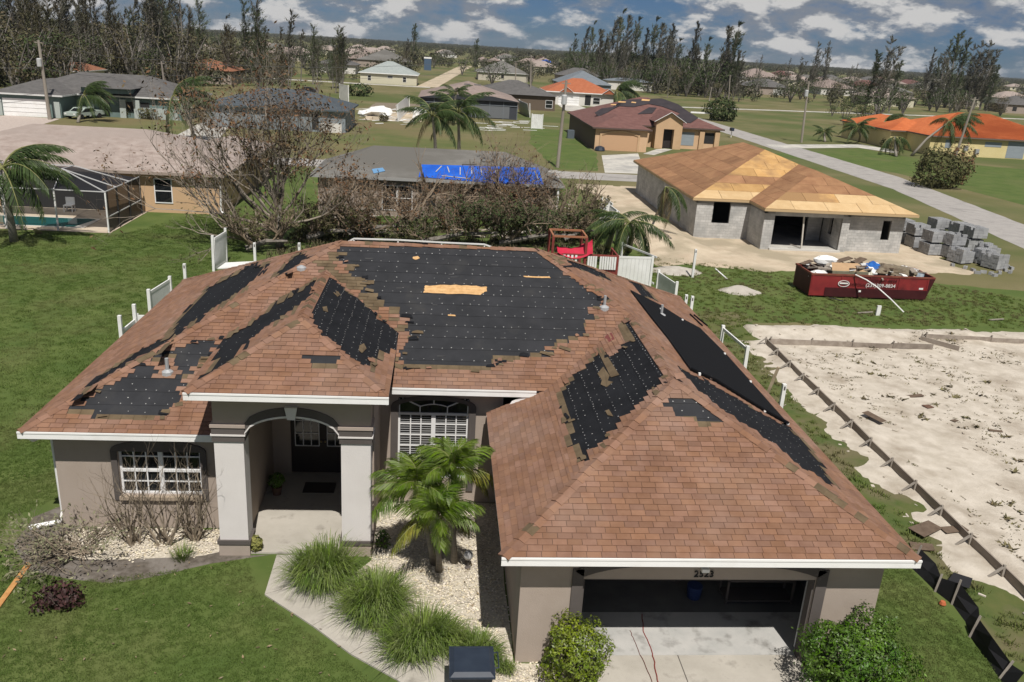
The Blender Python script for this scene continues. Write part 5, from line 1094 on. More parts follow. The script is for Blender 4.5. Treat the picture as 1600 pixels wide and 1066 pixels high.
for j in range(ny + 1):
    for i in range(nx + 1):
        u, v = i / nx, j / ny; mb.v.append((xa + .25 + (xm_ - xa + .1) * u, YP - .14 + .5 * v, zr_ + .06 + .62 * v * (.35 + .65 * u * u) - .28 * math.sin(math.pi * u) * (1 - .5 * v) + .07 * noise.noise(V((u * 6, v * 5, 1)))))
for j in range(ny):
    for i in range(nx): a = j * (nx + 1) + i; mb.f.append((a, a + 1, a + nx + 2, a + nx + 1)); mb.mi.append(0)
mb.build('cloth', M_cloth, t, smooth=True)
YC = 37.5; cg = lambda x, y: AtY(x, y, YC)
t = thing('pool_cage', 'white top frame of a screen enclosure showing just behind the roof ridge', 'screen enclosure', (1, YC, 0)); M_frame = M_vinyl; M_screen = mat('black_screen', (.012, .012, .015), rough=.6, alpha=.86)
A_, B_, C_, D_ = cg(553, 373), cg(622, 375), cg(690, 379), cg(757, 382)
for p, q in ((A_, B_), (B_, C_), (C_, D_), (cg(540, 380), A_), (D_, cg(768, 386))): mb = MB(); mb.bar(p, q, .05, .06); mb.build('beam', M_frame, t)
for p in (A_, B_, C_, D_): mb = MB(); mb.bar((p.x, YC, 0), (p.x, YC, p.z - .06), .06, .06); mb.build('post', M_frame, t)
mb = MB(); mb.poly([A_ - V((0, 0, .03)), C_ - V((0, 0, .03)), C_ - V((0, 0, 2.2)), A_ - V((0, 0, 2.2))]); mb.build('screen', M_screen, t)
# ------------------------------------------------------------------ unfinished block house
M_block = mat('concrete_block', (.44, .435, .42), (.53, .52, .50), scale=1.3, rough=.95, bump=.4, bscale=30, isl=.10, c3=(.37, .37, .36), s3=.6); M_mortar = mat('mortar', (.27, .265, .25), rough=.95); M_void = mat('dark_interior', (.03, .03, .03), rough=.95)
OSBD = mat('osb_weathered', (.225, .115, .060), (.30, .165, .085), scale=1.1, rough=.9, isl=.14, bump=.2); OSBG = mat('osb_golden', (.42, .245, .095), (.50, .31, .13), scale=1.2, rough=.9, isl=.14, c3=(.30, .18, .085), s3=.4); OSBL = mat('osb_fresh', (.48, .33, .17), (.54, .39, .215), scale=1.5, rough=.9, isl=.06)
uh = thing('unfinished_house', 'unfinished grey block house with bare orange sheathing roof and no windows', 'house', (26, 68, 0))
bm_ = bpy.data.meshes.new('concrete_block'); mb = MB(); mb.box(0, 0, 0, .39, .02, .19); bm_.from_pydata(mb.v, [], mb.f); bm_.materials.append(M_block); NBLK = [0]
def block_wall(p, d, L_, H_, holes=(), th=.2, out=None, single=True):
    """p: lower left corner of the outer face, d: direction, out: outward normal"""
    p, d, out = V(p), V(d), V(out); w = MB(); stuff = MB(); cur = 0
    def slab_(a, b, z0, z1):
        if b - a < .01 or z1 - z0 < .01: return
        P0 = p + d * a + V((0, 0, z0)); P1 = p + d * b + V((0, 0, z0)); w.prism([P0, P1, P1 - out * th, P0 - out * th], (0, 0, z1 - z0))
    for a, b, z0, z1 in sorted(holes): slab_(cur, a, 0, H_); slab_(a, b, 0, z0); slab_(a, b, z1, H_); cur = b
    slab_(cur, L_, 0, H_); wl_ = w.build('block_wall', M_mortar, uh); rot = Matrix((d, -out, V((0, 0, 1)))).transposed()
    for j in range(int(H_ / .2)):
        x = -.2 if j % 2 else 0
        while x < L_ - .02:
            a, b = max(0, x), min(L_, x + .4); z = j * .2; segs = [(a, b)]
            for ha, hb, z0, z1 in holes:
                if z + .1 > z0 and z + .1 < z1: segs = [s for (u, v) in segs for s in ((u, min(v, ha)), (max(u, hb), v)) if s[1] - s[0] > .04]
            for u, v in segs:
                if single and NBLK[0] < 300: inst('concrete_block', bm_, wl_, p + d * u + out * .012 + V((0, 0, z)), rot, ((v - u - .01) / .39, 1, 1)); NBLK[0] += 1
                else: q = p + d * (u + .005) + out * .012 + V((0, 0, z)); stuff.prism([q, q + d * (v - u - .01), q + d * (v - u - .01) - out * .02, q - out * .02], (0, 0, .19))
            x += .4
    if stuff.v: stuff.build('block_courses', M_block, uh, kind='stuff')
WH = 2.8
wx0 = AtY(1114, 330, 60.2).x; wx1 = AtY(1141, 330, 60.2).x; wz0 = AtY(1128, 350, 60.2).z; wz1 = AtY(1128, 316, 60.2).z
block_wall((18.6, 60.2, 0), (1, 0, 0), 4.0, WH, [(wx0 - 18.6, wx1 - 18.6, wz0, wz1)], out=(0, -1, 0))
block_wall((28.87, 57.5, 0), (1, 0, 0), 4.18, WH, [(AtY(1380, 350, 57.5).x - 28.87, AtY(1393, 350, 57.5).x - 28.87, .9, 2.35)], out=(0, -1, 0))
block_wall((22.6, 57.2, 0), (1, 0, 0), .75, WH, [], out=(0, -1, 0)); block_wall((28.3, 57.2, 0), (1, 0, 0), .55, WH, [], out=(0, -1, 0))
block_wall((22.6, 60.2, 0), (0, -1, 0), 3.0, WH, [], out=(-1, 0, 0), single=False); block_wall((28.85, 57.2, 0), (0, 1, 0), .3, WH, [], out=(1, 0, 0), single=False)
bx_ = AtY(1260, 360, 60.4).x
block_wall((bx_, 60.4, 0), (1, 0, 0), 28.3 - bx_, WH, [], out=(0, -1, 0)); block_wall((18.6, 80.2, 0), (0, -1, 0), 20.0, WH, [], out=(-1, 0, 0), single=False); block_wall((33.05, 57.5, 0), (0, 1, 0), 22.7, WH, [], out=(1, 0, 0), single=False); block_wall((33.05, 80.2, 0), (-1, 0, 0), 14.45, WH, [], out=(0, 1, 0), single=False)
block_wall((28.3, 60.2, 0), (0, -1, 0), 2.8, WH, [(1.0, 1.6, .9, 2.4)], out=(-1, 0, 0), single=False)
def ubox(name, x0, y0, z0, x1, y1, z1, m): mb = MB(); mb.box(x0, y0, z0, x1, y1, z1); return mb.build(name, m, uh)
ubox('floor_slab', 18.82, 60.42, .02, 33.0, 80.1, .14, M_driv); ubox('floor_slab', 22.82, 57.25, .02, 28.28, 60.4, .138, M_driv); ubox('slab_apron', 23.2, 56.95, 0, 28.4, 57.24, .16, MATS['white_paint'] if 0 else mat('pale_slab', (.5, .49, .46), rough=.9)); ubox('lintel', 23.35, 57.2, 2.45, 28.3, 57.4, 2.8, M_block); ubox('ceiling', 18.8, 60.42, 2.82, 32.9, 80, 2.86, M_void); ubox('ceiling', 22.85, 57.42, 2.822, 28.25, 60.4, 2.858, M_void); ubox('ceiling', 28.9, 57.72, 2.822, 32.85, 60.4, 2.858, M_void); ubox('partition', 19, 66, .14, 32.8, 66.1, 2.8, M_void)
p0, p1 = AtY(1258, 330, 57.3), AtY(1252, 390, 57.3); mb = MB(); mb.bar((p0.x, 57.35, 2.75), (p1.x, 57.35, .15), .09, .09, up=(1, 0, 0)); mb.build('shoring_post', mat('pale_prop', (.5, .47, .42), rough=.8), uh)
mb = MB(); mb.bar((p1.x - .9, 57.3, .45), (p1.x, 57.35, .2), .06, .04); mb.build('brace', M_greywood, uh)
# its roof of separate boards
class PlaneS(Plane):
    def __init__(s, o, u, h, sl): s.o = V(o); s.u = V(u); s.h = V(h); s.ln = math.sqrt(1 + sl * sl); s.v = (V(h) + V((0, 0, sl))) / s.ln; s.n = s.u.cross(s.v).normalized()
    def uv(s, x, y): d = V((x - s.o.x, y - s.o.y, 0)); return (d.dot(s.u), d.dot(s.h) * s.ln)
US = .375; UE = 2.98; ur = None
UPL = [((18.2, 80.7), (0, -1, 0), (1, 0, 0), [(18.2, 80.7), (18.2, 60.0), (25.9, 67.7), (25.9, 73)], 'D'), ((18.2, 60.0), (1, 0, 0), (0, 1, 0), [(18.2, 60.0), (22.4, 60.0), (28.0, 65.6), (25.9, 67.7)], 'G'),
       ((33.6, 56.8), (0, 1, 0), (-1, 0, 0), [(33.6, 56.8), (33.6, 65.6), (28.0, 65.6), (28.0, 62.4)], 'D'), ((33.6, 56.8), (0, 1, 0), (-1, 0, 0), [(33.6, 65.6), (33.6, 80.7), (25.9, 73), (25.9, 67.7), (28.0, 65.6)], 'D'), ((33.6, 80.7), (-1, 0, 0), (0, -1, 0), [(33.6, 80.7), (18.2, 80.7), (25.9, 73)], 'D'),
       ((22.4, 70.0), (0, -1, 0), (1, 0, 0), [(22.4, 60.0), (22.4, 56.8), (28.0, 62.4), (28.0, 65.6)], 'E'), ((22.4, 56.8), (1, 0, 0), (0, 1, 0), [(22.4, 56.8), (33.6, 56.8), (28.0, 62.4)], 'F')]
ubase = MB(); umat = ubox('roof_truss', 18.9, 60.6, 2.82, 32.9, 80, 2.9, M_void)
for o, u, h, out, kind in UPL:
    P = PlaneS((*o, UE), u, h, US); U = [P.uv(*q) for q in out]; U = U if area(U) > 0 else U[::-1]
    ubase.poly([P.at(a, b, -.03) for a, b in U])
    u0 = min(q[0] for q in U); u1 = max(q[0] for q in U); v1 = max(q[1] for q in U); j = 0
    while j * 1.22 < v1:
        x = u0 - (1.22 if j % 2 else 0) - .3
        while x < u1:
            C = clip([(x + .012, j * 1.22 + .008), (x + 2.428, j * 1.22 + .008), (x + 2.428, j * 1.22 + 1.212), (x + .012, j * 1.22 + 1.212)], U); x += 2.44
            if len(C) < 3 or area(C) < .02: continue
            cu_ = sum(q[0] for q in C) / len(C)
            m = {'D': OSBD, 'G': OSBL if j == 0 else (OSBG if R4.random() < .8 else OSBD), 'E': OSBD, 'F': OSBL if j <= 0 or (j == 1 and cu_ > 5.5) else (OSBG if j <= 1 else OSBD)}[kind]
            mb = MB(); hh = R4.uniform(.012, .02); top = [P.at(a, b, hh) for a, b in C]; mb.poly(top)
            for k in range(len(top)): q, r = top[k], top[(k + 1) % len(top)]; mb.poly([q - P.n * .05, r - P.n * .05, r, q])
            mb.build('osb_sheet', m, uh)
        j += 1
ubase.build('roof_deck', OSBD, uh)
for a, b in (((18.2, 60.0), (22.5, 60.0)), ((22.4, 56.8), (33.6, 56.8)), ((18.2, 80.7), (18.2, 60.0)), ((33.6, 56.8), (33.6, 80.7)), ((22.4, 60.0), (22.4, 56.8))):
    mb = MB(); mb.bar((*a, UE - .1), (*b, UE - .1), .04, .16); mb.build('sub_fascia', mat('raw_pine', (.45, .33, .19), rough=.9), uh)
# concrete block stacks
bk = bpy.data.meshes.new('stacked_block'); mb = MB(); mb.box(-.195, -.095, 0, .195, -.06, .185); mb.box(-.195, .06, 0, .195, .095, .185)
for x in (-.195, -.018, .159): mb.box(x, -.0598, .001, x + .036, .0598, .184)
mb.box(-.19, -.0599, 0, .19, .0599, .03)
bk.from_pydata(mb.v, [], mb.f); bk.materials.append(mat('stack_block', (.27, .275, .285), (.34, .345, .35), scale=2, rough=.95, isl=.16))
def stack(px, tiers, rz, lbl, nx=3, ny=6, drop=0):
    c = G(*px); t = thing('block_stack', lbl, 'block stack', c, 'stacks of grey concrete blocks beside the road'); ro = Matrix.Rotation(rz, 3, 'Z')
    for ti in range(tiers):
        z0 = ti * .9; mb = MB(); 
        for y in (-.45, 0, .45): q = [c + ro @ V((sx * .58, y + sy_ * .05, z0 + .01)) for sx, sy_ in ((-1, -1), (1, -1), (1, 1), (-1, 1))]; mb.prism(q, (0, 0, .09))
        mb.build('pallet_runner', M_greywood, t, kind='stuff') if ti == 0 else None
        jx, jy = R4.uniform(-.08, .08), R4.uniform(-.08, .08); hz = 5 if tiers == 1 else 4
        for k in range(hz):
            for i in range(nx):
                for j in range(ny):
                    if 0 < i < nx - 1 and 0 < j < ny - 1 and k < hz - 1: continue
                    if ti == tiers - 1 and k == hz - 1 and R4.random() < drop: continue
                    inst('concrete_block', bk, t, c + ro @ V(((i - (nx - 1) / 2) * .4 + jx + R4.uniform(-.012, .012), (j - (ny - 1) / 2) * .2 + jy + R4.uniform(-.008, .008), z0 + .1 + k * .195)), Matrix.Rotation(rz + R4.uniform(-.03, .03), 3, 'Z'))
for px, ti, rz, lb, dr in (((1404, 378), 2, .1, 'double block stack closest to the unfinished house wall', 0), ((1428, 386), 2, .08, 'double block stack second from the unfinished house wall', .1), ((1452, 397), 2, .12, 'double block stack with dark side at the near end of the tall row', .1), ((1462, 376), 2, .1, 'double block stack in the rear row nearest the house', 0), ((1493, 383), 2, .12, 'double block stack in the middle of the rear row', .1), ((1516, 390), 2, .08, 'double block stack at the roadside end of the rear row', .15),
                        ((1484, 402), 2, .2, 'pale topped block stack standing in front of the rear row', .25), ((1498, 410), 1, .35, 'single block stack with holes facing in the front row', .3), ((1533, 412), 1, .3, 'single block stack in the middle of the front row', .35), ((1554, 420), 1, .4, 'single block stack second from the right end of the front row', .45), ((1540, 404), 1, .2, 'single block stack behind the front row near the road', .3)):
    stack(px, ti, rz, lb, drop=dr)
for k, px in enumerate(((1571, 424), (1562, 428), (1574, 418), (1548, 429), (1508, 420), (1520, 424), (1536, 427), (1578, 427), (1567, 413), (1488, 416), (1554, 432), (1527, 428), (1580, 421))):
    o = inst('concrete_block', bk, None, G(*px) + V((0, 0, .0)), Matrix.Rotation(R4.uniform(0, 3), 3, 'Z')); tag(o, 'loose concrete block fallen beside the front block stacks', 'block', 'loose blocks at the foot of the stacks')
# ================================================================== NEIGHBOURING HOUSES
R5 = random.Random(55)
def roofmat(name, c1, c2, c3=None): return mat(name, c1, c2, scale=2.2, rough=.95, bump=.4, bscale=10, c3=c3, s3=.18, stretch=(.6, .6, 2.5))
RM_grey = roofmat('grey_shingle_roof', (.13, .125, .115), (.17, .165, .155), (.115, .11, .10)); RM_tan = roofmat('tan_shingle_roof', (.25, .20, .175), (.35, .295, .265), (.28, .235, .21)); RM_char = roofmat('charcoal_roof', (.085, .082, .08), (.12, .115, .112)); RM_blue = roofmat('blue_grey_roof', (.055, .068, .080), (.075, .09, .105))
RM_pale = roofmat('pale_grey_roof', (.25, .28, .27), (.31, .34, .33)); RM_brn = roofmat('brown_grey_roof', (.21, .165, .145), (.26, .21, .19)); RM_mar = roofmat('maroon_roof', (.125, .062, .055), (.165, .085, .075)); RM_red = roofmat('red_tile_roof', (.30, .095, .045), (.37, .13, .065)); RM_slate = roofmat('slate_roof', (.13, .15, .17), (.17, .19, .21))
WMs = {'beige': mat('beige_wall', (.46, .42, .35), (.50, .46, .38), scale=.8, rough=.95), 'white': mat('offwhite_wall', (.62, .60, .56), rough=.95), 'taupe': mat('taupe_wall', (.30, .25, .215), (.34, .285, .245), scale=.8, rough=.95), 'teal': mat('teal_wall', (.13, .185, .175), (.15, .205, .195), scale=.8, rough=.95), 'tealg': mat('pale_teal', (.38, .42, .40), rough=.9), 'tan': mat('orange_tan_wall', (.50, .335, .20), (.54, .37, .225), scale=.8, rough=.95), 'peach': mat('peach_wall', (.56, .38, .235), (.60, .41, .26), scale=.8, rough=.95), 'dkbr': mat('brown_wall', (.13, .10, .075), rough=.95), 'yellow': mat('yellow_wall', (.62, .52, .26), (.66, .56, .30), scale=.8, rough=.95), 'grey': mat('grey_wall', (.22, .25, .27), rough=.95), 'cream': mat('cream_wall', (.55, .52, .40), rough=.95)}
def hip(mb, x0, x1, y0, y1, E, s, dz=0.0):
    w, d = x1 - x0, y1 - y0; A, B, C, D = (x0, y0, E), (x1, y0, E), (x1, y1, E), (x0, y1, E)
    if w >= d: h = d / 2; R_, Q = (x0 + h, y0 + h, E + s * h), (x1 - h, y0 + h, E + s * h); F = [(A, B, Q, R_), (B, C, Q), (C, D, R_, Q), (D, A, R_)]
    else: h = w / 2; R_, Q = (x0 + h, y0 + h, E + s * h), (x0 + h, y1 - h, E + s * h); F = [(A, B, R_), (B, C, Q, R_), (C, D, Q), (D, A, R_, Q)]
    for f in F: mb.poly(f)
    mb.poly([D, C, B, A])
def house_at(label, x0, x1, y0, y1, E, s, rm, wm, wins=(), nm='house', over=.5, group=None, fascia_m=None, wings=(), thingobj=None):
    """hip-roofed house; wins: (face 'F'/'L'/'R', offset, z0, w, h, kind)"""
    t = thing(nm, label, 'house', ((x0 + x1) / 2, (y0 + y1) / 2, 0), group); mb = MB(); hip(mb, x0, x1, y0, y1, E, s)
    for (a, b, c, d) in wings: hip(mb, a, b, c, d, E, s)
    rf = mb.build('roof', rm, t); mb = MB()
    for (a, b, c, d) in [(x0, x1, y0, y1)] + list(wings): mb.box(a + over, c + over, 0, b - over, d - over, E - .02)
    w = mb.build('wall', wm, t)
    if fascia_m:
        for (a, b, c, d) in [(x0, x1, y0, y1)] + list(wings):
            for p, q in (((a, c), (b, c)), ((a, d), (a, c)), ((b, c), (b, d))): mb = MB(); mb.bar((*p, E - .07), (*q, E - .07), .05, .2); mb.build('fascia', fascia_m, t)
    for f, o, z, ww, hh, k in wins:
        m = {'glass': M_glass, 'door': M_white, 'dark': M_void, 'shut': mat('shutter_metal', (.30, .34, .37), (.22, .25, .28), scale=8, rough=.5, stretch=(.1, .1, 6)), 'tan': WMs['peach'], 'ddoor': M_door}[k]
        if f == 'F': yy = y0 + over; p = (o, yy - .03, z, o + ww, yy + .04, z + hh)
        elif f == 'L': xx = x0 + over; p = (xx - .03, o, z, xx + .04, o + ww, z + hh)
        else: xx = x1 - over; p = (xx - .04, o, z, xx + .03, o + ww, z + hh)
        mb = MB(); mb.box(*p); wn_ = mb.build('window' if k in ('glass', 'shut') else ('garage_door' if k in ('door', 'tan') and ww > 2 else 'opening'), m, t)
        if k == 'glass':
            mb = MB(); e = .07
            if f == 'F':
                for q in ((p[0] - e, p[2] - e, p[0], p[5] + e), (p[3], p[2] - e, p[3] + e, p[5] + e), (p[0], p[2] - e, p[3], p[2]), (p[0], p[5], p[3], p[5] + e), (p[0], (p[2] + p[5]) / 2 - .03, p[3], (p[2] + p[5]) / 2 + .03)): mb.box(q[0], yy - .05, q[1], q[2], yy + .02, q[3])
            else:
                for q in ((p[1] - e, p[2] - e, p[1], p[5] + e), (p[4], p[2] - e, p[4] + e, p[5] + e), (p[1], p[5], p[4], p[5] + e), (p[1], p[2] - e, p[4], p[2])): mb.box(xx - .05, q[0], q[1], xx + .05, q[2], q[3])
            mb.build('frame', M_alum, wn_)
        if k in ('door', 'tan') and ww > 2:
            for i in range(1, 4): mb = MB(); mb.box(p[0] + .02, p[1] - .012, z + hh * i / 4 - .015, p[3] - .02, p[1] - .002, z + hh * i / 4 + .015); mb.build('panel_joint', M_dark, wn_)
    return t, rf
def patch_on(t, name, pts, y0, E, s, m, lift=.05, th=.03):
    """piece lying on a front (camera-facing) roof slope that starts at y0, E"""
    n = V((0, -s, 1)).normalized(); q = [OnPlane(x, y, (0, y0, E), n) + n * lift for x, y in pts]; mb = MB()
    for a in tessellate_polygon([q]): mb.poly([q[i] for i in a])
    for k in range(len(q)): mb.poly([q[k] - n * th, q[(k + 1) % len(q)] - n * th, q[(k + 1) % len(q)], q[k]])
    return mb.build(name, m, t)
# --- house with the blue tarp
M_tarp = mat('blue_tarp_sheet', (.008, .075, .42), (.012, .11, .55), scale=1.2, rough=.4, spec=.5, bump=.8, bscale=3)
wA = AtY(598, 300, 63.7).x; wB = AtY(735, 300, 63.7).x
t, rf = house_at('grey-roofed taupe house with blue tarp nailed over its back eave, behind fallen trees', -9.6, 9.2, 63.2, 71.8, 2.9, .42, RM_grey, WMs['taupe'], [('F', wA, .5, 1.0, 1.75, 'glass'), ('F', wA + 1.15, .5, 1.0, 1.75, 'glass'), ('F', wB - .3, 1.1, .7, 1.2, 'dark'), ('F', 1.2 - 2.6, .9, 1.0, 1.2, 'dark')], fascia_m=mat('grey_fascia', (.3, .3, .29), rough=.7))
tp = patch_on(t, 'blue_tarp', [(659, 258), (700, 259), (772, 261), (841, 263), (849, 289), (812, 288), (770, 287), (735, 284), (700, 281), (654, 277)], 63.2, 2.9, .42, M_tarp)
for a, b in (((681, 270), (690, 261)), ((699, 262), (702, 271)), ((719, 263), (719, 275)), ((737, 262), (737, 273)), ((751, 264), (753, 276)), ((773, 264), (776, 275)), ((800, 264), (806, 274)), ((820, 265), (822, 266)), ((835, 268), (842, 284)), ((690, 276), (735, 281))):
    n = V((0, -.42, 1)).normalized(); p, q = (OnPlane(*c, (0, 63.2, 2.9), n) + n * .08 for c in (a, b)); mb = MB(); mb.bar(p, q, .075, .03, up=n); mb.build('batten', mat('batten', (.38, .36, .33), rough=.8), tp)
patch_on(t, 'small_blue_tarp', [(581, 265), (598, 263), (602, 268), (584, 272)], 63.2, 2.9, .42, mat('faded_blue', (.12, .25, .42), rough=.6)); patch_on(t, 'torn_strip', [(753, 252), (775, 253), (775, 254), (754, 253.5)], 63.2, 2.9, .42, RM_char); patch_on(t, 'torn_strip', [(722, 256.5), (745, 257), (745, 258.3), (722, 258)], 63.2, 2.9, .42, RM_char)
c = AtY(868, 267, 64.2); mb = MB(); mb.lathe((c.x, c.y, c.z - .1), [(.0, .12), (.55, .0), (.62, .02), (.0, .16)], 16); tag(mb.build('satellite_dish', mat('dish_grey', (.33, .32, .30), rough=.6), origin=c), 'grey satellite dish at right corner of the blue-tarp house roof', 'dish')
mb = MB(); c = AtY(872, 300, 63.4); mb.tube([(c.x, 63.4, 0), (c.x, 63.4, 2.7)], .09, 6); mb.build('downspout', M_white, t)
# --- tan-roofed neighbour with pool cage on the left
t, rf = house_at('orange-tan house with wide weathered tan shingle roof at left beside the pool', -38, -15.2, 60.9, 75.2, 2.9, .295, RM_tan, WMs['tan'], [('F', AtY(243, 300, 61.4).x, .75, 1.1, 1.6, 'glass')], wings=[(-21.5, -15.3, 66, 80.5)], fascia_m=mat('tan_fascia', (.32, .26, .22), rough=.8))
for x0, x1, m, nm in ((-30.6, -23.35, M_void, 'lanai_shade_slab'), (-36, -31.8, M_void, 'lanai_shade_slab')): mb = MB(); mb.box(x0, 61.33, .05, x1, 61.398, 2.45); mb.build(nm, m, t)  # dark slabs on the wall face stand for the shade in the lanai
mb = MB(); mb.box(-30.3, 61.2, .05, -30.1, 61.32, 2.4); mb.build('lanai_curtain', M_white, t)
mb = MB(); mb.tube([(-15.5, 61.2, 2.7), (-15.6, 61.3, .3), (-15.2, 61.0, .1)], .06, 6); mb.build('downspout', M_white, t)
patch('pool_deck', [(-34, 54.4), (-20.7, 54.2), (-20.7, 62.3), (-34, 61.4)], .03, mat('deck', (.50, .42, .33), (.56, .48, .38), scale=1, rough=.9, c3=(.42, .35, .27), s3=.5))
mb = MB(); mb.box(-33, 55.25, .031, -22.7, 58.2, .06); mb.build('pool_coping', mat('coping', (.55, .52, .47), rough=.8), kind='structure'); patch('pool_water', [(-33, 55.5), (-23.4, 55.4), (-22.9, 58.0), (-33, 58.0)], .066, mat('pool_teal', (.010, .085, .085), (.014, .10, .10), scale=.8, rough=.05, spec=.5))
t = thing('pool_cage', 'white-framed black screen pool cage in front of the tan-roofed house', 'screen enclosure', (-24, 57, 0)); FR_ = V((-20.8, 54.3, 2.6)); BR_ = V((-20.8, 60.5, 2.6)); FL_ = V((-23.9, 54.4, 2.6)); C1 = AtY(97, 264, 57.0); C2 = AtY(115, 259, 59.2); LL = V((-33, 54.4, 2.6))
bm = [(FR_, BR_), (FL_, FR_), (FL_, C1), (FR_, C1), (C1, C2), (C1, V((-20.8, 56.2, 2.6))), (C2, V((-20.8, 58.6, 2.6))), (FL_, LL), (C1, V((-33, C1.y, C1.z))), (C2, V((-33, C2.y, C2.z))), (FR_ - V((0, 0, 1.6)), BR_ - V((0, 0, 1.6)))]
for p, q in bm: mb = MB(); mb.bar(p, q, .05, .06); mb.build('beam', mat('cage_frame', (.50, .50, .50), rough=.5), t)
for p, m in ((FR_, M_frame), (BR_, M_screen), (FL_, M_frame), (V((-27, 54.4, 2.6)), M_frame), (V((-30.1, 54.4, 2.6)), M_frame), (V((-20.8, 56.2, 2.6)), M_void), (V((-20.8, 58.3, 2.6)), M_void)): mb = MB(); mb.bar((p.x, p.y, .03), (p.x, p.y, p.z - .05), .09, .09); mb.build('post', m if m != M_screen else M_void, t)
for q in ([FR_, V((-20.8, 56.2, 2.6)), C1], [V((-20.8, 56.2, 2.6)), V((-20.8, 58.6, 2.6)), C2, C1], [V((-20.8, 58.6, 2.6)), BR_, C2], [FL_, FR_, C1], [C1, C2, V((-33, C2.y, C2.z)), V((-33, C1.y, C1.z))], [FR_, BR_, BR_ - V((0, 0, 2.5)), FR_ - V((0, 0, 2.5))]): mb = MB(); mb.poly([p - V((.02, 0, .07)) for p in q]); mb.build('screen_panel', M_screen, t)
t = thing('patio_chair', 'white patio chair in the shaded lanai by the pool', 'chair', (-25.5, 60.2, .03)); c = AtY(107, 318, 60.2)
mb = MB(); mb.box(c.x - .3, 60.0, .45, c.x + .3, 60.55, .52); mb.build('seat', M_vinyl, t); mb = MB(); mb.box(c.x - .3, 60.5, .52, c.x + .3, 60.56, 1.0); mb.build('backrest', M_vinyl, t)
for sx in (-.27, .27):
    for sy in (60.04, 60.5): mb = MB(); mb.box(c.x + sx - .03, sy - .03, .03, c.x + sx + .03, sy + .03, .45); mb.build('leg', M_vinyl, t)
# --- teal house
gx0, gx1 = AtY(22, 165, 122.0).x, AtY(76, 165, 122).x
t, rf = house_at('teal house with dark grey roof and white double garage door at far left', -59.5, -35.8, 125.3, 139.5, 2.95, .36, RM_char, WMs['teal'], [('F', -44.2, .9, 3.2, 1.3, 'dark')], wings=[(-59.8, -50.4, 120.5, 134)], fascia_m=M_soff)
mb = MB(); mb.box(-58.3, 120.93, 0, -52.6, 120.995, 2.3); gd = mb.build('garage_door', M_white, t)
for i in range(1, 4): mb = MB(); mb.box(-58.3, 120.9, .57 * i, -52.6, 120.925, .57 * i + .04); mb.build('panel_joint', M_soff, gd)
mb = MB(); mb.box(-49.4, 124.3, 3.3, -43.2, 130, 4.0); mb.build('entry_tower', WMs['teal'], t); mb = MB(); hip(mb, -50, -42.6, 123.8, 133, 4.0, .3); mb.build('tower_roof', RM_char, t)
for x in (-59.2, -51.8): mb = MB(); mb.box(x, 120.8, 0, x + .8, 120.9, 2.1); mb.build('pilaster', WMs['tealg'], t)
for x in (-49.2, -44.9, -43.0): mb = MB(); mb.box(x, 125.4, 0, x + .8, 125.75, 2.5); mb.build('pilaster', WMs['tealg'], t)
mb = MB(); mb.box(-42.2, 125.70, 0, -37.2, 125.79, 1.5); mb.build('lower_wall', WMs['tealg'], t); mb = MB(); mb.box(-47.8, 125.70, .2, -46.4, 125.79, 2.4); mb.build('entry_door', M_glass, t)
mb = MB(); mb.tube([(-36.5, 125.6, 2.8), (-36.5, 125.7, .3), (-36.1, 125.4, .1)], .08, 6); mb.build('downspout', M_white, t)
# --- pickup in front of it
def car(label, c, rz, L_, Wd, m, pickup=False, nm='parked_car', cat='car'):
    t = thing(nm, label, cat, (0, 0, 0)); prof = [(-L_ / 2, .45), (-L_ / 2, .85), (-L_ * .30, .98), (-L_ * .16, 1.42), (L_ * .10, 1.45), (L_ * .22, 1.0), (L_ / 2, .98 if pickup else .92), (L_ / 2, .45)]
    if not pickup: prof = [(-L_ / 2, .35), (-L_ / 2, .75), (-L_ * .26, .90), (-L_ * .12, 1.38), (L_ * .22, 1.38), (L_ * .40, .95), (L_ / 2, .85), (L_ / 2, .35)]
    mb = MB(); mb.prism([(x, -Wd / 2, z) for x, z in prof], (0, Wd, 0)); mb.build('body', m, t)
    g = prof[2:6]; mb = MB(); mb.prism([(x * .94, -Wd / 2 - .01, z - .06) for x, z in (g[0], g[1], g[2], g[3])][:4], (0, Wd + .02, 0)); mb.build('side_window', M_glass, t)
    a, b = g[0], g[1]; mb = MB(); mb.poly([(a[0] - .02, -Wd * .42, a[1] + .03), (a[0] - .02, Wd * .42, a[1] + .03), (b[0] - .04, Wd * .38, b[1] - .03), (b[0] - .04, -Wd * .38, b[1] - .03)]); mb.build('windscreen', M_glass, t)
    for x in (-L_ * .31, L_ * .31):
        for s in (-1, 1): mb = MB(); y = s * Wd / 2; mb.prism([(x + .34 * math.cos(6.283 * k / 12), y - .1, .34 + .34 * math.sin(6.283 * k / 12)) for k in range(12)], (0, .2, 0)); mb.build('wheel', mat('tyre_black', (.02, .02, .02), rough=.8), t)
    for s in (-1, 1): mb = MB(); mb.box(-L_ / 2 - .02, s * Wd * .36 - .15, .62, -L_ / 2 + .01, s * Wd * .36 + .15, .78); mb.build('headlight', M_white, t)
    t.location = c; t.rotation_euler = (0, 0, rz); return t
car('pale silver pickup truck parked before the teal house entry', (-48.6, 122.6, 0), 1.2, 5.2, 1.95, mat('silver_green', (.36, .42, .38), rough=.3, spec=.5), True, 'pickup_truck', 'pickup')
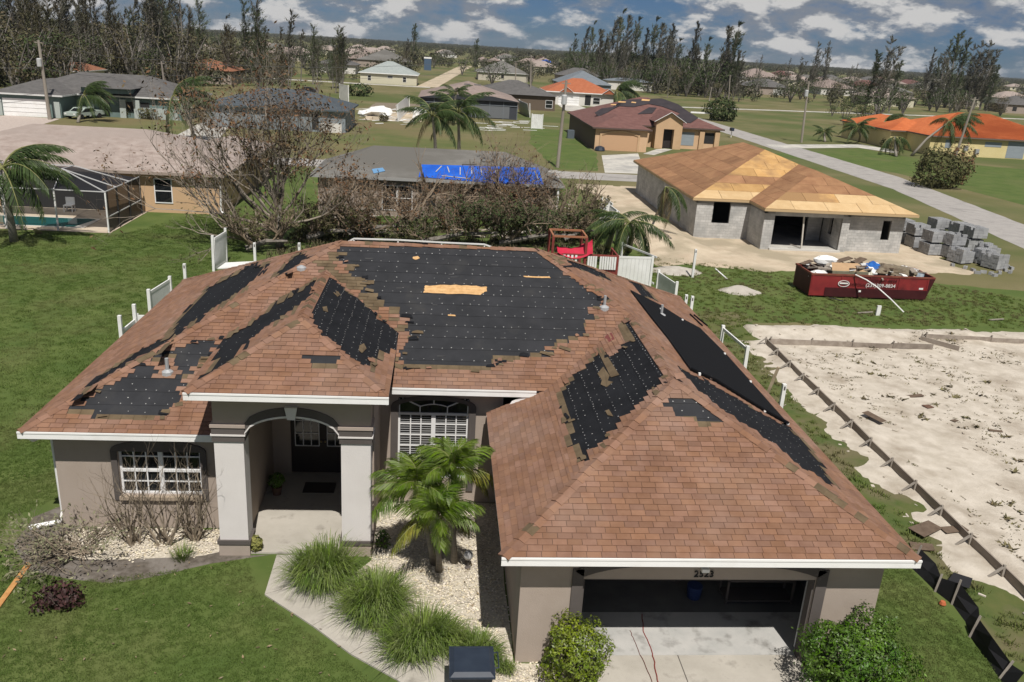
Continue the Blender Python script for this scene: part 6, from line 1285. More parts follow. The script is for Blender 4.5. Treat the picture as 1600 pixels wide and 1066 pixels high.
# --- blue-grey house
t, rf = house_at('grey house with blue-grey shingle roof behind the big bare tree', -32.5, -12.8, 119.5, 133.5, 2.95, .30, RM_blue, WMs['grey'], [('F', -17.8, .3, .9, 2.1, 'dark')], fascia_m=mat('dark_fascia', (.06, .08, .09), rough=.6))
mb = MB(); mb.box(-16.6, 119.93, 0, -13.8, 119.99, 1.25); mb.build('sunlit_panel', WMs['white'], t)  # white slab puts the sunlight on this bit of grey wall into colour
# --- screened house in the middle
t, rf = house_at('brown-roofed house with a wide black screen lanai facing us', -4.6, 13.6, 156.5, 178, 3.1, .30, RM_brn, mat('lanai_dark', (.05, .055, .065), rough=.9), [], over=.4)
for k in range(8): x = -4.2 + 17.4 * k / 7; mb = MB(); mb.box(x - .05, 156.8, 0, x + .05, 156.88, 3.05); mb.build('screen_post', mat('post_grey', (.16, .18, .20), rough=.6), t)
mb = MB(); mb.box(-4.2, 156.78, 2.3, 13.2, 156.84, 2.4); mb.build('screen_rail', MATS['post_grey'], t); mb = MB(); mb.box(4.5, 156.84, .15, 11.8, 156.89, 2.2); mb.build('sliding_door', mat('slider_grey', (.14, .15, .16), rough=.6), t)
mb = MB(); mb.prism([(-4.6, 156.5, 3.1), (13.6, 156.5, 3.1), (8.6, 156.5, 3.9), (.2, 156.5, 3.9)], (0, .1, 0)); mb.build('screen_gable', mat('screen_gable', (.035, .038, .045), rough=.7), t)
for p in ([(725, 131), (735, 131.3), (735, 133), (725, 132.6)], [(741, 132), (752, 132.5), (752, 134), (741, 133.4)]): patch_on(t, 'bare_felt', p, 156.5, 3.1, .30, RM_char)
house_at('grey-brown roofed house directly behind the screened lanai house', 6, 24, 184, 200, 3.0, .33, RM_char, WMs['dkbr'], [('F', 21.5, .6, 1.4, 1.5, 'glass')])
# --- tan house with torn maroon roof
t, rf = house_at('peach house with torn maroon shingle roof, arched garage and entry gable', 20.0, 40.2, 121.6, 140.5, 3.0, .36, RM_mar, WMs['peach'], [('L', 128, 1.0, 1.0, 1.3, 'glass'), ('F', 28.1, .55, .95, 1.75, 'shut'), ('F', 33.8, .5, 2.2, 1.85, 'shut'), ('F', 37.3, .9, 1.6, 1.5, 'dark')], wings=[(19.9, 28.0, 114.6, 126)], fascia_m=mat('maroon_fascia', (.10, .07, .06), rough=.7))
mb = MB(); mb.box(20.4, 115.1, 0, 20.395, 140, 2.9); mb.box(20.385, 115.12, 0, 20.395, 140, 2.95); mb.build('side_wall', WMs['dkbr'], t)
n = 12; arch = [(21.3 + 4.9 * k / n, 115.04, 2.05 + .4 * math.sin(math.pi * k / n)) for k in range(n + 1)]; mb = MB(); mb.prism([(21.3, 115.04, .02), (26.2, 115.04, .02)] + arch[::-1], (0, .05, 0)); gd = mb.build('garage_door', mat('garage_peach', (.52, .33, .20), rough=.8), t)
mb = MB()
for a, b in zip(arch, arch[1:]): mb.prism([(a[0], 114.95, a[2]), (b[0], 114.95, b[2]), (b[0], 114.95, b[2] + .25), (a[0], 114.95, a[2] + .25)], (0, .13, 0))
mb.box(21.02, 114.95, 0, 21.29, 115.09, 2.3); mb.box(26.21, 114.95, 0, 26.48, 115.09, 2.3); mb.build('garage_arch', WMs['tan'], t)
gx = AtY(1046, 200, 120.6).x; mb = MB(); mb.box(gx - 1.9, 120.6, 0, gx - .75, 122.2, 3.9); mb.box(gx + .75, 120.6, 0, gx + 1.9, 122.2, 3.9); mb.prism([(gx - .749, 120.6, 2.75), (gx + .749, 120.6, 2.75), (gx + .749, 120.6, 3.9), (gx - .749, 120.6, 3.9)], (0, .4, 0)); mb.prism([(gx - 1.9, 120.6, 3.9), (gx + 1.9, 120.6, 3.9), (gx, 120.6, 5.0)], (0, 1.5, 0)); mb.build('entry_gable', WMs['tan'], t)
mb = MB(); mb.box(gx - .75, 121.6, .05, gx + .75, 121.7, 2.75); mb.build('entry_door', M_door, t)
mb = MB(); mb.poly([(gx - 2.3, 120.3, 3.75), (gx, 120.3, 5.12), (gx, 127, 5.12), (gx - 2.3, 127, 3.75)]); mb.poly([(gx, 120.3, 5.12), (gx + 2.3, 120.3, 3.75), (gx + 2.3, 127, 3.75), (gx, 127, 5.12)]); mb.build('gable_roof', RM_mar, t)
for s in (-1, 1): mb = MB(); mb.bar((gx + s * 2.3, 120.28, 3.72), (gx, 120.28, 5.09), .05, .2, up=(0, 1, 0)); mb.build('gable_fascia', M_white, t)
for x in (36.7, 38.95): mb = MB(); mb.box(x, 121.75, 0, x + .7, 122.08, 2.6); mb.build('pilaster', WMs['tan'], t)
FEL = mat('torn_roof_felt', (.030, .026, .030), (.045, .038, .042), scale=.8, rough=.9)
for p in ([(972, 157), (1034, 154.5), (1060, 164), (1072, 173), (1091, 185), (1079, 193), (1060, 191), (1056, 182), (1063, 178), (1048, 172), (1034, 167), (1013, 163), (990, 168), (960, 166)], [(1014, 168.5), (1026, 169), (1019, 178), (996, 179)], [(957, 168), (963, 163), (974, 158), (968, 165), (950, 176), (935, 183), (929, 177), (940, 170)]): patch_on(t, 'bare_felt', p, 121.6, 3.0, .36, FEL, .08)
for p in ([(1003, 156), (1016, 157), (1014, 159), (1002, 158.4)], [(966, 159.5), (978, 160), (977, 161.6), (966, 161.2)], [(987, 160), (994, 161), (993, 162.4), (986, 161.6)], [(954, 164), (963, 164.2), (962, 165.7), (954, 165.5)]): patch_on(t, 'bare_sheathing', p, 121.6, 3.0, .36, M_osb, .12)
mb = MB(); mb.box(18.6, 128.5, 0, 19.6, 129.6, 1.2); tag(mb.build('air_conditioner', mat('ac_grey', (.10, .12, .14), rough=.5), origin=(19, 129, 0)), 'dark air conditioner unit beside the peach house wall', 'air conditioner')
mb = MB(); mb.lathe((21.0, 114.2, 0), [(.3, 0), (.75, .1), (.6, .5), (.2, .65)], 10); tag(mb.build('rubbish_heap', M_bin, origin=(21, 114.2, 0)), 'dark rubbish heap at corner of the peach garage', 'debris')
# --- orange tile house at right, turned slightly
OX0, OX1, OY0, OY1 = 76.5, 100, 131, 152
RMO = roofmat('orange_tile_roof', (.42, .11, .035), (.50, .15, .055), (.36, .09, .03))
t, rf = house_at('yellow house with bright orange tile roof at right edge', 76.8, 101, 131.6, 150, 3.0, .36, RMO, WMs['yellow'], [('F', AtY(1478, 220, 132.1).x, 1.2, 1.0, 1.3, 'shut'), ('F', AtY(1540, 222, 132.1).x, 1.7, 2.8, .75, 'shut'), ('F', AtY(1573, 235, 132.1).x, .1, 3.0, 2.6, 'shut')], wings=[(74.0, 84, 139.0, 158)], fascia_m=mat('brown_fascia', (.16, .12, .10), rough=.7))
mb = MB()
for k in range(120):
    x = 77.2 + k * .2; y1 = min(140.8, 131.6 + min(x - 76.8, 101 - x)); 
    if y1 - 131.6 > .3: mb.bar((x, 131.62, 3.05), (x, y1, 3.05 + .36 * (y1 - 131.62)), .10, .05)
mb.build('tile_ridge', RMO, t, kind='stuff')
for k, (x, y) in enumerate(((1508, 232), (1525, 237))): c = AtY(x, y, 132.0); mb = MB(); mb.box(c.x - .3, 131.6, c.z - .4, c.x + .3, 132.05, c.z + .4); mb.build('meter_box', mat('meter_grey', (.28, .29, .29), rough=.6), t)
# --- red roof, slate, pale and other measured houses
t, rf = house_at('white house with red shingle roof and two small gables in the distance', 24, 41, 207.5, 222, 3.0, .42, RM_red, WMs['white'], [('F', 27.2, 0, 5.0, 2.3, 'door'), ('F', 33.6, .2, 1.4, 2.3, 'dark'), ('F', 35.6, .6, 1.6, 1.4, 'glass')], fascia_m=M_white)
for x in (29.0, 39.2): mb = MB(); mb.prism([(x - 1.6, 207.3, 3.0), (x + 1.6, 207.3, 3.0), (x, 207.3, 4.1)], (0, 3, 0)); mb.build('gable', RM_red, t); mb = MB(); mb.bar((x - 1.7, 207.25, 3.0), (x, 207.25, 4.15), .06, .22, up=(0, 1, 0)); mb.bar((x, 207.25, 4.15), (x + 1.7, 207.25, 3.0), .06, .22, up=(0, 1, 0)); mb.build('gable_fascia', M_white, t)
house_at('slate grey hipped roof house behind the red-roofed house', 34.5, 50.5, 262, 284, 3.0, .45, RM_slate, WMs['grey'], [('F', 38, .8, 2, 1.4, 'glass')])
def gh(label, pl, pr, dep, s, rm, wm, wins=(), E=3.0, group=None, fm=None, wings=()):
    a, b = G(*pl), G(*pr); y = (a.y + b.y) / 2; return house_at(label, a.x - .5, b.x + .5, y - .5, y + dep, E, s, rm, WMs[wm], wins, group=group, fascia_m=fm, wings=wings)
a = G(562, 129); gh('cream house with pale grey-green roof left of the sandy track', (562, 130), (651, 134), 15, .42, RM_pale, 'cream', [('F', a.x + 2.5, .9, .9, 1.3, 'glass'), ('F', a.x + 8.2, 1.8, 1.4, .6, 'glass'), ('F', a.x + 12.6, .9, .9, 1.3, 'glass')], fm=M_white)
t = None; mb = MB(); p, q = G(587, 130), G(628, 132); mb.bar((p.x, p.y - 1.2, .95), (q.x, q.y - 1.0, .95), .1, 1.9); tag(mb.build('white_fence', M_vinyl, origin=p), 'white vinyl fence in front of cream house', 'fence')
gh('charcoal roofed white house left of the cream house', (497, 112), (553, 117), 16, .35, RM_char, 'white', [], fm=M_dark); gh('white house with tan and pink patched roof beyond the left trees', (351, 101), (420, 106), 16, .35, RM_brn, 'white', []); gh('beige house with grey-brown roof right of the sandy track', (748, 126), (822, 128), 20, .42, RM_grey, 'beige', [('F', G(783, 127).x, 1, 1, 1.2, 'dark')], fm=M_soff)
gh('small white house with faded roof beside the left forest', (424, 104), (452, 106), 12, .35, RM_brn, 'white'); gh('long grey roofed house behind the charcoal roof', (557, 104), (640, 108), 24, .4, RM_grey, 'taupe'); gh('brown-grey roofed house behind cream house', (540, 102), (585, 104), 22, .4, RM_brn, 'taupe')
t, rf = gh('distant house with bright blue tarp on its peak', (833, 105), (868, 107), 16, .45, RM_brn, 'white', [('F', G(845, 106).x, .6, 3, 1.2, 'dark')]); g = G(850, 106); patch_on(t, 'blue_tarp', [(847, 95.0), (853, 93.5), (862, 96), (863, 99), (846, 98.2)], g.y - .5, 3.0, .45, M_tarp, .2)
mb = MB(); p, q = G(832, 112), G(867, 114); mb.bar((p.x, p.y, 1), (q.x, q.y, 1), .1, 2.0); tag(mb.build('white_fence', M_vinyl, origin=p), 'long white fence before the distant blue-tarp house', 'fence')
gh('small tan house far up the sandy track', (742, 104), (768, 105), 18, .45, RM_brn, 'cream'); gh('pinkish small-roofed house with blue patch far up the track', (765, 102), (782, 103), 18, .45, RM_brn, 'beige')
house_at('yellow-walled garage house with rust roof under the left forest', G(190, 121).x, G(238, 124).x, 178, 192, 3.1, .36, roofmat('rust_roof', (.20, .085, .05), (.26, .12, .07)), WMs['cream'], [('F', G(196, 121).x + 1.0, 0, 5.5, 2.5, 'dark')], fascia_m=M_white)
house_at('rust-roofed house half hidden by trees in the left forest', -66, -50, 214, 228, 3.1, .36, MATS['rust_roof'], WMs['taupe'])
house_at('long brown roofed house with white garage at far right', G(1528, 166).x, G(1625, 170).x, 222, 240, 3.0, .36, RM_brn, WMs['white'], [('F', G(1545, 166).x, .3, 7, 2.0, 'dark')])
gh('pale-roofed house right of the middle trees', (1163, 129), (1213, 131), 22, .45, RM_brn, 'beige'); gh('long low pale house between right tree clumps', (1283, 148), (1338, 151), 24, .35, RM_brn, 'white'); gh('white house with grey roof left of right tree clump', (1382, 154), (1422, 156), 20, .4, RM_grey, 'white')
gh('small brown house behind right trees', (1418, 138), (1448, 140), 25, .45, RM_mar, 'beige'); gh('dark brown roofed house among the middle right trees', (1216, 126), (1240, 127), 25, .45, RM_mar, 'beige')
gh('white fenced low building behind the middle trees', (947, 139), (1020, 144), 10, .2, RM_slate, 'white')
# sheds, toilet, trailer on the far left
t = thing('portable_toilet', 'blue portable toilet with white roof at far left', 'portable toilet', G(8, 124)); c = G(8, 124); mb = MB(); mb.box(c.x - .9, c.y, 0, c.x + .9, c.y + 1.8, 3.0); mb.build('cabin', mat('toilet_blue', (.07, .11, .17), rough=.5), t); mb = MB(); mb.prism([(c.x - 1, c.y - .1, 3.0), (c.x + 1, c.y - .1, 3.0), (c.x + .5, c.y - .1, 3.5), (c.x - .5, c.y - .1, 3.5)], (0, 2, 0)); mb.build('cap_roof', M_white, t)
c = G(690 * .47 - 0, 0) if 0 else G(668, 110); t = thing('portable_toilet', 'small blue portable toilet beside the distant sandy track', 'portable toilet', c); mb = MB(); mb.box(c.x - 1.6, c.y, 0, c.x + 1.6, c.y + 3, 5); mb.build('cabin', MATS['toilet_blue'], t); mb = MB(); mb.box(c.x - 1.7, c.y - .1, 5, c.x + 1.7, c.y + 3.1, 5.6); mb.build('cap_roof', M_white, t)
t = thing('white_shed', 'low white shed behind the teal house roof', 'shed', (-52, 150, 0)); x0, x1 = AtY(58, 118, 148).x, AtY(112, 118, 148).x; mb = MB(); mb.box(x0, 148, 0, x1, 154, 2.6); mb.build('wall', WMs['white'], t); mb = MB(); mb.prism([(x0 - .3, 147.6, 2.6), (x1 + .3, 147.6, 2.6), (x1 + .3, 154.4, 2.6), (x0 - .3, 154.4, 2.6)], (0, 0, .4)); mb.build('roof', WMs['white'], t)
car('dark car parked at the forest edge on the left', (-30.5, 199, 0), .1, 4.6, 1.8, mat('black_car', (.02, .02, .025), rough=.3, spec=.5))
# broken far white fences
def vfence(label, pl, pr, h, wob=0.0): 
    a, b = G(*pl), G(*pr); fence_section(label, (a.x, a.y), (b.x, b.y), h, (.1, h - .15), wob, 5, group='broken white fences around the far houses')
vfence('tall leaning white fence beside the blue-grey house', (531, 160), (545, 163), 3.6, .2); vfence('white fence piece left of the screened house', (622, 190), (640, 172), 2.6, -.4); vfence('white fence piece right of the screened house', (812, 176), (828, 184), 2.6, .6); vfence('square white fence piece standing in the field', (830, 201), (847, 202), 2.4, 0)
rs = MB()
for k in range(34):
    p = G(R5.uniform(745, 860), R5.uniform(189, 204), .06); a = R5.uniform(-.4, .4); d = V((math.cos(a), math.sin(a), 0)) * R5.uniform(.6, 1.6); rs.bar(p - d, p + d, .18, .05)
for k in range(26):
    p = G(R5.uniform(560, 640), R5.uniform(170, 195), .06); a = R5.uniform(-.7, .7); d = V((math.cos(a), math.sin(a), R5.uniform(0, .2))) * R5.uniform(.5, 1.4); rs.bar(p - d, p + d, R5.uniform(.15, .6), .06)
tag(rs.build('fence_debris', M_vinyl, kind='stuff'), 'scattered white fence rails lying around the screened house', 'debris')
lump('white_sacks', 'heap of white sheets beside the blue-grey house', 'debris', (-11.5, 151, .5), 2.6, 2.0, 1.0, M_vinyl, .7, 14); lump('white_boat_cover', 'crumpled white cover left of the screened house', 'cover', (-3.9, 150, .5), 1.5, 1.0, 1.1, M_vinyl, .5, 12)
# ================================================================== TREES, PALMS, POLES, FAR WOODS
R6 = random.Random(66)
M_bark = mat('grey_bark', (.13, .115, .10), (.21, .19, .165), scale=3, rough=.95, bump=.5, stretch=(2, 2, .5)); M_brk = mat('stripped_branch', (.150, .112, .078), (.235, .185, .135), scale=1.2, rough=.95, isl=.3)
M_rust = mat('rust_leaf', (.135, .066, .036), (.095, .07, .034), scale=.8, rough=.9, isl=.45); M_olive = mat('olive_leaf', (.075, .085, .030), (.11, .10, .045), scale=.8, rough=.85, isl=.45, transl=.15)
M_pine = mat('pine_needles', (.070, .072, .050), (.098, .090, .064), scale=.25, rough=.9, isl=.35); M_pineg = mat('pine_needles_green', (.058, .076, .036), (.082, .094, .046), scale=.25, rough=.9, isl=.35); M_scrub = mat('scrub_leaf', (.098, .078, .048), (.072, .074, .034), scale=.2, rough=.95, isl=.4); M_pinet = mat('pine_trunk', (.15, .135, .12), (.22, .20, .18), scale=.8, rough=.95)
M_dgreen = mat('dark_leaf', (.030, .048, .014), (.05, .068, .022), scale=.5, rough=.8, isl=.4)
# --- big bare tree left of the back yard
def limbs_tree(nm, label, base, limbs, rnd, dep, leafm, lprob, lsize, group=None, trunk=None, up=.25, spread=.5, n=3):
    t = thing(nm, label, 'tree', base, group); mb = MB(); lf = MB(); b = V(base)
    if trunk:
        pts = [b + V(p) for p, r in trunk]; mb.tube(pts, [r for p, r in trunk], 9); mb.build('trunk', M_bark, t, smooth=True); mb = MB()
    for p, d, l, r in limbs: twigs(mb, b + V(p), d, l * .97, r * .9, dep, rnd, spread, up, lf, lsize, lprob, n, taper=.72)
    mb.build('branches', mat('grey_branch', (.165, .137, .108), (.25, .215, .178), scale=1.2, rough=.95, isl=.3), t)
    if lf.v: lf.build('leaves', leafm, t, kind='stuff')
    return t
bt = G(437, 388)
L_ = [((0, 0, 1.6), (-.75, .0, .75), 3.6, .12), ((.05, 0, 2.2), (.1, .2, 1), 3.2, .12), ((-.1, 0, 2.4), (-.3, -.2, 1), 3.0, .11), ((.1, 0, 2.0), (.65, .1, .75), 2.9, .10), ((0, 0, 1.2), (-1, -.2, .42), 4.0, .11), ((0, .1, 2.6), (.25, .1, 1), 3.0, .10), ((0, 0, 2.5), (-.5, .3, .9), 3.2, .10), ((.1, 0, 1.4), (.95, .15, .4), 2.6, .08), ((0, -.1, 1.8), (-.45, -.4, .6), 2.8, .08), ((0, 0, 2.6), (-.05, -.2, 1), 3.3, .10), ((-.3, 0, 1.5), (-.95, .3, .65), 3.6, .10), ((-.2, -.2, 1.2), (-.95, -.3, .15), 3.2, .09), ((0, .1, 2.7), (.4, .3, 1), 2.8, .09), ((0, 0, 2.7), (-.2, .2, 1), 3.2, .10), ((.1, .1, 2.4), (.5, -.2, .9), 2.7, .08), ((-.1, 0, 2.2), (-.6, .1, 1), 3.1, .10), ((0, -.1, 1.0), (.8, -.3, .35), 2.2, .07)]
limbs_tree('bare_tree', 'big storm-stripped bare tree with rusty leaf tips left of the blue-tarp house', bt, L_, R6, 5, M_rust, .40, .13, None, [((0, 0, 0), .26), ((.05, 0, .8), .21), ((0, 0, 1.6), .19), ((0, 0, 2.7), .14)], .22, .52, 3)
limbs_tree('bare_tree', 'half fallen bare tree leaning left from the foot of the big bare tree', bt + V((-1.2, -.6, 0)), [((0, 0, .3), (-.8, .0, .55), 3.4, .12), ((-.2, .1, .5), (-.9, .3, .8), 2.8, .09), ((0, 0, .3), (-.6, -.5, .5), 2.4, .09), ((-.5, 0, .6), (-.8, .1, 1.1), 2.6, .08)], R6, 4, M_olive, .5, .09, None, [((0, 0, 0), .2), ((-.5, 0, .6), .15)], .1, .5, 3)
# --- fallen and broken trees piled behind the house
def fallen(label, px, ln, az, nl, rnd, leafm, h=1.0, lprob=.45, lsize=.11):
    c = G(*px); t = thing('fallen_tree', label, 'fallen tree', c, 'storm-felled trees heaped behind the house'); mb = MB(); lf = MB(); d = V((math.cos(az), math.sin(az), .12)); e = c + d * ln + V((0, 0, .4))
    mb.tube([c + V((0, 0, .25)), c.lerp(e, .5) + V((0, 0, .35)), e], [.2, .15, .07], 7); mb.build('trunk', M_bark, t); mb = MB()
    for k in range(nl):
        p = c.lerp(e, rnd.random()) + V((0, 0, rnd.uniform(.2, .5))); a = rnd.uniform(0, 6.28); twigs(mb, p, (math.cos(a) * .8, math.sin(a) * .6, rnd.uniform(.2, 1.2)), rnd.uniform(.9, 1.6) * h, .065, 3, rnd, .6, .08, lf, lsize, lprob * .62, 4, taper=.7)
    for k in range(2): p = c.lerp(e, rnd.random()) + V((0, 0, .3)); twigs(mb, p, (rnd.uniform(-.8, .8), rnd.uniform(-.4, .4), rnd.uniform(.4, 1.3)), rnd.uniform(1.6, 2.6), rnd.uniform(.06, .12), 2, rnd, .5, .1, None, n=3, taper=.65)
    mb.build('branches', M_brk, t); lf.build('leaves', leafm, t, kind='stuff'); return t
for lb, px, ln, az, nl, lm, h, lp in (('brown fallen tree nearest the left end of roof ridge', (545, 372), 4, .1, 13, M_rust, .9, .5), ('fallen tree with pale bare limbs before the white windows', (620, 356), 3.4, .3, 11, M_rust, .85, .5), ('tangled fallen tree standing tallest before the blue tarp', (700, 358), 2.5, 1.2, 12, M_rust, .95, .5), ('dark leafy fallen tree lying just behind the roof ridge', (660, 384), 5, .05, 18, M_dgreen, .75, 1.3),
                                      ('fallen tree with splintered stump right of the blue tarp', (805, 352), 2.2, 2.0, 30, M_rust, 1.65, .35), ('brown fallen tree at right corner of the blue-tarp house', (855, 352), 3.0, .4, 10, M_olive, .85, .7), ('low brush of dark leaves behind the right ridge end', (780, 386), 5, .0, 18, M_dgreen, .72, 1.4), ('brush of broken branches left of the white windows', (520, 345), 3.5, .2, 12, M_rust, 1.0, .4), ('pale brush heap beside the red play structure', (880, 380), 2.6, .5, 12, M_olive, .9, .9), ('green brush at the foot of the big bare tree', (480, 378), 3, .1, 11, M_olive, .8, .9), ('brush heap under the left fence and bare tree', (385, 395), 2.4, .2, 11, M_olive, .9, .6)):
    fallen(lb, px, ln, az, nl, R6, lm, h, lp)
for lb, px, hz in (('splintered orange-brown stump before right end of the blue tarp', (790, 330), 3.2), ('splintered pale stump at right corner of the tarp house', (860, 330), 2.6), ('thin broken trunk before the left end of blue tarp', (690, 330), 3.4)):
    c = G(*px); mb = MB(); mb.tube([c, c + V((.1, 0, hz * .5)), c + V((.25, .1, hz))], [.14, .11, .06], 7); t = thing('tree_stump', lb, 'stump', c); mb.build('trunk', M_bark, t); mb = MB()
    for k in range(7): p = c + V((.25, .1, hz)); mb.bar(p, p + V((R6.uniform(-.3, .3), R6.uniform(-.2, .2), R6.uniform(.1, .5))), .05, .03)
    mb.build('splinters', mat('split_wood', (.42, .24, .12), rough=.9), t)
for lb, px, r_, h_, m_ in (('mound of dead brown foliage behind the left ridge end', (560, 368), 1.9, 1.6, M_rust), ('mound of dead brown foliage below the blue tarp', (715, 362), 1.5, 2.0, M_rust), ('mound of wilted green foliage behind the ridge middle', (640, 374), 1.7, 1.3, M_olive), ('mound of rusty foliage round the splintered stump', (805, 352), 1.9, 3.3, M_rust), ('mound of dark foliage behind the right ridge end', (835, 376), 1.6, 1.5, M_dgreen), ('mound of wilted foliage beside the red play structure', (895, 372), 1.3, 1.7, M_olive), ('mound of green foliage right of the bare tree trunk', (500, 372), 1.5, 1.3, M_olive)):
    c = G(*px); bush(lb, (c.x, c.y, h_ * .45), r_, r_ * .7, h_ * .55, 1500, .09, m_, R6, 'foliage_mound', 'mounds of dead foliage behind the house')
db = MB()
for k in range(90):
    p = G(R6.uniform(520, 900), R6.uniform(322, 372), .1) + V((0, 0, R6.uniform(0, .35))); a = R6.uniform(0, 3.14); d = V((math.cos(a), math.sin(a), R6.uniform(-.1, .2))) * R6.uniform(.2, .8); db.bar(p - d, p + d, R6.uniform(.06, .3), .04)
tag(db.build('yard_debris', [mat('pale_debris', (.45, .42, .38), (.22, .16, .11), scale=1.5, rough=.9)], kind='stuff'), 'broken boards and litter scattered among fallen trees', 'debris')
scatter('yard_litter', [(-10, 47), (11, 46.5), (12, 60), (-6, 62), (-10, 58)], .01, hidden_mesh('litter_tuft', tuft(20, .35, .25, .04, R6), M_scrub), 4, .6, 1.4, 'brown leaf litter and weeds under the fallen trees', 'leaf litter', 9)
# --- palms
M_coco = mat('coconut_leaf', (.035, .062, .016), (.055, .088, .024), scale=1, rough=.55, isl=.35, spec=.35, transl=.2); M_cocod = mat('dry_frond', (.17, .13, .07), (.12, .10, .05), scale=2, rough=.85, isl=.3)
FC = [frond_mesh('frond', 3.4, .35, .80, 46, .95, .075, M_coco, R6, .75, .9, .05) for _ in range(3)] + [frond_mesh('frond', 3.0, .1, 1.1, 38, .8, .06, M_cocod, R6, .9, 1.0, .05)]
def palm(label, base, top, azs, rnd, sc=1.0, dry=(), nm='palm_tree', r0=.2, group=None):
    t = thing(nm, label, 'palm', base, group); b, c = V(base), V(top); mb = MB(); m_ = (b + c) / 2; m_ = V((b.x * .62 + c.x * .38, (b.y + c.y) / 2, m_.z))
    mb.tube([b, b.lerp(m_, .5), m_, m_.lerp(c, .5), c], [r0 * 1.25, r0, r0 * .85, r0 * .75, r0 * .6], 9); mb.build('trunk', M_palmtrunk, t, smooth=True)
    for k, (az, el) in enumerate(azs): place_frond(FC[3] if k in dry else FC[k % 3], t, c, az, el, rnd.uniform(-.25, .25), sc * rnd.uniform(.88, 1.1))
    return t
c = AtY(4, 262, 51); palm('wind-bent coconut palm on the lawn at left edge with fronds swept right', G(22, 378), c, [(.15, .75), (-.1, .35), (.3, .1), (-.45, .15), (-.2, -.45), (-.9, -.5), (.6, .5), (-2.6, -.2), (2.4, .3), (3.2, .0), (-1.6, -.5), (1.2, .6)], R6, 1.12, ())
o = inst('fallen_frond', FC[3], None, G(45, 366) + V((0, 0, .35)), Matrix.Rotation(.5, 3, 'Z'), (.55, .55, .55)); tag(o, 'dry fallen frond lying on lawn at the foot of left palm', 'palm frond')
full_ = [(k * 2.4, 1.0 - 1.5 * k / 14) for k in range(14)]
sw = [(R6.gauss(-.3, .7), .9 - 1.5 * k / 11) for k in range(11)]
palm('bushy green palm left of two standing before the screened house', (AtY(682, 230, 96).x, 96, 0), AtY(676, 182, 96), full_, R6, 1.12, (12,)); palm('bushy green palm right of two standing before the screened house', (AtY(718, 230, 98).x, 98, 0), AtY(716, 176, 98), full_, R6, 1.25, ())
palm('thin palm rising behind the two bushy palms', (AtY(708, 190, 140).x, 140, 0), AtY(712, 148, 140), full_[:9], R6, .9, ())
palm('leaning palm beside the silver pickup', G(122, 192), AtY(130, 148, 119), sw, R6, 1.1, (), r0=.18); palm('windswept palm on the lawn right of the teal house', G(262, 208), AtY(270, 150, 104), sw, R6, 1.35, ()); palm('thin palm with drooping fronds beside the driveway of the grey house', G(302, 212), AtY(300, 168, 102), sw[:7], R6, .8, (5, 6))
palm('leaning palm in front of the orange tile roof', G(1424, 244), AtY(1484, 190, 128), [(R6.gauss(-.4, .8), .7 - 1.5 * k / 13) for k in range(13)], R6, 1.25, (9, 10, 11)); palm('drooping palm with dead fronds beside the yellow garage', G(1400, 245), AtY(1398, 214, 128), [(k * 2.4, -.1 - .8 * k / 10) for k in range(10)], R6, 1.0, (1, 3, 5, 7, 9))
palm('small palm standing alone in the field beyond the road', G(1289, 222), AtY(1288, 207, 146), full_, R6, .62, ()); palm('small palm beside the driveway of the orange house', G(1342, 222), AtY(1340, 200, 144), full_, R6, .95, ()); palm('palm at the left corner of the orange house', G(1378, 226), AtY(1382, 190, 146), sw, R6, 1.0, ())
palm('dark green damaged palm behind the white fence by the sand pile', G(982, 392), AtY(985, 348, 50.5), [(k * 2.4, .5 - 1.3 * k / 15) for k in range(15)], R6, .78, (3, 8, 12)); palm('broken palm with bent yellow stalk beside the block house', G(1018, 352), AtY(1040, 292, 57), [(R6.gauss(-.3, 1.2), -.3 - .8 * k / 7) for k in range(7)], R6, .7, (1, 3, 5, 6), r0=.11)
palm('green damaged palm close to the red play structure', G(948, 388), AtY(962, 345, 52), [(k * 2.4, .7 - 1.4 * k / 10) for k in range(10)], R6, .6, (2, 5, 8)); palm('storm-bent palm behind the red shingle house', G(958, 168), AtY(962, 142, 205), sw, R6, 1.8, ())
# --- shrubs and small trees in the middle distance
def shrub(label, px, r, h, m, n, size, group=None):
    c = G(*px); bush(label, (c.x, c.y, h * .5), r, r * .8, h * .55, n, size, m, R6, 'shrub', group)
shrub('dark round shrub alone in the field right of the peach house', (1126, 189), 3.2, 4.4, M_dgreen, 1600, .32); shrub('big brown-green shrub on the grass before the yellow house', (1462, 293), 3.1, 4.2, M_olive, 3000, .20); shrub('rusty half-dead shrub right of the big brown-green shrub', (1490, 288), 2.0, 4.6, M_rust, 900, .18)
shrub('green shrub before the left wall of the yellow house', (1386, 230), 1.2, 1.6, M_dgreen, 500, .16); shrub('small dark shrub at the entry of the yellow house', (1396, 236), 1.6, 2.0, M_dgreen, 500, .16)
for k, px in enumerate(((225, 186), (212, 184), (198, 184), (236, 187))): shrub('weedy low shrub along the front wall of the teal house', px, .9, 1.5, M_olive, 220, .16, 'weedy shrubs along the teal house')
shrub('tall reddish shrub in the field behind the dug sand', (600, 190), .8, 1.2, M_scrub, 200, .2); shrub('low green shrub behind left end of the screened house', (560, 150), 3.0, 2.5, M_dgreen, 400, .4)
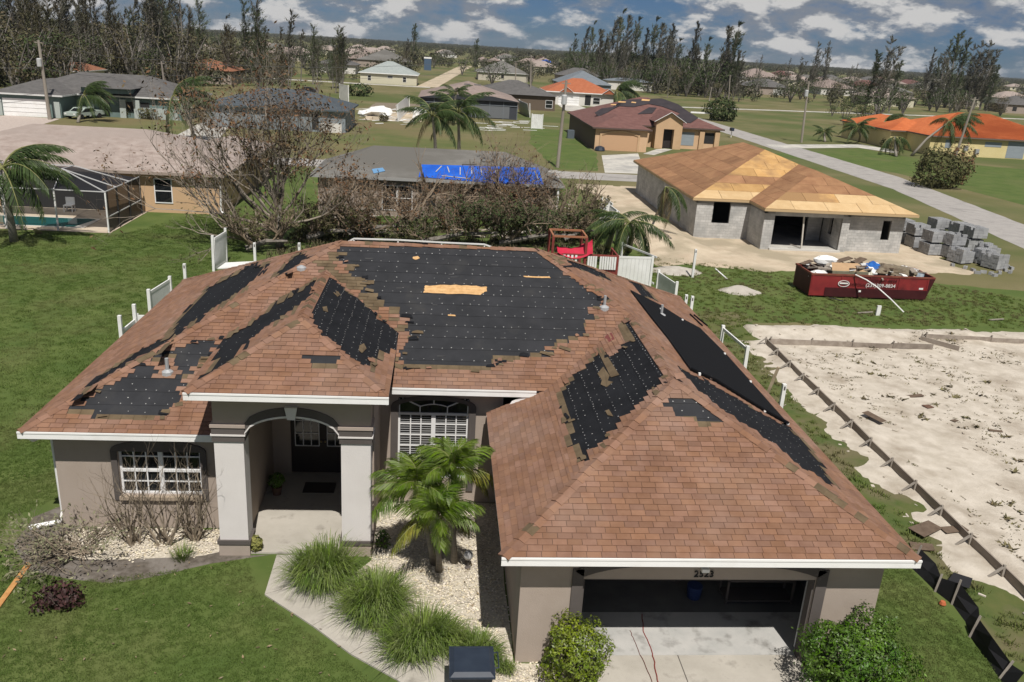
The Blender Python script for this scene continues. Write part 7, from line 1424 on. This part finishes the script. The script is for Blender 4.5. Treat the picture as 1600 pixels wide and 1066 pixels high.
# --- Australian pines: a few kinds, then copies
def pine(label, h, rnd, lean=.0, nb=46, nt=13, m=M_pine, low=.22, wid=.17, gaps=.2, group='storm-stripped pines', stems=3):
    """feathery pine with a few stems fanning out from one foot"""
    t = thing('pine_tree', label, 'pine tree', (0, 0, 0), group); mb = MB(); cr = MB()
    for st in range(stems):
        H = h * (1 if st == 0 else rnd.uniform(.62, .95)); fx, fy = (0, 0) if st == 0 else (rnd.uniform(-.13, .20), rnd.uniform(-.12, .12)); ph = rnd.uniform(0, 6)
        tr = lambda z, H=H, fx=fx, fy=fy, ph=ph: V(((lean + fx) * H * (z / H) ** 1.3 + .012 * H * math.sin(z * .5 + ph), fy * H * (z / H) ** 1.2, z)); R_ = H * .0105
        mb.tube([tr(H * k / 7) for k in range(8)], [R_ * (1 - .92 * k / 7) for k in range(8)], 5); n_b = int(nb * (1 if st == 0 else .6))
        for k in range(n_b):
            q = low + (1 - low) * (k / n_b) ** .9
            if noise.noise(V((q * 5, st, h))) < -gaps or rnd.random() < .08: continue
            p = tr(H * q); a = rnd.uniform(0, 6.28); l = H * wid * (1.1 - .8 * q) * rnd.uniform(.4, 1.25); d = V((math.cos(a) + lean * 3 + .3, math.sin(a), rnd.uniform(.8, 2.6))).normalized(); e = p + d * l
            mb.tube([p, e], [R_ * .3, R_ * .06], 3, cap=False)
            for j in range(nt * 2):
                s = p.lerp(e, rnd.uniform(.15, 1.15)) + V((rnd.gauss(0, .09), rnd.gauss(0, .09), rnd.gauss(0, .07))) * l; dd = (d + V((rnd.uniform(-.6, .6) + .3, rnd.uniform(-.6, .6), rnd.uniform(-.6, .7)))).normalized(); ll = H * rnd.uniform(.014, .042); w = dd.cross(V((rnd.uniform(-1, 1), rnd.uniform(-1, 1), .3))).normalized() * H * rnd.uniform(.0018, .0042)
                cr.poly([s - w, s + w, s + dd * ll + w * .3, s + dd * ll - w * .3])
    mb.build('trunk', M_pinet, t); cr.build('crown', m, t, kind='stuff'); return t
def scrubtree(label, h, rnd, m, group):
    t = thing('scrub_tree', label, 'tree', (0, 0, 0), group); mb = MB(); lf = MB()
    for k in range(7): a = k * .9; mb.tube([(0, 0, 0), (h * .14 * math.cos(a), h * .14 * math.sin(a), h * .45), (h * .3 * math.cos(a + .3), h * .3 * math.sin(a + .3), h * rnd.uniform(.7, .95))], [h * .02, h * .012, h * .003], 4, cap=False)
    for k in range(10): a = rnd.uniform(0, 6.28); r = h * rnd.uniform(.05, .36); z = h * rnd.uniform(.25, .85); leaf_ball(lf, (r * math.cos(a), r * math.sin(a), z), h * .17, h * .17, h * .13, 75, h * .026, rnd, .5)
    mb.build('trunk', M_pinet, t); lf.build('crown', m, t, kind='stuff'); return t
GL, GM, GR = 'pines of the storm-stripped forest on the left', 'pines of the tall row right of centre', 'pines of the clumps behind the orange roof'
PL = [pine('tall thin storm-stripped pine in the dense forest at upper left', h, R6, ln, nb, nt, m, low, wd, .15, GL, st) for h, ln, nb, nt, m, low, wd, st in ((18, .04, 48, 14, M_pine, .2, .24, 2), (20, .07, 34, 12, M_pine, .35, .2, 2), (15, .03, 56, 16, M_scrub, .12, .30, 3), (19, .02, 22, 10, M_pine, .4, .18, 3), (16, .03, 56, 16, M_pineg, .12, .28, 3))]
PM = [pine('tall feathery dark pine in the row right of centre skyline', h, R6, ln, nb, 18, m, low, .20, .2, GM, st) for h, ln, nb, m, low, st in ((22, .05, 64, M_pineg, .12, 3), (20, .10, 58, M_pine, .15, 4), (23, .03, 60, M_pine, .2, 3))]
SC = [scrubtree('low brown leafy scrub tree filling the left forest', h, R6, m, 'scrub trees filling the left forest') for h, m in ((8, M_scrub), (7, M_dgreen), (9, M_scrub))]
used = set()
def put(lst, i, x, y, sc, label=None, group=None):
    o = lst[i]; rz = R6.uniform(-1.3, 1.3); sc = (sc * R6.uniform(.85, 1.45), sc * R6.uniform(.85, 1.4), sc * R6.uniform(.9, 1.1))
    if id(o) in used: o = copy_thing(o, (x, y, 0), rz, sc)
    else: used.add(id(o)); o.location = (x, y, 0); o.rotation_euler = (0, 0, rz); o.scale = sc
    if label: o['label'] = label
    if group: o['group'] = group
    return o
def clear(x, y): return not ((-65 < x < -34 and 115 < y < 160) or (-45 < x < -22 and 184 < y < 202) or (-68 < x < -36 and 140 < y < 195) or 250 < y < 262)
k = 0
while k < 118:
    y = R6.uniform(168, 262); xm_ = -.105 * y - 2; x = xm_ - abs(R6.gauss(0, 1)) * .26 * y
    if R6.random() < .5: x = R6.uniform(-.62 * y, xm_)
    if not clear(x, y) or (325 < Px((x, y, 0))[0] < 520 and R6.random() < .72): continue
    put(PL, R6.randrange(5), x, y, R6.uniform(.78, 1.22) * (.72 if x > -.19 * y else 1)); k += 1
k = 0
while k < 105:
    y = R6.uniform(150, 255); x = R6.uniform(-.64 * y, -.17 * y)
    if not clear(x, y) or (325 < Px((x, y, 0))[0] < 520 and R6.random() < .8): continue
    put(SC, R6.randrange(3), x, y, R6.uniform(.85, 1.6)); k += 1
for px, py, top, i in ((893, 118, 48, 0), (905, 120, 38, 1), (918, 124, 30, 0), (930, 126, 42, 2), (944, 128, 34, 1), (958, 128, 20, 0), (972, 130, 18, 2), (984, 132, 30, 0), (997, 133, 38, 1), (1010, 134, 36, 0), (1024, 136, 34, 2), (1037, 137, 46, 1), (1050, 139, 60, 0), (1072, 142, 44, 1), (1078, 146, 72, 2), (1092, 150, 64, 0), (1122, 152, 46, 2), (1133, 154, 42, 0), (1105, 150, 96, 1), (1060, 150, 90, 0), (1000, 140, 80, 2), (940, 134, 74, 0), (965, 138, 70, 2), (1020, 145, 84, 1), (1146, 157, 96, 1)):
    g = G(px, py); put(PM, i, g.x, g.y, (AtY(px, top, g.y).z) / (22, 20, 23)[i])
SM = [scrubtree('dark understory tree at the foot of the centre pine row', 9, R6, M_dgreen, 'understory trees below the centre pine row'), scrubtree('brownish understory tree below the centre pine row', 8, R6, M_scrub, 'brown understory trees below the centre pine row')]
for k in range(34): u = R6.uniform(885, 1150); g = G(u, 124 + (u - 885) * .11 + R6.uniform(-8, 3)); o = put(PM, R6.randrange(3), g.x, g.y, R6.uniform(.35, .8)); o['label'] = 'shorter dark pine filling the row right of centre'; o['group'] = 'shorter pines of the row right of centre'
for k in range(56): u = R6.uniform(880, 1150); g = G(u, 126 + (u - 885) * .115 + R6.uniform(-9, 5)); put(SM, k % 2, g.x, g.y, R6.uniform(.7, 1.5))
PRs = [pine('wispy pine with gappy crown in clump behind the orange roof', h, R6, ln, nb, 18, m, low, .19, .15, GR, st) for h, ln, nb, m, low, st in ((21, .08, 56, M_pine, .12, 3), (19, .05, 60, M_pineg, .1, 3))]
for px, py, top, i in ((1452, 165, 96, 1), (1462, 168, 74, 0), (1474, 168, 62, 1), (1486, 170, 60, 1), (1498, 170, 72, 0), (1508, 171, 66, 0), (1520, 172, 64, 0), (1530, 172, 84, 1), (1446, 166, 118, 0), (1540, 174, 110, 1)): g = G(px, py); put(PRs, i, g.x, g.y, AtY(px, top, g.y).z / (21, 19)[i])
for lb, px, py, top, i in (('tall lone pine with tufted top left of the orange roof', 1366, 180, 58, 0), ('leafy shorter pine beside the lone tufted pine', 1350, 178, 88, 1), ('bushy pine right of the lone tufted pine', 1388, 176, 92, 1), ('thin bare pine right of the centre row with tilted top', 1262, 145, 76, 0), ('second thin tilted pine right of the centre row', 1284, 146, 70, 0), ('short bare pine in the far field right of centre', 1243, 140, 92, 0), ('slim far pine between the two right clumps', 1440, 150, 80, 0), ('small pine cut by the right edge of picture', 1598, 165, 98, 1), ('dark slender pine on the skyline left of the sandy track', 645, 104, 40, 1), ('small pine on skyline beside the slender one', 634, 103, 60, 0), ('round-topped pine beside the sandy track', 742, 112, 66, 1)):
    g = G(px, py); o = put(PRs, i, g.x, g.y, AtY(px, top, g.y).z / (21, 19)[i], lb); 
    if 'group' in o: del o['group']
for lb, px, py, r_, h_ in (('dark green leafy tree behind the left forest edge', 475, 107, 6, 11), ('green leafy tree left of the white house', 440, 108, 5, 9), ('leafy tree by the sandy track with pale leaves', 722, 118, 7, 9), ('leafy tree behind the orange house driveway', 1318, 196, 4, 6.5), ('leafy green tree at left corner of the orange house', 1345, 215, 3.4, 6.5), ('dark leafy bush tree in the field left of orange house', 1300, 182, 4, 4.5)):
    g = G(px, py); t = scrubtree(lb, h_, R6, M_dgreen, None); t.location = (g.x, g.y, 0)
for k in range(20): u = R6.choice((R6.gauss(1490, 34), R6.gauss(1375, 26), R6.gauss(1275, 26))); g = G(u, 150 + (u - 1200) * .062 + R6.uniform(-4, 10)); o = put(SM, k % 2, g.x, g.y, R6.uniform(.5, 1.0)); o['label'] = 'low scrub tree below the pine clumps behind the orange roof'; o['group'] = 'scrub below the right pine clumps'
for k, lb in enumerate(('low scrub tree behind the right field, leftmost', 'low scrub tree behind the right field near white pole', 'low scrub tree under the lone tufted pine', 'low scrub tree before the long pale house', 'low scrub tree at the left of the orange roof', 'low scrub tree at the far right edge')):
    g = G((1180, 1250, 1372, 1300, 1410, 1585)[k], (150, 156, 186, 160, 180, 176)[k]); t = put(SM, k % 2, g.x, g.y, 1.0, lb); del t['group']
# far scattered trees and houses, then woods beyond
FT = [scrubtree('small distant tree in the storm-hit suburb', h, R6, m, 'distant trees of the suburb') for h, m in ((8, M_scrub), (9, M_dgreen), (7, M_pine))]
FP = [pine('slender distant pine in the storm-hit suburb', 13, R6, .06, 26, 8, M_pine, .3, .16, .2, 'distant pines of the suburb')]
def seen(x, y): u, v = Px((x, y, 0)); return -60 < u < 1660
k = 0
while k < 130:
    y = 265 + 560 * R6.random() ** 1.4; x = R6.uniform(-.75, .95) * y
    if not seen(x, y) or (-14 < x - (y - 256) * .055 < 8 and y < 540): continue
    if k % 5 == 4: put(FP, 0, x, y, R6.uniform(.6, 1.1))
    else: put(FT, R6.randrange(3), x, y, R6.uniform(.6, 1.25))
    k += 1
k = 0; hs = []
cols = [(RM_brn, 'beige'), (RM_grey, 'white'), (RM_tan, 'cream'), (RM_char, 'taupe'), (RM_mar, 'beige'), (RM_tan, 'white')]
for i, (rm, wm) in enumerate(cols): hs.append(house_at(('brown', 'grey', 'tan', 'charcoal', 'maroon', 'light tan')[i] + '-roofed distant house among far trees', -9, 9, -7, 7, 3.0, .42, rm, WMs[wm], [('F', -6, .8, 1.6, 1.4, 'dark'), ('F', 2, .2, 4, 2.2, 'door' if i % 2 else 'dark')], group=('brown', 'grey', 'tan', 'charcoal', 'maroon', 'light tan')[i] + '-roofed distant houses')[0])
while k < 78:
    y = 285 + 520 * R6.random() ** 1.3; x = R6.uniform(-.5, .92) * y; y = round(y / 42) * 42 + 12; x = round(x / 26) * 26 + R6.uniform(-2, 2)
    if not seen(x, y) or abs(x - (y - 256) * .055) < 22: continue
    if any(abs(x - a) < 20 and abs(y - b) < 18 for a, b in [(o.location.x, o.location.y) for o in S.objects if o.get('category') == 'house' and o.parent is None]): k += .2; continue
    o = hs[R6.randrange(6)]
    if id(o) in used: o = copy_thing(o, (x, y, 0))
    else: used.add(id(o)); o.location = (x, y, 0)
    k += 1
FW = hidden_mesh('far_tree', MB(), mat('far_leaf', (.075, .068, .042), (.050, .058, .032), scale=.02, rough=.95, isl=.5)); mb = MB()
for k in range(7): a = R6.uniform(0, 6.28); leaf_ball(mb, (2.6 * math.cos(a), 2.6 * math.sin(a), R6.uniform(3, 8)), 2.2, 2.2, 2.0, 16, .75, R6, .4)
FW.data.from_pydata(mb.v, [], mb.f); FW.data.update()
scatter('far_woods', [(-700, 430), (800, 430), (2400, 2300), (2400, 3600), (-1900, 3600), (-1900, 2300)], .02, FW, .0012, .45, 1.2, 'distant mixed woodland stretching to the horizon', 'woodland', 12, jit=0)
bpy.data.objects['far_woods'].data.materials[0] = M_field
scatter('suburb_scrub', [(-160, 262), (-20, 262), (10, 520), (-400, 560)], .02, FW, .0055, .35, .9, 'brown scrub between the distant houses on the left', 'scrub', 13, jit=0)
scatter('suburb_scrub', [(70, 268), (190, 290), (340, 420), (500, 560), (20, 560), (22, 320)], .02, FW, .0050, .3, .8, 'brown scrub between the distant houses on the right', 'scrub', 14, jit=0)
scatter('forest_scrub', [(-165, 262), (-45, 262), (-40, 205), (-36, 198), (-66, 197), (-72, 160), (-110, 160)], .02, FW, .016, .35, .95, 'brown undergrowth filling the left forest', 'undergrowth', 15, jit=0)
for o in S.objects:
    if o.name.startswith(('suburb_scrub', 'forest_scrub')): o.data.materials[0] = M_field
# --- poles and wires
M_pole = mat('pole_wood', (.22, .19, .16), (.31, .28, .24), scale=1.5, rough=.95, stretch=(1, 1, .2)); M_tran = mat('transformer', (.42, .43, .43), rough=.5)
def pole(label, pb, pt, tr=None, r=.16):
    b = G(*pb); c = AtY(*pt, b.y); t = thing('utility_pole', label, 'utility pole', b); mb = MB(); mb.tube([b, b.lerp(c, .5), c], [r * 1.2, r, r * .8], 8); mb.build('pole', M_pole, t)
    if tr: q = AtY(*tr, b.y); mb = MB(); mb.lathe((q.x, q.y - .3, q.z - .5), [(.26, 0), (.3, .05), (.3, .95), (.2, 1.05)], 10); mb.build('transformer', M_tran, t)
    mb = MB(); mb.bar(c + V((-.5, 0, -.3)), c + V((.5, 0, -.3)), .1, .1); mb.build('crossarm', M_pole, t); return c
p1 = pole('leaning wooden utility pole before the teal house garage', (78, 187), (60, 63), (63, 98), .2); p2 = pole('utility pole standing right of the teal house roof', (262, 172), (252, 96)); p3 = pole('utility pole beside the yellow garage house in the forest', (226, 127), (220, 62)); p4 = pole('utility pole with transformer right of the blue-tarp house', (871, 262), (885, 126), (881, 156), .17)
p5 = pole('slim pole left of two beside the screened house', (805, 155), (806, 98)); p6 = pole('slim pole right of two beside the screened house', (828, 170), (830, 86)); p7 = pole('pole with transformer in the field beyond the road', (1252, 223), (1264, 127), (1259, 146)); p8 = pole('grey pole at the field edge under the centre pines', (1138, 161), (1141, 117)); p9 = pole('short pole left of the grey pole under centre pines', (1108, 158), (1112, 136)); p10 = pole('pole beside the charcoal-roofed house in the distance', (527, 130), (529, 70)); p11 = pole('leaning pole before the yellow house wall', (1487, 262), (1524, 152)); p12 = pole('thin leaning distant pole behind the right field', (1399, 121), (1409, 82)); p13 = pole('thin leaning distant pole at far right', (1541, 128), (1552, 92))
def wire(label, a, b, sag, r=.025):
    a, b = V(a), V(b); mb = MB(); mb.tube([a.lerp(b, k / 10) - V((0, 0, sag * 4 * (k / 10) * (1 - k / 10))) for k in range(11)], r, 4); tag(mb.build('power_line', mat('wire_grey', (.10, .10, .10), rough=.6), origin=a), label, 'power line')
wire('upper power line from the leaning pole towards the grey house', p1, p2 + V((0, 0, .3)), .7); wire('lower power line from the leaning pole towards the grey house', p1 - V((0, 0, 3.4)), p2 - V((0, 0, 2.0)), .7); wire('power line running left out of frame from the leaning pole', p1 - V((0, 0, 3.4)), p1 + V((-60, -4, -3.2)), .9); wire('power line from grey-house pole across the middle field', p2, p6, 1.6)
wire('lower power line across the middle field', p2 - V((0, 0, 2)), p6 - V((0, 0, 2)), 1.6); wire('power line from the field pole to the grey pole', p7, p8, .8)
mb = MB(); a = G(1142, 215); mb.bar(a, a + V((0, 0, 1.1)), .1, .1); t = thing('mailbox', 'black mailbox on white post beside the road', 'mailbox', a); mb.build('post', M_white, t); mb = MB(); mb.box(a.x - .25, a.y - .5, 1.1, a.x + .25, a.y + .5, 1.6); mb.build('box', M_bin, t)
mb = MB(); p, q = G(1078, 186), G(1113, 188); mb.bar(p + V((0, 0, 1.4)), q + V((0, 0, 1.4)), .2, .3); t = thing('field_sign_frame', 'low white beam frame standing in field behind the peach house', 'beam frame', p); mb.build('beam', M_white, t)
for e in (p, q): mb = MB(); mb.bar(e, e + V((0, 0, 1.25)), .12, .12); mb.build('post', M_white, t)
# ================================================================== AIR
hz = MB(); hz.box(-2600, -80, -1.0, 3000, 3900, 34.0); M_haze = bpy.data.materials.new('haze'); M_haze.use_nodes = True
hn = M_haze.node_tree; hn.nodes.remove(hn.nodes['Principled BSDF']); pv_ = hn.nodes.new('ShaderNodeVolumePrincipled'); pv_.inputs['Density'].default_value = .00007; pv_.inputs['Color'].default_value = (.80, .88, 1, 1); pv_.inputs['Anisotropy'].default_value = .2
hn.links.new(pv_.outputs[0], hn.nodes['Material Output'].inputs['Volume'])
hz.build('haze', M_haze, kind='stuff')
